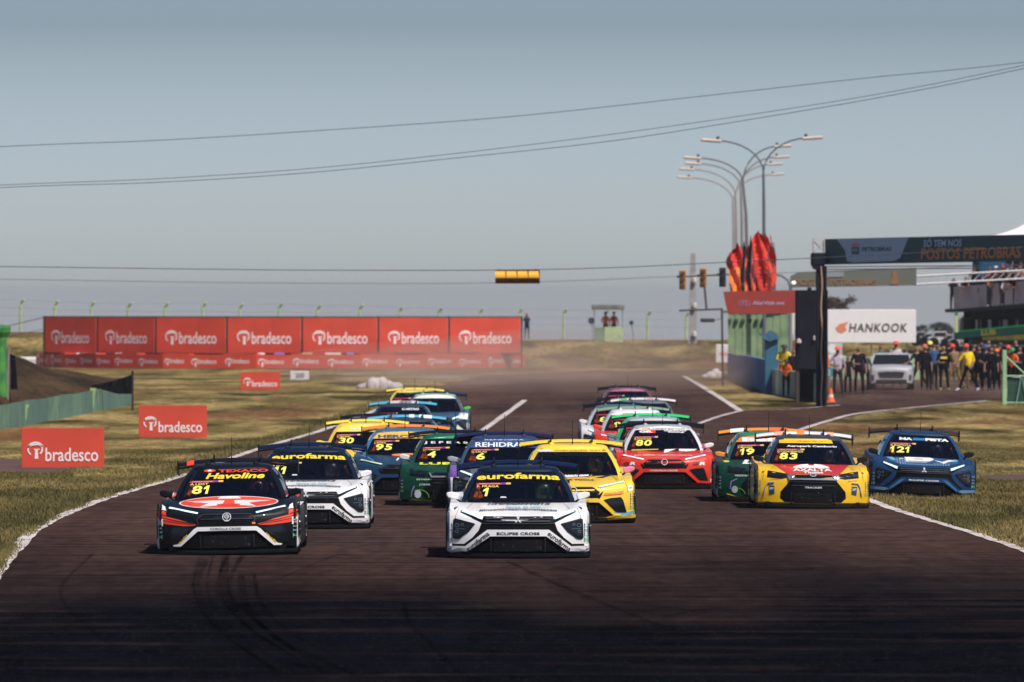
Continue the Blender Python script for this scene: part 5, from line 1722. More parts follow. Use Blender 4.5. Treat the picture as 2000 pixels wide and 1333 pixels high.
@once
def cap_mesh():
    m = MB()
    m.lathe([(.106, -.02), (.108, .02), (.090, .065), (.055, .092), (.01, .10)], (0, 0, 0), 14)
    m.grid([[(-.07, -.09, -.005), (-.075, -.15, -.015), (-.05, -.19, -.03)], [(0, -.10, .01), (0, -.17, .0), (0, -.21, -.02)], [(.07, -.09, -.005), (.075, -.15, -.015), (.05, -.19, -.03)]])
    me = m.mesh('cap'); smooth(me, 60)
    return me
@once
def nose_mesh():
    m = MB(); m.add([(-.012, 0, -.02), (.012, 0, -.02), (0, -.03, -.018), (0, .002, .03), (0, .01, -.02)], [(0, 2, 3), (2, 1, 3), (0, 4, 2), (4, 1, 2)])
    return m.mesh('nose')
SKIN_T = [(.28, .135, .085), (.20, .09, .055), (.36, .19, .13), (.13, .06, .04)]
def person(label, loc, pose='stand', shirt=(.02, .02, .03), legs=(.012, .013, .02), shoes=(.03, .03, .03), hair=(.012, .009, .008), cap=None, rz=0, h=1.72, skin=0, group='people standing in the pit lane', rail=None):
    ms = [mat(SKIN_T[skin], rough=.6, var=.1), mat(tuple(v * (.45 if sum(shirt) < .12 else 1) for v in shirt), rough=.9, var=.4, scale=7, spec=.1), mat(tuple(v * (.45 if sum(legs) < .12 else 1) for v in legs), rough=.9, var=.4, scale=7, spec=.1), mat(shoes, rough=.7), mat(hair, rough=.8)]
    s = h / 1.76
    o = link('person', HM[pose], ms, loc=loc, rot=(0, 0, rz))
    o.scale = (s, s, s)
    tag(o, label, 'person', group)
    J = POSES[pose]
    f = J.get('face', (0, -.035, 1.64))
    if cap:
        link('cap', cap_mesh(), mat(cap, rough=.7), o, loc=(f[0], f[1] + .02, f[2] + .04))
    link('nose', nose_mesh(), ms[0], o, loc=(f[0], f[1] - .083, f[2] - .01))
    return o
HAZE_D = .00011
# ================================================================== right side: pit wall, gantry, post, building
def rel(px, py, Y, o):
    return P(px, py, Y) - o
# pit wall running away along x ~ 10
def wall_run(name, label, pts, h0, h1, colours, th=.22):
    t = thing(name, label, 'wall')
    for i in range(len(pts) - 1):
        p, q = Vector((*pts[i], 0)), Vector((*pts[i + 1], 0))
        q = p + (q - p) * .995
        u = (q - p).normalized(); nrm = Vector((-u.y, u.x, 0))
        if nrm.x < 0: nrm = -nrm
        d = nrm * th
        a, b = gz(p.y), gz(q.y)
        ha = h0 + (h1 - h0) * i / (len(pts) - 1); hb = h0 + (h1 - h0) * (i + 1) / (len(pts) - 1)
        m = MB()
        m.add([p + Vector((0, 0, a)), q + Vector((0, 0, b)), q + d + Vector((0, 0, b)), p + d + Vector((0, 0, a)), p + Vector((0, 0, a + ha)), q + Vector((0, 0, b + hb)), q + d + Vector((0, 0, b + hb)), p + d + Vector((0, 0, a + ha))],
              [(3, 2, 1, 0), (4, 5, 6, 7), (0, 1, 5, 4), (1, 2, 6, 5), (2, 3, 7, 6), (3, 0, 4, 7)])
        c = colours[i % len(colours)]
        link('wall_panel', m, mat(c, rough=.85, var=.35, scale=1.2), t)
    return t
wall_run('pit_wall', 'dark blue painted wall below the green corrugated hut', [G(1421, 735), G(1440, 743), G(1460, 752), G(1497, 768)], 1.05, 1.25, [(.06, .16, .33), (.05, .14, .30)])
wall_run('pit_wall', 'grey and pale green wall at the foot of the gantry column', [G(1498, 768), G(1515, 771), G(1521, 772), G(1548, 777), G(1577, 782), G(1582, 783), G(1597, 787)], .92, 1.0,
         [(.34, .32, .30), (.60, .78, .48), (.30, .42, .34), (.34, .32, .30), (.36, .38, .33), (.66, .84, .52)])
# corrugated green hut above the blue wall
Yh = 345
o = Vector((PX(1425, 362), 362, 1.0))
t = thing('green_hut', 'pale green corrugated hut under the red name board', 'hut', o)
m = MB(); n = 40
a = P(1426, 690, 351) - o; b = P(1498, 712, 350.8) - o
rows = [[], []]
for i in range(n + 1):
    u = i / n
    p = a + (b - a) * u
    w = .09 * math.cos(u * 2 * math.pi * 5)
    zb = PZ(690 + 20 * u, 351 - .2 * u) - o.z; zt = PZ(612, 351 - .2 * u) - o.z
    rows[0].append((p.x - w, p.y, zb)); rows[1].append((p.x - w, p.y, zt))
m.grid(rows)
m.grid([[(x + 1.0, y, z) for x, y, z in r_] for r_ in rows], flip=True)
link('wall', m, mat((.24, .33, .17), rough=.8, var=.35, scale=1.5, dirt=(.13, .21, .11)), t)
m = MB()
for u in np.linspace(.04, .96, 6):
    p = a + (b - a) * u
    m = MB(); m.box(-.10, .05, -.14, .2, 0, .16, .02)
    link('roof_bracket', m, mat((.035, .09, .05), rough=.8), t, loc=(p.x - .06, p.y, PZ(630, 351 - .2 * u) - o.z))
m = MB(); q0, q1_ = a, b
m.add([(a.x - .3, a.y, PZ(612, 352) - o.z), (b.x - .3, b.y, PZ(612, 350) - o.z), (b.x + 1.2, b.y, PZ(612, 350) - o.z), (a.x + 1.2, a.y, PZ(612, 352) - o.z),
       (a.x - .3, a.y, PZ(612, 352) - o.z + .12), (b.x - .3, b.y, PZ(612, 350) - o.z + .12), (b.x + 1.2, b.y, PZ(612, 350) - o.z + .12), (a.x + 1.2, a.y, PZ(612, 352) - o.z + .12)],
      [(3, 2, 1, 0), (4, 5, 6, 7), (0, 1, 5, 4), (1, 2, 6, 5), (2, 3, 7, 6), (3, 0, 4, 7)])
link('roof', m, mat((.12, .18, .12), rough=.8), t)
# red name board
Y = 300; o = P(1485, 613, Y)
t = thing('name_board', 'dark red board with pale emblem and lettering above the pit wall', 'signboard', o)
k = Y / FPX
m = MB(); m.prism([(-63 * k, -1 * k), (70 * k, 1 * k), (70 * k, 46 * k), (-72 * k, 43 * k), (-70 * k, 30 * k)], lambda u, v: (u, 0, v), lambda u, v: (u, .12, v))
link('panel', m, mat((.30, .034, .022), rough=.7, var=.15, scale=1), t)
tx = text_in('AlorVisit ont', -15 * k, 17 * k, 47 * k, 25 * k, .03)
m = MB(); m.add([(u, -.015, v) for u, v in tx[0]], tx[1]); link('lettering', m, mat((.42, .30, .42), rough=.7), t)
em = join2d(ring(-34 * k, 20 * k, 9 * k, 6 * k, 1.2 * k), ring(-28 * k, 20 * k, 9 * k, 6 * k, 1.2 * k), ring(-31 * k, 21 * k, 4 * k, 3 * k, 1.2 * k))
m = MB(); m.add([(u, -.015, v) for u, v in em[0]], em[1]); link('emblem', m, mat((.36, .18, .26), rough=.7), t)
# white board behind the post
Y = 352; o = P(1526, 655, Y); k = Y / FPX
t = thing('white_screen', 'white screen seen under the dark red name board', 'screen', o)
m = MB(); m.box(-32 * k, 30 * k, 0, .1, 0, 44 * k, .01); link('panel', m, mat((.72, .68, .66), rough=.8, var=.1), t)
for x in (-32, -8, 30):
    m = MB(); m.tube([(x * k, -.05, -100 * k), (x * k, -.05, 44 * k)], .04, 6)
    link('post', m, mat((.16, .12, .11), rough=.8), t)
# teal cabinet with folded cover
Y = 306; o = Vector((PX(1507, Y), Y, gz(Y) + .9)); k = Y / FPX
t = thing('teal_cabinet', 'teal upright cabinet with rumpled cover on top beside the green hut', 'cabinet', o)
m = MB(); zt = PZ(662, Y) - o.z; m.box(-13 * k, 13 * k, 0, .5, -.9, zt, .02)
link('body', m, mat((.030, .125, .20), rough=.6, var=.2), t)
m = MB(); m.grid([[(-26 * k, -.1, zt + .26), (-15 * k, -.15, zt + .10), (-4 * k, -.1, zt + .33), (9 * k, -.1, zt + .22), (14 * k, -.1, zt + .05)], [(-24 * k, -.12, zt + .16), (-15 * k, -.2, zt + .0), (-4 * k, -.2, zt - .10), (9 * k, -.15, zt - .02), (14 * k, -.1, zt - .05)], [(-22 * k, .3, zt + .2), (-15 * k, .3, zt + .06), (-4 * k, .35, zt + .2), (9 * k, .3, zt + .15), (14 * k, .3, zt + .02)], [(-26 * k, -.1, zt + .26), (-15 * k, -.15, zt + .10), (-4 * k, -.1, zt + .33), (9 * k, -.1, zt + .22), (14 * k, -.1, zt + .05)]])
link('cover', m, mat((.02, .09, .15), rough=.8, var=.3), t)
# black tower panel
Y = 287; o = Vector((PX(1586, Y), Y, gz(Y))); k = Y / FPX
t = thing('black_tower', 'tall black clad tower right of the dark red board', 'tower', o)
m = MB(); H = PZ(567, Y) - o.z
m.box(-30 * k, 31 * k, 0, 1.6, PZ(722, Y) - o.z, H, .02)
link('cladding', m, mat((.010, .011, .018), rough=.8, var=.5, scale=1.0, spec=.15), t)
m = MB()
for x in (-28, 28):
    m.box(x * k - .06, x * k + .06, .05, .17, 0, PZ(722, Y) - o.z)
link('leg', m, mat((.05, .035, .03), rough=.8), t)
m = MB(); m.box(-30 * k, 31 * k, 1.3, 1.4, .0, PZ(722, Y) - o.z)
link('back_panel', m, mat((.022, .018, .02), rough=.9), t)
for (x, y_) in ((1560, 670), (1590, 664)):
    m = MB(); m.lathe([(.02, -.02), (.10 if x < 1580 else .04, 0), (.08 if x < 1580 else .03, .12), (.02, .15)], (0, 0, 0), 8)
    link('fitting', m, mat((.5, .45, .42), rough=.6), t, loc=(PX(x, Y) - o.x, -.1, PZ(y_, Y) - o.z))

# gantry across the pit lane
GREY_G = mat((.050, .105, .105), rough=.75, var=.12, scale=.5)
Y0 = 278; base = Vector((PX(1603, Y0), Y0, gz(Y0))); k = Y0 / FPX
t = thing('gantry', 'dark gantry with grey green banner lettered POSTOS PETROBRAS spanning the pit lane', 'gantry', base)
m = MB(); zc = PZ(520, Y0) - base.z
for (dx_, dy_) in ((-6, 0), (9, 0), (-6, .35), (9, .35)):
    m.tube([(dx_ * k, dy_, 0), (dx_ * k, dy_, zc)], .055, 6)
for i in range(12):
    z = zc * i / 12
    m.tube([(-6 * k, 0, z), (9 * k, 0, z + zc / 12)], .02, 5)
m.box(-9 * k, 12 * k, .06, .34, .0, zc)
link('column', m, mat((.014, .014, .020), rough=.6, var=.3, spec=.2), t)
m = MB(); m.tube([(1.5 * k - .02 * math.sin(i), -.08, zc * i / 20) for i in range(21)], .030, 5)
link('cable', m, mat((.42, .27, .18), rough=.8), t)
m = MB(); m.box(-19 * k, 9 * k, -.12, .5, PZ(520, Y0) - base.z, PZ(494, Y0) - base.z, .05); m.prism([(-13 * k, PZ(527, Y0) - base.z), (12 * k, PZ(527, Y0) - base.z), (9 * k, PZ(519.5, Y0) - base.z), (-18 * k, PZ(519.5, Y0) - base.z)], lambda u, v: (u, -.1, v), lambda u, v: (u, .45, v))
link('sleeve_block', m, mat((.006, .009, .018), rough=.6, spec=.2), t)
m = MB()
z0, z1 = PZ(494, Y0) - base.z, PZ(470, Y0) - base.z
for x in (-14, 7):
    for y_ in (0, .35): m.tube([(x * k, y_, z0), (x * k, y_, z1)], .022, 5)
m.tube([(-14 * k, 0, z0), (7 * k, 0, z1)], .015, 5); m.tube([(-14 * k, .35, z1), (7 * k, .35, z0)], .015, 5)
m.box(-15 * k, 8 * k, -.02, .38, z1, z1 + .07)
link('truss_top', m, mat((.55, .48, .46), rough=.5), t)
# banner follows two anchor depths
BYL, BYR = 278.5, 262.0
PR = 2140
def gp(px, py):
    """point on the banner plane seen at this pixel column"""
    u = (px - 1608) / (PR - 1608)
    Yb = BYL + (BYR - BYL) * u
    return P(px, py, Yb)
def top(px): return 467.5 - (px - 1608) * .0235
def bot(px): return 517.5 - (px - 1608) * .0185
m = MB(); rows = []
for i in range(15):
    px = 1608 + (PR - 1608) * i / 14
    a_, b_ = gp(px, bot(px)) - base, gp(px, top(px)) - base
    rows.append([a_, b_, b_ + Vector((0, .5, 0)), a_ + Vector((0, .5, 0)), a_])
m.grid(rows)
link('banner', m, GREY_G, t)
def on_banner(nm, shape, c, off=.03):
    """shape in photo-like coordinates of the banner: u along, v 0..1 up"""
    m = MB()
    m.add([gp(u, bot(u) + (top(u) - bot(u)) * v) - base + Vector((0, -off, 0)) for u, v in shape[0]], shape[1])
    link(nm, m, mat(c, rough=.75, var=.08), t)
on_banner('banner_field', polys([(1634, .98), (1650, .55), (1654, .12), (1668, .06), (1746, .10), (1758, .20), (1774, .97)]), (.42, .55, .64))
on_banner('emblem', polys([(1663, .80), (1678, .80), (1678, .70), (1663, .70)]), (.80, .28, .09), .05)
on_banner('emblem', polys([(1663, .67), (1678, .67), (1678, .38), (1663, .38)]), (.07, .12, .13), .05)
on_banner('lettering', text_in('BR', 1665, .48, 1676, .62, .03), (.35, .42, .46), .07)
on_banner('lettering', text_in('PETROBRAS', 1683, .48, 1741, .65, .03, .15), (.035, .06, .07), .05)
on_banner('lettering', text_in('SÓ TEM NOS', 1803, .60, 1878, .94, .02, .12), (.50, .68, .80), .05)
on_banner('lettering', text_in('POSTOS PETROBRAS', 1798, .12, 1994, .56, .03, .08), (.62, .26, .08), .05)
m = MB()
for py_off in (4, 9):
    m.tube([gp(1608, bot(1608) + py_off) - base + Vector((0, .4, 0)), gp(PR, bot(PR) + py_off + 6) - base + Vector((0, .4, 0))], .018, 5)
link('stay_cable', m, mat((.45, .44, .46), rough=.5), t)
# second gantry farther down the pit lane
Y1 = 332; o = P(1672, 562, Y1); k = Y1 / FPX
t = thing('gantry', 'second gantry farther back with faded grey banner and white truss arm', 'gantry', o)
m = MB(); m.prism([(-128 * k, 0), (118 * k, 4 * k), (118 * k, 39 * k), (-112 * k, 30 * k), (-128 * k, 22 * k)], lambda u, v: (u, 0, v), lambda u, v: (u, .4, v))
link('banner', m, mat((.13, .135, .11), rough=.8, var=.15, scale=.4), t)
def ob(nm, shape, c):
    m = MB(); m.add([(u * k, -.03, v * k) for u, v in shape[0]], shape[1]); link(nm, m, mat(c, rough=.8), t)
ob('lettering', text_in('POSTOS PETROBRAS', -118, 4, 40, 17, .03), (.26, .14, .07))
ob('banner_field', polys([(-60, 20), (-24, 21), (-24, 31), (-60, 30)]), (.24, .26, .28))
ob('emblem', polys([(66, 6), (84, 6), (80, 20), (78, 34), (72, 34), (70, 20)]), (.26, .13, .06))
m = MB()
for z in (6, 22):
    m.tube([(118 * k, .2, z * k), (340 * k, .2, (z + 12) * k)], .045, 6)
for i in range(14):
    x = 118 + 222 * i / 14
    m.tube([(x * k, .2, (6 + 12 * i / 14) * k), ((x + 16) * k, .2, (22 + 12 * (i + 1) / 14) * k)], .015, 4)
link('truss_arm', m, mat((.62, .58, .58), rough=.5), t)
m = MB(); m.tube([(-90 * k, .6, 0), (-90 * k, .6, -4.0)], .09, 8); link('column', m, mat((.02, .02, .025), rough=.7), t)
m = MB(); m.tube([(340 * k, .6, 30 * k), (340 * k, .6, -4.0)], .09, 8); link('column', m, mat((.02, .02, .025), rough=.7), t)

# big white board
Y = 402; k = Y / FPX; o = P(1702, 670, Y)
t = thing('billboard', 'big white hankook board behind the silver car in the pit lane', 'billboard', o)
m = MB(); m.box(-87 * k, 87 * k, 0, .12, 0, 65 * k, .02); link('panel', m, mat((.76, .73, .72), rough=.8, var=.05), t)
for x in (-70, 0, 70):
    m = MB(); m.tube([(x * k, .3, -.8), (x * k, .2, 60 * k)], .05, 6)
    link('post', m, METAL, t)
tx = text_in('HANKOOK', -44 * k, 21 * k, 70 * k, 38 * k, .02, .15, 1.12)
m = MB(); m.add([(u, -.02, v) for u, v in tx[0]], tx[1]); link('lettering', m, mat((.06, .05, .055), rough=.7), t)
m = MB(); sh = polys([(-70, 29), (-62, 37), (-44, 41), (-52, 33), (-48, 25), (-58, 19), (-66, 22)]); m.add([(u * k, -.02, v * k) for u, v in sh[0]], sh[1]); link('emblem', m, mat((.70, .22, .10), rough=.7), t)

# traffic light mast, flags, pylon, tower
Y = 315; k = Y / FPX; o = Vector((PX(1544, Y), Y, gz(Y)))
t = thing('signal_mast', 'curved grey mast whose long arm carries three signal heads', 'mast', o)
z = lambda py: PZ(py, Y) - o.z
m = MB(); m.tube([(0, 0, 0), (0, 0, z(560)), (-4 * k, 0, z(548)), (-18 * k, 0, z(538)), (-50 * k, 0, z(534)), (-120 * k, 0, z(536)), (-222 * k, 0, z(541))], .07, 7, .045)
link('pole', m, mat((.22, .21, .22), rough=.6), t)
m = MB(); m.lathe([(.01, 0), (.07, .02), (.08, .10), (.03, .13)], (0, 0, 0), 10)
link('lamp', m, mat((.95, .93, .85), rough=.3, emit=1.0), t, loc=(6 * k, -.1, z(556)))
for px_, py_, c in ((1333, 547, (.42, .19, .03)), (1373, 543, (.42, .18, .02)), (1411, 542, (.03, .04, .06))):
    m = MB(); m.box(-6.5 * k, 6.5 * k, -.14, .14, -19 * k, 19 * k, .03)
    h = link('signal_head', m, mat(c, rough=.6, var=.2), t, loc=((px_ - 1544) * k, -.18, z(py_)))
    for j in range(3):
        m = MB(); m.lathe([(.085, 0), (.09, .06), (.06, .065)], (0, 0, 0), 10)
        link('lens', m, mat((.10, .05, .03) if c[0] > .1 else (.02, .02, .02), rough=.3), h, loc=(0, -.14, (12 - 12 * j) * k), rot=(R(90), 0, 0))
# second mast with a lower crossbar
Y = 330; k = Y / FPX; o = Vector((PX(1382, Y), Y, gz(Y)))
t = thing('signal_mast', 'brown T shaped mast with a crossbar left of the dark red board', 'mast', o)
z = lambda py: PZ(py, Y) - o.z
m = MB(); m.tube([(-56 * k, 0, z(607)), (30 * k, 0, z(604))], .045, 6); m.tube([(-6 * k, 0, z(560)), (-2 * k, 0, z(606))], .05, 6)
m.tube([(28 * k, 0, z(604)), (30 * k, .1, 0)], .05, 6)
link('crossbar', m, mat((.07, .045, .045), rough=.7), t)
m = MB(); m.box(-14 * k, 14 * k, -.1, .2, z(630), z(622), .04); m.tube([(14 * k, 0, z(626)), (30 * k, .1, z(622))], .015, 5)
link('junction_box', m, mat((.05, .045, .055), rough=.7), t)
Y = 450; k = Y / FPX; o = Vector((PX(1353, Y), Y, .9))
t = thing('utility_pole', 'tall tapering concrete utility pole on the bank', 'pole', o)
m = MB(); H = PZ(495, Y) - o.z
m.prism([(-8.5 * k, 0), (8.5 * k, 0), (5 * k, H), (-5 * k, H)], lambda u, v: (u, 0, v), lambda u, v: (u * .8, .3, v))
link('shaft', m, mat((.34, .31, .31), rough=.95, var=.3, scale=2), t)
for zz in (.3, 1.9, 3.3):
    m = MB(); m.lathe([(.06, -.1), (.12, 0), (.12, .2), (.05, .25)], (.10, -.15, H * .05 + zz), 8)
    link('insulator', m, mat((.62, .55, .52), rough=.5), t)

def lamp_post(label, Y, fx, fy, bx, L, Rt, c):
    """fork pixel, base column pixel and the two arm ends"""
    o = Vector((PX(bx, Y), Y, -.2)); k = Y / FPX
    t = thing('street_lamp', label, 'street lamp', o, group='double arm street lamps behind the flags')
    mm_ = mat(c, rough=.7)  # farther posts get a paler colour: distance haze painted in
    def W(px, py): return P(px, py, Y) - o
    m = MB(); m.tube([(0, 0, 0), W(fx + (bx - fx) * .4, fy + 60), W(fx, fy)], .10 * Y / 400, 7, .06 * Y / 400); link('pole', m, mm_, t)
    for e_ in (L, Rt):
        sgn = -1 if e_[0] < fx else 1
        dxp, dyp = e_[0] - fx, fy - e_[1]
        pts = [W(fx + dxp * (1 - math.cos(a)), fy - dyp * math.sin(a)) for a in np.linspace(0, math.pi / 2, 9)]
        m = MB(); m.tube(pts, .045 * Y / 400, 6); link('arm', m, mm_, t)
        m = MB(); m.box(-.45, .45, -.16, .16, -.07, .07, .05)
        h = link('lamp_head', m, mat((.62, .50, .42), rough=.5), t, loc=W(e_[0] + sgn * 9, e_[1]), rot=(0, R(-4 if sgn > 0 else 4), 0))
        m = MB(); m.lathe([(.07, 0), (.07, .10), (.03, .13)], (sgn * -.28, 0, .07), 8); link('photocell', m, mat((.05, .05, .06), rough=.6), h)
lamp_post('nearest and tallest double arm street lamp, dark grey, above the red flags', 350, 1491, 338, 1493, (1398, 275), (1578, 270), (.11, .12, .14))
lamp_post('double arm street lamp, second from the right, leaning slightly', 400, 1451, 357, 1466, (1361, 309), (1520, 286), (.16, .15, .16))
lamp_post('double arm street lamp, third from the right, paler', 440, 1447, 368, 1452, (1362, 320), (1518, 307), (.26, .24, .24))
lamp_post('double arm street lamp, fourth from the right', 470, 1437, 384, 1441, (1350, 331), (1506, 321), (.34, .31, .30))
lamp_post('palest and lowest double arm street lamp, leftmost of the row', 500, 1432, 394, 1436, (1345, 347), (1509, 341), (.38, .35, .34))

def flag(label, px0, px1, pyt, pyb, c, Y, c2=None, lean=0):
    k = Y / FPX; o = P((px0 + px1) / 2, pyb, Y)
    t = thing('feather_flag', label, 'flag', o, group='feather flags bunched above the dark red board')
    w = (px1 - px0) * k; h = (pyb - pyt) * k
    m = MB(); m.tube([(w * .42, .02, -.9), (w * .45 + lean * .3, .02, h * .7), (w * .3 + lean, .02, h)], .02, 5); link('pole', m, mat((.08, .08, .09), rough=.5), t)
    rows = []; rows2 = []
    for i in range(15):
        v = i / 14
        half = w / 2 * ((.80 + .25 * v) * max(0., 1 - v ** 5) ** .5 + .05 * math.sin(9 * v + px0)) + .005
        r_ = []
        for j in range(7):
            u = -1 + 2 * j / 6
            r_.append((u * half * (1 + .10 * math.sin(13 * v + px0 * u)) + lean * v + .05 * math.sin(6 * v + px0), .12 * math.sin(u * 5 + v * 9 + px0), v * h + .10 * math.sin(u * 3 + px0) * v))
        rows.append(r_); rows2.append([(x, y + .015, z_) for x, y, z_ in r_])
    m = MB(); m.grid(rows); m.grid(rows2, flip=True)
    m.mi = []
    nf = len(m.f)
    for idx in range(nf):
        row = (idx % (nf // 2)) // 6
        m.mi.append(1 if (c2 and row < 7) else 0)
    link('sail', m, [mat(c, rough=.8, var=.3, scale=1.5), mat(c2 or c, rough=.8, var=.25, scale=1.5)], t)
    return t
flag('red flag with orange foot, leftmost of the bunch', 1421, 1456, 478, 570, (.72, .045, .03), 312, (.90, .22, .05))
flag('dark green narrow flag beside the red and orange one', 1448, 1455, 474, 570, (.02, .07, .06), 311)
flag('orange red flag showing between the green and the black ones', 1446, 1474, 482, 570, (.75, .09, .03), 312.5)
flag('black flag in the middle of the bunch', 1460, 1468, 463, 570, (.02, .018, .035), 310)
flag('broad bright red flag right of the black one', 1461, 1503, 455, 570, (.74, .045, .02), 313, (.50, .03, .02))
flag('red flag with lilac streak right of the broad bright red one', 1476, 1512, 461, 570, (.66, .04, .03), 313.6, (.70, .06, .03))
flag('dark red flag at the right edge of the bunch', 1488, 1516, 474, 570, (.62, .035, .018), 314.5, (.70, .06, .02))
flag('narrow navy flag tucked behind the rightmost red one', 1500, 1514, 484, 552, (.02, .04, .10), 316)

# watch tower on the bank
Y = 452; k = Y / FPX; o = P(1188, 667, Y)
t = thing('marshal_post', 'pale green marshal post with canopy on the bank', 'marshal post', o)
m = MB(); m.box(-26 * k, -8 * k, 0, 1.2, -.3, 27 * k, .01); link('side_panel', m, mat((.16, .26, .17), rough=.85, var=.2), t)
m = MB(); m.box(-7.5 * k, 29 * k, 0, 1.2, -.3, 28 * k, .01); link('front_panel', m, mat((.40, .50, .28), rough=.85, var=.2), t)
m = MB(); m.box(-32 * k, 32 * k, -.2, 1.4, 62 * k, 72 * k, .05); link('canopy', m, mat((.20, .21, .19), rough=.85, var=.4, scale=3), t)
for x, y_ in ((-27, 0), (28, 0), (-27, 1.15), (28, 1.15)):
    m = MB(); m.tube([(x * k, y_, 25 * k), (x * k, y_, 63 * k)], .02, 5); link('post', m, mat((.25, .27, .27), rough=.7), t)
for px_, py_, r_ in ((1155, 627, .19), (1233, 631, .13)):
    oo = P(px_, py_, Y)
    tt = thing('loudspeaker', 'dark round loudspeaker on a thin stand %s of the marshal post' % ('left' if px_ < 1200 else 'right'), 'loudspeaker', (oo.x, oo.y, oo.z))
    m = MB(); m.lathe([(r_ * .4, -.15), (r_, .0), (r_ * .9, .06), (r_ * .3, .04)], (0, 0, 0), 14); link('horn', m, mat((.03, .04, .06), rough=.7), tt, rot=(R(90), 0, 0))
    m = MB(); m.tube([(0, .1, 0), (.1, .1, -.6), (.12, .1, -(665 - py_) * k - .3)], .022, 5); link('stand', m, mat((.14, .12, .13), rough=.7), tt)

# ---- people on the far side
ORV = (.80, .12, .02)
person('photographer in dark blue holding a camera beside the rightmost large banner', (PX(1029, 446), 446, PZ(664, 446)), 'camera', (.02, .035, .08), (.02, .03, .07), cap=(.25, .12, .08), h=1.45, group=None)
person('person in an orange vest standing in the marshal post, left of two', (PX(1183, 452.6), 452.6, PZ(664, 452.6)), 'stand2', ORV, cap=(.03, .03, .03), h=1.55, group=None)
person('person in a dull red vest standing in the marshal post, right of two', (PX(1199, 452.6), 452.6, PZ(664, 452.6)), 'stand', (.42, .07, .03), cap=(.03, .03, .04), h=1.55, group=None)
# people behind the pit wall counter
person('person in a yellow shirt behind the pit wall, reaching forward', (PX(1531, 305), 305, gz(305)), 'lean', (.80, .62, .05), h=1.95, cap=(.02, .03, .05), group='marshals behind the pit wall')
person('person in a bright orange vest bending behind the pit wall', (PX(1535, 298), 298, gz(298)), 'lean', (.85, .14, .02), h=1.45, group='marshals behind the pit wall', cap=(.05, .02, .02))
person('person in dark clothes between the yellow shirt and the black tower', (PX(1550, 303), 303, gz(303)), 'stand', (.03, .02, .03), h=1.75, group='marshals behind the pit wall')

# pit lane things
Y = 317; k = Y / FPX
def suv():
    x0 = PX(1741, Y)
    t = thing('silver_car', 'compact silver car with roof rails parked in the pit lane', 'car', (x0, Y, gz(Y)), R(-3))
    W = .86
    sil = paint((.42, .41, .43)); drk = mat((.02, .017, .018), rough=.5)
    m = MB()
    st = [(-.0, .62, .30, .78), (.06, .80, .26, .86), (.35, .86, .24, .93), (.9, .87, .24, .98), (1.2, .87, .24, 1.0), (3.4, .87, .24, 1.02), (3.75, .84, .26, .98), (3.85, .74, .32, .85)]
    rows = []
    for (y, w, zb, zt) in st:
        rows.append([(0, y, zb), (-w * .95, y, zb), (-w, y, zb + .08), (-w, y, zt - .22), (-w * .96, y, zt - .06), (-w * .86, y, zt), (0, y, zt + .02), (w * .86, y, zt), (w * .96, y, zt - .06), (w, y, zt - .22), (w, y, zb + .08), (w * .95, y, zb), (0, y, zb)])
    m.grid(rows); m.add(rows[0][:-1], [tuple(range(12))]); m.add(rows[-1][:-1], [tuple(range(12))])
    link('body', m, sil, t, sm=40)
    m = MB(); rows = []
    for (z, yf, yr, w) in ((.99, .95, 3.6, .80), (1.2, 1.22, 3.55, .74), (1.38, 1.45, 3.45, .67), (1.43, 1.60, 3.35, .62)):
        rows.append([(-w, yf, z), (w, yf, z), (w, yr, z), (-w, yr, z), (-w, yf, z)])
    m.grid(rows[2:]); m.add(rows[-1][:-1], [(0, 1, 2, 3)])
    link('roof', m, sil, t)
    m = MB(); m.add([(-.76, .97, 1.0), (.76, .97, 1.0), (.66, 1.44, 1.375), (-.66, 1.44, 1.375)], [(0, 1, 2, 3)]); link('windshield', m, mat((.012, .014, .016), rough=.25, spec=.3), t)
    for sd in (-1, 1):
        m = MB(); m.add([(sd * .80, .98, .99), (sd * .80, 3.55, .99), (sd * .67, 3.44, 1.38), (sd * .67, 1.45, 1.38)], [(0, 1, 2, 3)]); link('side_window', m, mat((.015, .018, .02), rough=.15, coat=.5), t)
        m = MB(); m.tube([(sd * .79, .95, 1.0), (sd * .68, 1.43, 1.385)], .035, 6); link('pillar', m, sil, t)
        m = MB(); m.box(sd * .98 - .09, sd * .98 + .09, 1.1, 1.22, .98, 1.12, .03); link('mirror', m, drk, t)
        m = MB(); m.prism([(sd * .45, .66), (sd * .80, .72), (sd * .78, .82), (sd * .50, .76)], lambda u, v: (u, .0 + .06 * abs(u), v), lambda u, v: (u, .2, v)); link('headlight', m, mat((.5, .5, .52), rough=.2, coat=.5), t)
        m = MB(); m.box(sd * .60 - .02, sd * .60 + .02, 1.7, 3.2, 1.45, 1.50, .01); link('roof_rail', m, METAL, t)
        m = MB(); m.prism([(sd * .52, .34), (sd * .76, .38), (sd * .80, .58), (sd * .70, .60)], lambda u, v: (u, -.0 + .03 * abs(u), v), lambda u, v: (u, .2, v)); link('fog_lamp', m, drk, t)
        for yc in (.72, 3.0):
            wh = link('wheel', tyre_mesh(), RUBBER, t, loc=(sd * .76, yc, .32), rot=(0, 0, 0 if sd > 0 else math.pi)); wh.scale = (.8, .95, .95)
            link('rim', rim_mesh(), METAL, wh)
    m = MB(); m.prism([(-.45, .50), (.45, .50), (.52, .70), (.05, .73), (0, .70), (-.05, .73), (-.52, .70)], lambda u, v: (u, -.03, v), lambda u, v: (u, .1, v)); link('grille', m, drk, t)
    m = MB(); m.box(-.60, .60, -.02, .15, .27, .42, .02); link('bumper_insert', m, drk, t)
    m = MB(); m.box(-.7, .7, 1.3, 3.4, .5, .97); link('interior', m, BLACK, t)
suv()
m = MB(); 
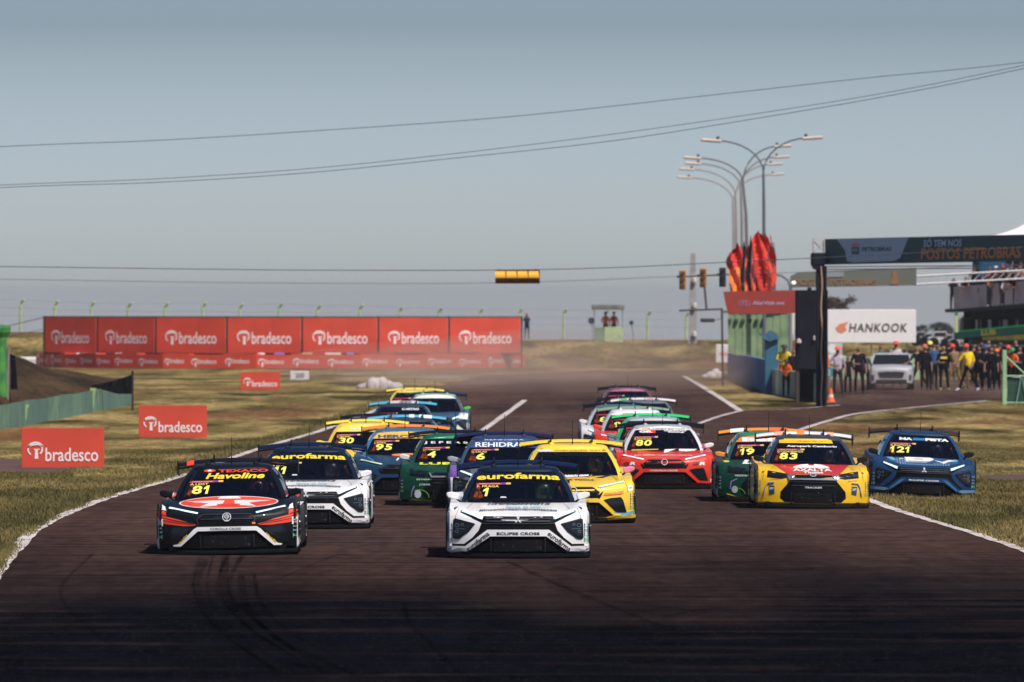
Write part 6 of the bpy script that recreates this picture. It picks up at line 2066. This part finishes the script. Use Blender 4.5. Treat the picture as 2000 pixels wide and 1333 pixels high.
t = thing('lane_wall', 'low pale green wall with rounded ends behind the silver car', 'wall', (PX(1742, 343), 343, 0)); k3 = 343 / FPX
m = MB(); m.prism([(-52 * k3, .1), (-56 * k3, .5), (-48 * k3, 1.0), (-38 * k3, 1.1), (51 * k3, 1.1), (54 * k3, 1.0), (54 * k3, .1)], lambda u, v: (u, 0, v), lambda u, v: (u, .3, v)); link('wall_face', m, mat((.38, .56, .28), rough=.85, var=.2), t)
m = MB(); m.box(26 * k3, 54 * k3, -.06, .36, 1.08, 1.18, .02); link('coping', m, mat((.3, .3, .28), rough=.9), t)
m = MB(); m.box(33 * k3, 40 * k3, -.02, .02, .72, .86, .01); link('plate', m, mat((.03, .05, .05), rough=.6), t)
t = thing('lane_wall', 'low pale green wall behind the people beside the gantry column', 'wall', (PX(1655, 352), 352, 0)); k3 = 352 / FPX
for i, c in enumerate(((.28, .42, .26), (.36, .52, .28), (.24, .36, .25), (.34, .50, .28))):
    m = MB(); m.box((-35 + 17 * i) * k3, (-19 + 17 * i) * k3, 0, .3, 0, 1.02 + .03 * (i % 2), .03); link('wall_panel', m, mat(c, rough=.85, var=.3), t)

def cone(label, px, py1, h, Y=None):
    x, Y = G(px, py1)
    t = thing('traffic_cone', label, 'traffic cone', (x, Y, gz(Y)), group=None)
    m = MB(); m.box(-.19, .19, -.19, .19, .0, .04, .01); link('base', m, mat((.55, .10, .03), rough=.7), t)
    m = MB(); m.lathe([(.14, .04), (.10, h * .38)], n=14); m.lathe([(.075, h * .56), (.03, h)], n=14); link('cone_body', m, mat((.80, .15, .04), rough=.6), t)
    m = MB(); m.lathe([(.102, h * .38), (.077, h * .56)], n=14); link('reflective_band', m, mat((.62, .55, .54), rough=.5), t)
    return t
cone('orange and white traffic cone at the foot of the black gantry column', 1623, 787, .52)
cone('orange and white traffic cone behind the pale green gate frame', 1967, 778, .62)
x, Y = G(1618, 770); Y += 2; k = Y / FPX
t = thing('round_sign', 'round teal sign with a white mark on an orange pole', 'road sign', (PX(1619, Y), Y, gz(Y)))
m = MB(); m.tube([(0, 0, 0), (0, 0, 1.15)], .02, 6); link('pole', m, mat((.5, .12, .05), rough=.6), t)
m = MB(); m.prism(ellipse(0, .80, .19, .20, 18), lambda u, v: (u, -.04, v), lambda u, v: (u, -.02, v)); link('disc', m, mat((.04, .22, .27), rough=.6), t)
m = MB(); m.prism([(-.02, .66), (.03, .66), (.05, .86), (-.03, .92), (-.03, .86), (.0, .84)], lambda u, v: (u, -.055, v), lambda u, v: (u, -.042, v)); link('mark', m, mat((.55, .52, .50), rough=.6), t)
m = MB(); m.prism([(-.05, 1.0), (.08, 1.0), (-.03, 1.5), (-.06, 1.5)], lambda u, v: (u, -.02, v), lambda u, v: (u, .02, v)); link('pennant', m, mat((.80, .20, .03), rough=.7), t)
x, Y = G(1604, 789); Y -= 1
m = MB(); m.lathe([(.02, -.06), (.12, -.07), (.17, -.03), (.17, .03), (.12, .07), (.02, .06)], (0, 0, 0), 18, 'x')
tag(link('round_float', m, mat((.42, .36, .34), rough=.8, var=.3, scale=6), loc=(PX(1604, Y), Y, gz(Y) + .17), rot=(0, 0, R(80)), sm=40), 'small round grey disc leaning on the foot of the gantry column', 'disc')

# pale green gate frame with mesh at the right edge
Y = 281; k = Y / FPX; o = Vector((PX(1962, Y), Y, gz(Y)))
t = thing('gate', 'pale green tubular gate with dark green mesh at the right edge', 'gate', o)
GG = mat((.30, .50, .28), rough=.7, var=.25)
m = MB(); m.box(-4 * k, 4 * k, -.07, .07, 0, 108 * k, .01); link('post', m, GG, t)
m = MB(); m.tube([(0, 0, 98 * k), (45 * k, 0, 56 * k), (90 * k, 0, 10 * k)], .035, 6); link('brace', m, GG, t)
m = MB(); m.tube([(0, 0, 57 * k), (110 * k, 0, 57 * k)], .035, 6); m.tube([(0, 0, 5 * k), (110 * k, 0, 5 * k)], .03, 6); link('rail', m, GG, t)
m = MB(); m.tube([(22 * k, -.03, 0), (32 * k, -.03, 54 * k)], .02, 5); m.tube([(45 * k, -.03, 0), (35 * k, -.03, 54 * k)], .02, 5); link('strut', m, mat((.22, .36, .30), rough=.7), t)
m = MB(); rows = []
for i in range(9): rows.append([(5 * k + 105 * k * i / 8, .05 + .03 * math.sin(i * 2), 3 * k), (5 * k + 105 * k * i / 8, .05 + .03 * math.sin(i * 3), 54 * k)])
m.grid(rows); m.grid([[(a_[0], a_[1] + .02, a_[2]) for a_ in r_] for r_ in rows], flip=True); link('mesh_screen', m, mat((.012, .060, .045), rough=.7, var=.5, scale=6), t)
m = MB(); m.lathe([(.08, 0), (.16, .03), (.14, .07), (.03, .1)], (0, 0, 0), 8)
tag(link('crumpled_bag', m, mat((.35, .38, .38), rough=.7), loc=(PX(1985, 283), 283, gz(283) + .9)), 'pale crumpled bag behind the dark green mesh', 'bag')

# building with terrace
o = Vector((PX(1863, 390), 390, 0))
t = thing('pit_building', 'pit building with grey terrace parapet above a dark open ground floor', 'building', o)
k = 390 / FPX
YR = 372.
def bp(px, py, back=0):
    u = (px - 1863) / (2200 - 1863)
    Yb = 390 + (YR - 390) * u
    return P(px, py, Yb) - o + Vector((0, back, 0))
def slab(nm, pxa, pxb, ta, tb, ba, bb, m_, back0=0, back1=.3):
    a0, a1 = bp(pxa, ba, back0), bp(pxb, bb, back0); c0, c1 = bp(pxa, ta, back0), bp(pxb, tb, back0)
    d = Vector((0, back1 - back0, 0))
    m = MB(); m.add([a0, a1, a1 + d, a0 + d, c0, c1, c1 + d, c0 + d], [(3, 2, 1, 0), (4, 5, 6, 7), (0, 1, 5, 4), (1, 2, 6, 5), (2, 3, 7, 6), (3, 0, 4, 7)])
    return link(nm, m, m_, t)
CONC = mat((.30, .255, .245), rough=.9, var=.35, scale=.9)
for i, (pa_, pb_) in enumerate(((1863, 1893), (1893.3, 1927), (1936, 1953), (1960, 1986), (1986.3, 2020), (2020.3, 2110), (2110.3, 2200))):
    f = lambda p: 561 - (p - 1863) * .085
    g_ = lambda p: 604 - (p - 1863) * .078
    slab('parapet', pa_, pb_, f(pa_), f(pb_), g_(pa_), g_(pb_), mat([(.60, .52, .51), (.54, .49, .52), (.62, .53, .50)][i % 3], rough=.9, var=.35, scale=.8, dirt=(.44, .34, .32)))
for pa_ in (1927.4, 1953.4):
    slab('parapet_post', pa_, pa_ + 7, 561 - (pa_ - 1863) * .085 - 2, 561 - (pa_ - 1863) * .085 - 2, 601 - (pa_ - 1863) * .078, 601 - (pa_ - 1863) * .078, mat((.035, .065, .06), rough=.7), -.08, .25)
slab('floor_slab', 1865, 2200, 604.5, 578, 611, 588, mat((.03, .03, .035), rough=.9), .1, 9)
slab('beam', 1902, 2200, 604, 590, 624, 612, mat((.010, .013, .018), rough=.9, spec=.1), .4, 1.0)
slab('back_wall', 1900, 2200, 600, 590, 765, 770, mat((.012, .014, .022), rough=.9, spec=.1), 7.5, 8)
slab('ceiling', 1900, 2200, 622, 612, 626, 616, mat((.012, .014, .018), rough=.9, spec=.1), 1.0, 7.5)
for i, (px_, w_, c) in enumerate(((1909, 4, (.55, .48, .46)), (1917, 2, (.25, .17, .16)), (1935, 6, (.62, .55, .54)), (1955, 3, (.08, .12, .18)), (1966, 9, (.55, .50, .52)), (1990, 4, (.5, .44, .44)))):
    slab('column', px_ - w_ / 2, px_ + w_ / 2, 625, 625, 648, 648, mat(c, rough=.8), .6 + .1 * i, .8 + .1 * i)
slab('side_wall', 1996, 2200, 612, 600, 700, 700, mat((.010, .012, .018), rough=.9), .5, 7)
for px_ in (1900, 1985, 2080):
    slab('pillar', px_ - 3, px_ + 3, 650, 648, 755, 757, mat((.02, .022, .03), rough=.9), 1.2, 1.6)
def bthing(nm, label, cat, pa_, pb_, ta, tb, ba, bb, c, back0, back1, extra=()):
    a0, a1 = bp(pa_, ba, back0) + o, bp(pb_, bb, back0) + o; c0, c1 = bp(pa_, ta, back0) + o, bp(pb_, tb, back0) + o
    org = a0.copy()
    tt = thing(nm, label, cat, org)
    d = Vector((0, back1 - back0, 0))
    m = MB(); m.add([p - org for p in (a0, a1, a1 + d, a0 + d, c0, c1, c1 + d, c0 + d)], [(3, 2, 1, 0), (4, 5, 6, 7), (0, 1, 5, 4), (1, 2, 6, 5), (2, 3, 7, 6), (3, 0, 4, 7)])
    link('panel', m, mat(c, rough=.7, var=.3, scale=2), tt)
    for nm2, shape, cc in extra:
        m = MB()
        vs = [(a0 + (a1 - a0) * u) * (1 - v) + (c0 + (c1 - c0) * u) * v - org + Vector((0, -.03, 0)) for u, v in shape[0]]
        m.add(vs, shape[1]); link(nm2, m, mat(cc, rough=.7), tt)
    return tt
bthing('lane_banner', 'green banner with lime edge and yellow letters under the terrace', 'banner', 1862, 2010, 648, 634, 662, 652, (.01, .24, .13), -.6, -.45,
       [('edge', polys([(0, .88), (1, .86), (1, 1.02), (0, 1.05)]), (.06, .95, .15)), ('lettering', text_in('LUB', .36, .12, .56, .85, .07), (.92, .80, .10))])
bthing('lane_banner', 'yellow banner hanging below the green one', 'banner', 1917, 2060, 659, 650, 668, 663, (.95, .70, .05), -.9, -.8, [('edge', polys([(0, 0), (1, 0), (1, .12), (0, .12)]), (.25, .18, .04))])
bthing('canopy_edge', 'dark canopy with white edge over the pit lane crowd', 'canopy', 1895, 2200, 664, 668, 676, 679, (.02, .022, .03), -1.2, 1.2, [('edge', polys([(0, 0), (1, 0), (1, .22), (0, .22)]), (.55, .52, .52))])
m = MB(); 
zt_ = 0
tt = thing('lime_post', 'pale lime post at the left end of the green banner', 'post', P(1868, 650, 386))
m = MB(); kk = 386 / FPX; m.box(-2.8 * kk, 2.8 * kk, 0, .1, 0, 34 * kk, .01); link('shaft', m, mat((.46, .56, .26), rough=.7), tt)
m = MB(); m.box(-3.2 * kk, 3.2 * kk, -.02, .12, 34 * kk, 41 * kk, .01); link('head', m, mat((.06, .16, .08), rough=.7), tt)
tt = thing('white_van', 'white van with dark window parked behind the lime post', 'van', P(1886, 655, 396)); kk = 396 / FPX
m = MB(); m.prism([(-12 * kk, 0), (-10 * kk, 30 * kk), (-3 * kk, 38 * kk), (10 * kk, 38 * kk), (16 * kk, 30 * kk), (20 * kk, 0)], lambda u, v: (u, 0, v), lambda u, v: (u, 3.5, v)); link('body', m, mat((.62, .58, .56), rough=.5, var=.2), tt)
m = MB(); m.prism([(-5 * kk, 4 * kk), (-4 * kk, 27 * kk), (9 * kk, 27 * kk), (11 * kk, 4 * kk)], lambda u, v: (u, -.03, v), lambda u, v: (u, .02, v)); link('window', m, mat((.03, .028, .035), rough=.3), tt)

# terrace backdrop and upper post
bthing('backdrop', 'bright blue backdrop panel behind the people on the terrace', 'backdrop', 1916, 1971, 508, 506, 566, 560, (.06, .58, .88), 2.6, 2.7)
bthing('backdrop', 'navy upright panel at the left side of the blue backdrop', 'backdrop', 1905, 1915.6, 506, 506, 566, 566, (.015, .05, .09), 2.3, 2.6)
bthing('backdrop', 'black panel at the right side of the blue backdrop', 'backdrop', 1971.4, 2200, 500, 495, 566, 560, (.006, .007, .012), 2.6, 2.9)
# white tent roof above the banner
Yt = 415; kk = Yt / FPX
tt = thing('tent', 'white peaked tent roof rising above the big banner at the right edge', 'tent', P(2060, 470, Yt))
m = MB()
apex = Vector((0, 2, (470 - 395) * kk)); e = [Vector((-118 * kk, 0, 10 * kk)), Vector((118 * kk, 0, 10 * kk)), Vector((118 * kk, 5, 10 * kk)), Vector((-118 * kk, 5, 10 * kk))]
rows = []
for s_ in range(9):
    v = s_ / 8
    rows.append([c_ * (1 - v) + apex * v - Vector((0, 0, .35 * math.sin(math.pi * v))) for c_ in e + [e[0]]])
m.grid(rows); link('roof', m, mat((.82, .78, .76), rough=.8, var=.05), tt)
m = MB()
for c_ in e: m.tube([c_, c_ - Vector((0, 0, 3.5))], .05, 6)
link('pole', m, METAL, tt)

# grandstand junk: parked white vehicles and tents far behind the crowd
rr = random.Random(5)
for i, (px_, py_, w_, h_) in enumerate(((1800, 668, 16, 9), (1818, 670, 18, 8), (1838, 672, 22, 11), (1858, 674, 16, 9), (1876, 676, 20, 10))):
    Yq = 440 - 4 * i; kk = Yq / FPX
    tt = thing('parked_car', ['pale parked car right beside the white board', 'grey parked car second from the white board', 'white parked car in the middle of the far row', 'beige parked car behind the blue shirted person', 'pale parked car under the green banner'][i], 'car', P(px_, py_, Yq), group='cars parked far behind the crowd')
    c = [(.40, .38, .37), (.22, .21, .22), (.58, .54, .52), (.42, .36, .32), (.50, .46, .45)][i]
    w, h = w_ * kk / 2 * 2.2, h_ * kk * 2.2
    m = MB(); m.prism([(-w, 0), (-w, h * .5), (-w * .7, h * .58), (-w * .5, h), (w * .4, h), (w * .7, h * .58), (w, h * .5), (w, 0)], lambda u, v: (u, 0, v), lambda u, v: (u, 1.6, v)); link('body', m, paint(c), tt)
    m = MB(); m.prism([(-w * .62, h * .6), (-w * .46, h * .92), (w * .36, h * .92), (w * .60, h * .6)], lambda u, v: (u, -.02, v), lambda u, v: (u, .02, v)); link('window', m, mat((.02, .02, .025), rough=.3), tt)
    for s_ in (-.6, .6):
        m = MB(); m.lathe([(.1, -.1), (.30, -.1), (.30, .1), (.1, .1)], (0, 0, 0), 12); link('wheel', m, RUBBER, tt, loc=(s_ * w, .08, .05), rot=(R(90), 0, 0))

# ---- pit lane crowd
def pit(px, pyf, Yy=None, **kw):
    if Yy is None:
        x, Yy = G(px, pyf)
    lab = kw.pop('label'); pose = kw.pop('pose', 'stand')
    return person(lab, (PX(px, Yy), Yy, gz(Yy)), pose, **kw)
DK = (.015, .016, .024)
pit(1636, 776, label='person in a pale lilac top and red cap beside the gantry column', shirt=(.42, .36, .44), legs=(.05, .035, .035), cap=(.75, .12, .06), h=1.85, pose='stand2')
pit(1656, 772, label='short person in dark brown clothes, second from the gantry column', shirt=(.035, .022, .022), legs=(.04, .025, .025), h=1.5)
pit(1677, 771, label='tall person in dark grey, third from the gantry column', shirt=(.03, .022, .028), legs=(.035, .026, .028), h=1.85, pose='stand2')
pit(1690, 768, label='person in a dull purple jacket just left of the silver car', shirt=(.06, .05, .08), legs=(.03, .025, .03), h=1.6)
pit(1720, 757, label='dark haired person in green standing behind the silver car', shirt=(.05, .12, .09), legs=DK, h=1.75)
pit(1750, 757, label='person in a white shirt and red cap behind the silver car', shirt=(.50, .46, .45), legs=DK, cap=(.80, .08, .03), h=1.85, pose='stand2')
pit(1795, 762, label='person in dark clothes leaning at the end of the pale green wall', shirt=(.03, .03, .045), legs=(.02, .02, .025), h=1.75, pose='side')
pit(1806, 764, label='person in a black T shirt and red cap left of the blue shirt', shirt=(.02, .018, .024), legs=(.02, .02, .03), cap=(.60, .12, .05), h=1.80, pose='stand')
pit(1823, 763, label='person in a blue T shirt seen next to a yellow cap', shirt=(.045, .12, .24), legs=(.015, .016, .026), h=1.86, pose='stand', rz=R(160))
pit(1816, 758, label='person with a pale yellow cap behind the blue shirted one', shirt=(.03, .03, .05), cap=(.75, .70, .15), h=1.86, pose='stand')
b = pit(1843, 764, label='person in black with a yellow chest print and blond hair', shirt=(.012, .020, .030), legs=(.010, .022, .035), hair=(.45, .28, .04), h=1.78, pose='stand2', shoes=(.20, .32, .10))
m = MB(); m.box(-.13, .13, -.165, -.135, 1.22, 1.32, .02); link('chest_print', m, mat((.80, .58, .05), rough=.8), b)
pit(1866, 762, label='person in tan overalls and red cap striding left', shirt=(.24, .16, .085), legs=(.26, .16, .075), cap=(.75, .05, .03), h=1.80, pose='side')
pit(1893, 766, label='person in a yellow shirt and dark trousers in mid stride', shirt=(.85, .58, .02), legs=(.008, .012, .026), cap=(.60, .08, .04), shoes=(.55, .52, .58), h=1.85, pose='side')
pit(1884, 760, label='person in brown partly behind the yellow shirt', shirt=(.20, .10, .06), legs=(.20, .13, .06), h=1.76)
pit(1912, 762, label='person in navy with a red patch, right of the yellow shirt', shirt=(.012, .018, .035), legs=(.010, .012, .022), h=1.75)
pit(1925, 763, label='person in dark blue jacket with a blue cap', shirt=(.014, .020, .040), legs=(.012, .020, .035), cap=(.03, .10, .20), h=1.78, pose='stand2')
pit(1936, 764, label='person in black, third from the gate post', shirt=(.012, .013, .02), legs=(.012, .014, .022), h=1.74)
pit(1947, 763, label='person in black with an orange cap next to the gate post', shirt=(.012, .013, .02), legs=(.012, .014, .022), cap=(.75, .20, .03), h=1.62)
pit(1976, 762, label='person in an orange vest and green cap bending behind the gate', shirt=(.85, .16, .02), legs=DK, cap=(.03, .35, .08), h=1.72, pose='lean')
pit(1969, 760, label='person with a red cap beside the orange vest behind the gate', shirt=(.05, .03, .03), cap=(.75, .07, .04), h=1.72)
pit(1992, 761, label='person in dark navy at the far right behind the gate', shirt=(.01, .02, .05), h=1.72, pose='stand2')
SECOND = ['dark clothed person half hidden between the blue shirt and the yellow chest print', 'person in dark brown between the yellow chest print and the tan overalls', 'person in navy between the tan overalls and the yellow shirt', 'person in dark red just right of the yellow shirt, behind', 'person in black behind the navy clothed one with a red patch', 'person in dark brown behind the dark blue jacket', 'person in navy between the two black clothed ones near the gate post', 'person in dark red directly behind the gate post', 'person in black behind the green cap at the gate']
for i, px_ in enumerate((1832, 1855, 1878, 1902, 1918, 1931, 1942, 1953, 1984)):
    x_ = px_
    pit(x_, 750 - (i % 3) * 3, label=SECOND[i], shirt=[(.010, .012, .02), (.02, .014, .018), (.012, .02, .04), (.05, .012, .012)][i % 4], legs=(.010, .011, .016), h=1.70 + .05 * (i % 3), skin=i % 3, pose=['stand', 'stand2'][i % 2], rz=R(-30 + 25 * (i % 4)), group='second row of the pit lane crowd')

# ---- people on the terrace
def ter(px, pyhead, back=.45, **kw):
    u = (px - 1863) / (2200 - 1863); Yb = 390 + (YR - 390) * u + back
    h = kw.pop('h', 1.74); lab = kw.pop('label'); pose = kw.pop('pose', 'stand')
    zf = PZ(604 - (px - 1863) * .078, Yb)
    ztop_ = PZ(pyhead, Yb)
    person(lab, (PX(px, Yb), Yb, ztop_ - h), pose, h=h, group='people on the terrace', **kw)
ter(1862, 541, label='photographer in dark blue leaning at the left corner of the terrace', pose='camera', shirt=(.012, .02, .035))
ter(1886, 536, label='person in black with a reddish face, second from the terrace corner', pose='lean', shirt=(.014, .015, .022), hair=(.10, .035, .015))
ter(1902, 520, label='person in black clothes standing before the navy upright panel', shirt=(.010, .010, .016), back=.9)
ter(1926, 523, label='person in navy and white raising an arm at the blue backdrop', pose='lean', shirt=(.10, .14, .22))
ter(1933, 519, label='tall person with an orange collar before the blue backdrop', shirt=(.50, .10, .03), back=.9, skin=2)
ter(1945, 521, label='person with a white cap before the blue backdrop', shirt=(.05, .02, .02), cap=(.75, .72, .75), back=.8)
ter(1944, 530, label='person with a red cap in the front row on the terrace', shirt=(.03, .018, .02), cap=(.80, .10, .03), pose='stand2', back=.35)
ter(1955, 526, label='person in black right of the red cap', shirt=(.014, .012, .016), pose='camera', skin=2)
ter(1963, 521, label='person in dark clothes below the white raised object', shirt=(.012, .014, .022), back=.9)
ter(1967, 513, label='person in pale blue waving at the edge of the blue backdrop', shirt=(.28, .40, .50), pose='raise', back=1.4)
ter(1965, 540, label='person in a white top bending over the parapet', shirt=(.62, .58, .56), pose='lean', skin=2, back=.25)
ter(1976, 524, label='person in black with folded arms right of the blue backdrop', shirt=(.010, .011, .016), pose='stand2', back=.5)
ter(1984, 521, label='person with a raised bare arm at the right end of the terrace', shirt=(.012, .014, .02), pose='raise', back=.7, skin=2)
ter(1985, 536, label='person in black with clasped hands over the parapet', shirt=(.012, .010, .014), pose='lean', back=.3, skin=0)
ter(1995, 528, label='person in dark brown at the right frame edge of the terrace', shirt=(.04, .02, .016), pose='camera')
ter(1938, 534, label='person with an orange scarf leaning over the parapet', shirt=(.60, .16, .05), pose='lean', back=.3)

rt = random.Random(3)
TER = ['person in black in the second row at the left end of the terrace crowd', 'person in dark red behind the orange collar', 'person in grey between the white cap and the black camera holder', 'person in black with an orange cap in the second row of the terrace', 'person in brown behind the white top on the terrace', 'person in navy behind the one with folded arms', 'person in dark green near the black panel', 'person in orange and black between two raised arms', 'person in black low behind the parapet near the frame edge', 'person in dusty pink in the back row of the terrace']
for i, (px_, py_) in enumerate(((1921, 531), (1937, 526), (1950, 530), (1958, 517), (1969, 530), (1973, 519), (1980, 531), (1989, 526), (1998, 537), (1992, 517))):
    ter(px_, py_, label=TER[i], shirt=[(.02, .02, .03), (.20, .03, .02), (.12, .12, .13), (.02, .02, .03), (.10, .05, .03), (.02, .03, .07), (.03, .07, .05), (.40, .10, .03), (.02, .02, .02), (.35, .22, .22)][i], pose=['stand', 'stand2', 'lean', 'camera'][i % 4], back=.35 + .3 * (i % 3),
        skin=i % 3, rz=R(rt.uniform(-50, 50)), cap=(.80, .22, .04) if i == 3 else None)
# ---- trees
def tree(label, px, pyb, pyt, wpx, Y, c, nleaf=2600, seed=1, squash=1.0):
    o = P(px, pyb, Y); k = Y / FPX; H = (pyb - pyt) * k; W = wpx * k
    r_ = np.random.default_rng(seed)
    t = thing('tree', label, 'tree', o, group='far trees')
    m = MB(); m.tube([(0, 0, -1.5), (.05 * W, 0, H * .3), (0, 0, H * .7)], W * .05, 7, W * .02)
    for i in range(7):
        a = r_.uniform(0, 6.28); e_ = r_.uniform(.5, 1.0)
        m.tube([(0, 0, H * .25), (W * .2 * math.cos(a), W * .2 * math.sin(a), H * .5), (W * .42 * math.cos(a) * e_, W * .42 * math.sin(a) * e_, H * (.6 + .25 * r_.random()))], W * .02, 5, W * .006)
    link('trunk', m, mat((.06, .045, .035), rough=.9), t)
    ncl = 22
    cs = np.stack([r_.normal(0, .24, ncl) * W, r_.normal(0, .2, ncl) * W, H * (.55 + .42 * r_.random(ncl) * squash)], 1)
    V = []; F_ = []
    for i in range(nleaf):
        c0 = cs[r_.integers(ncl)] + r_.normal(0, .07, 3) * W * np.array([1, 1, .6])
        s_ = W * r_.uniform(.02, .045); d1 = r_.normal(0, 1, 3); d1 /= np.linalg.norm(d1); d2 = np.cross(d1, r_.normal(0, 1, 3)); d2 /= np.linalg.norm(d2)
        n0 = len(V); V += [tuple(c0 - d1 * s_), tuple(c0 + d2 * s_ * .5), tuple(c0 + d1 * s_), tuple(c0 - d2 * s_ * .5)]; F_.append((n0, n0 + 1, n0 + 2, n0 + 3))
    m = MB(); m.add(V, F_)
    link('crown', m, mat(c, rough=.9, var=.5, scale=1.5), t, recalc=False)
tree('brownish tree crown showing above the white hankook board', 1632, 640, 583, 70, 440, (.085, .062, .045), seed=3)
tree('small dark tree on the skyline right of the white board', 1801, 668, 636, 34, 520, (.040, .050, .050), 1500, 5)
tree('larger dark tree on the skyline beside the lime post', 1838, 668, 632, 46, 515, (.040, .050, .050), 1800, 6)
tree('low dark tree just left of the pit building', 1858, 668, 640, 26, 510, (.045, .050, .055), 1200, 7)

# drivers
for root, px_, helm, suit in ((lead, 1012, (.10, .25, .05), (.30, .06, .03)), (car81, 444, (.50, .05, .20), (.35, .02, .02)), (second_white, 597, (.10, .10, .12), (.05, .05, .08)), (yellow2, 1120, (.55, .45, .05), (.30, .20, .02)),
                              (red80, 1298, (.08, .12, .30), (.25, .03, .02)), (axalta, 1588, (.10, .14, .22), (.02, .02, .03)), (bv, 1803, (.05, .12, .25), (.02, .04, .09)), (green4, 888, (.06, .10, .06), (.02, .05, .03))):
    p = root.location + Vector((.36, 2.16, .60))
    m = MB(); m.cur = 0
    m.lathe([(.20, -.25), (.21, -.05), (.17, .08), (.08, .14), (.07, .18)], (0, .08, 0), 14)
    m.lathe([(.02, .14), (.105, .19), (.13, .27), (.125, .34), (.08, .40), (.01, .42)], (0, 0, 0), 16)
    for sd in (-1, 1): m.tube([(sd * .19, .06, .04), (sd * .24, -.14, -.10), (sd * .10, -.42, -.02)], .05, 7, .035)
    nm = root['label'].replace(' race car', '').split(' with ')[0].split(' lettered ')[0].split(' partly')[0]
    dr = tag(link('person', m, mat(suit, rough=.8), loc=p, sm=50), 'driver seated in the ' + {lead: 'white car leading the pack', car81: 'black car with orange stripes', second_white: 'white car behind the black and orange one', yellow2: 'yellow car right behind the leading one',
                              red80: 'red car with white pillars', axalta: 'yellow car with red hood', bv: 'dark blue car on the grass edge', green4: 'dark green car with spaced white letters'}[root], 'driver', 'drivers in the race cars')
    m = MB(); m.lathe([(.08, .16), (.115, .19), (.137, .27), (.132, .34), (.085, .405), (.01, .425)], (0, 0, 0), 16); link('helmet', m, mat(tuple(v * .4 for v in helm), rough=.35, coat=.3), dr, sm=50)
    m = MB(); m.grid([[(.10 * math.sin(a), -.138 * math.cos(a), .24) for a in np.linspace(-1, 1, 7)], [(.10 * math.sin(a), -.141 * math.cos(a), .32) for a in np.linspace(-1, 1, 7)]]); link('visor', m, mat((.01, .012, .015), rough=.15, coat=.5), dr)

# dust hanging over the far end of the track behind the pack
dm = bpy.data.materials.new('dust')
dm.use_nodes = True
nt = dm.node_tree; nt.nodes.clear()
do_ = nt.nodes.new('ShaderNodeOutputMaterial'); dv = nt.nodes.new('ShaderNodeVolumePrincipled')
dv.inputs['Color'].default_value = (.80, .56, .44, 1); dv.inputs['Density'].default_value = .0085
nt.links.new(dv.outputs[0], do_.inputs['Volume'])
for (cx, cy, rx, ry, rz_) in ((2.0, 335, 9.5, 40, 2.2), (-3.5, 360, 8, 30, 1.6), (13.5, 330, 5.0, 22, 1.1)):
    m = MB(); m.lathe([(max(.02, math.sin(math.pi * i / 14)), -math.cos(math.pi * i / 14)) for i in range(15)], (0, 0, 0), 24)
    dd = link('dust_cloud', m, dm, loc=(cx, cy, .1), sm=80); dd.scale = (rx, ry, rz_)
    tag(dd, 'reddish dust hanging over the far end of the track', None, None, 'stuff')

# ================================================================== air
hz_m = bpy.data.materials.new('haze')
hz_m.use_nodes = True
nt = hz_m.node_tree
nt.nodes.clear()
ho = nt.nodes.new('ShaderNodeOutputMaterial')
hv = nt.nodes.new('ShaderNodeVolumePrincipled')
hv.inputs['Color'].default_value = (.86, .84, .88, 1)
hv.inputs['Density'].default_value = HAZE_D
hv.inputs['Anisotropy'].default_value = .2
nt.links.new(hv.outputs[0], ho.inputs['Volume'])
m = MB(); m.box(-5200, 5200, -80, 9200, -84, 14.5)
h = link('haze', m, hz_m)
h['kind'] = 'stuff'
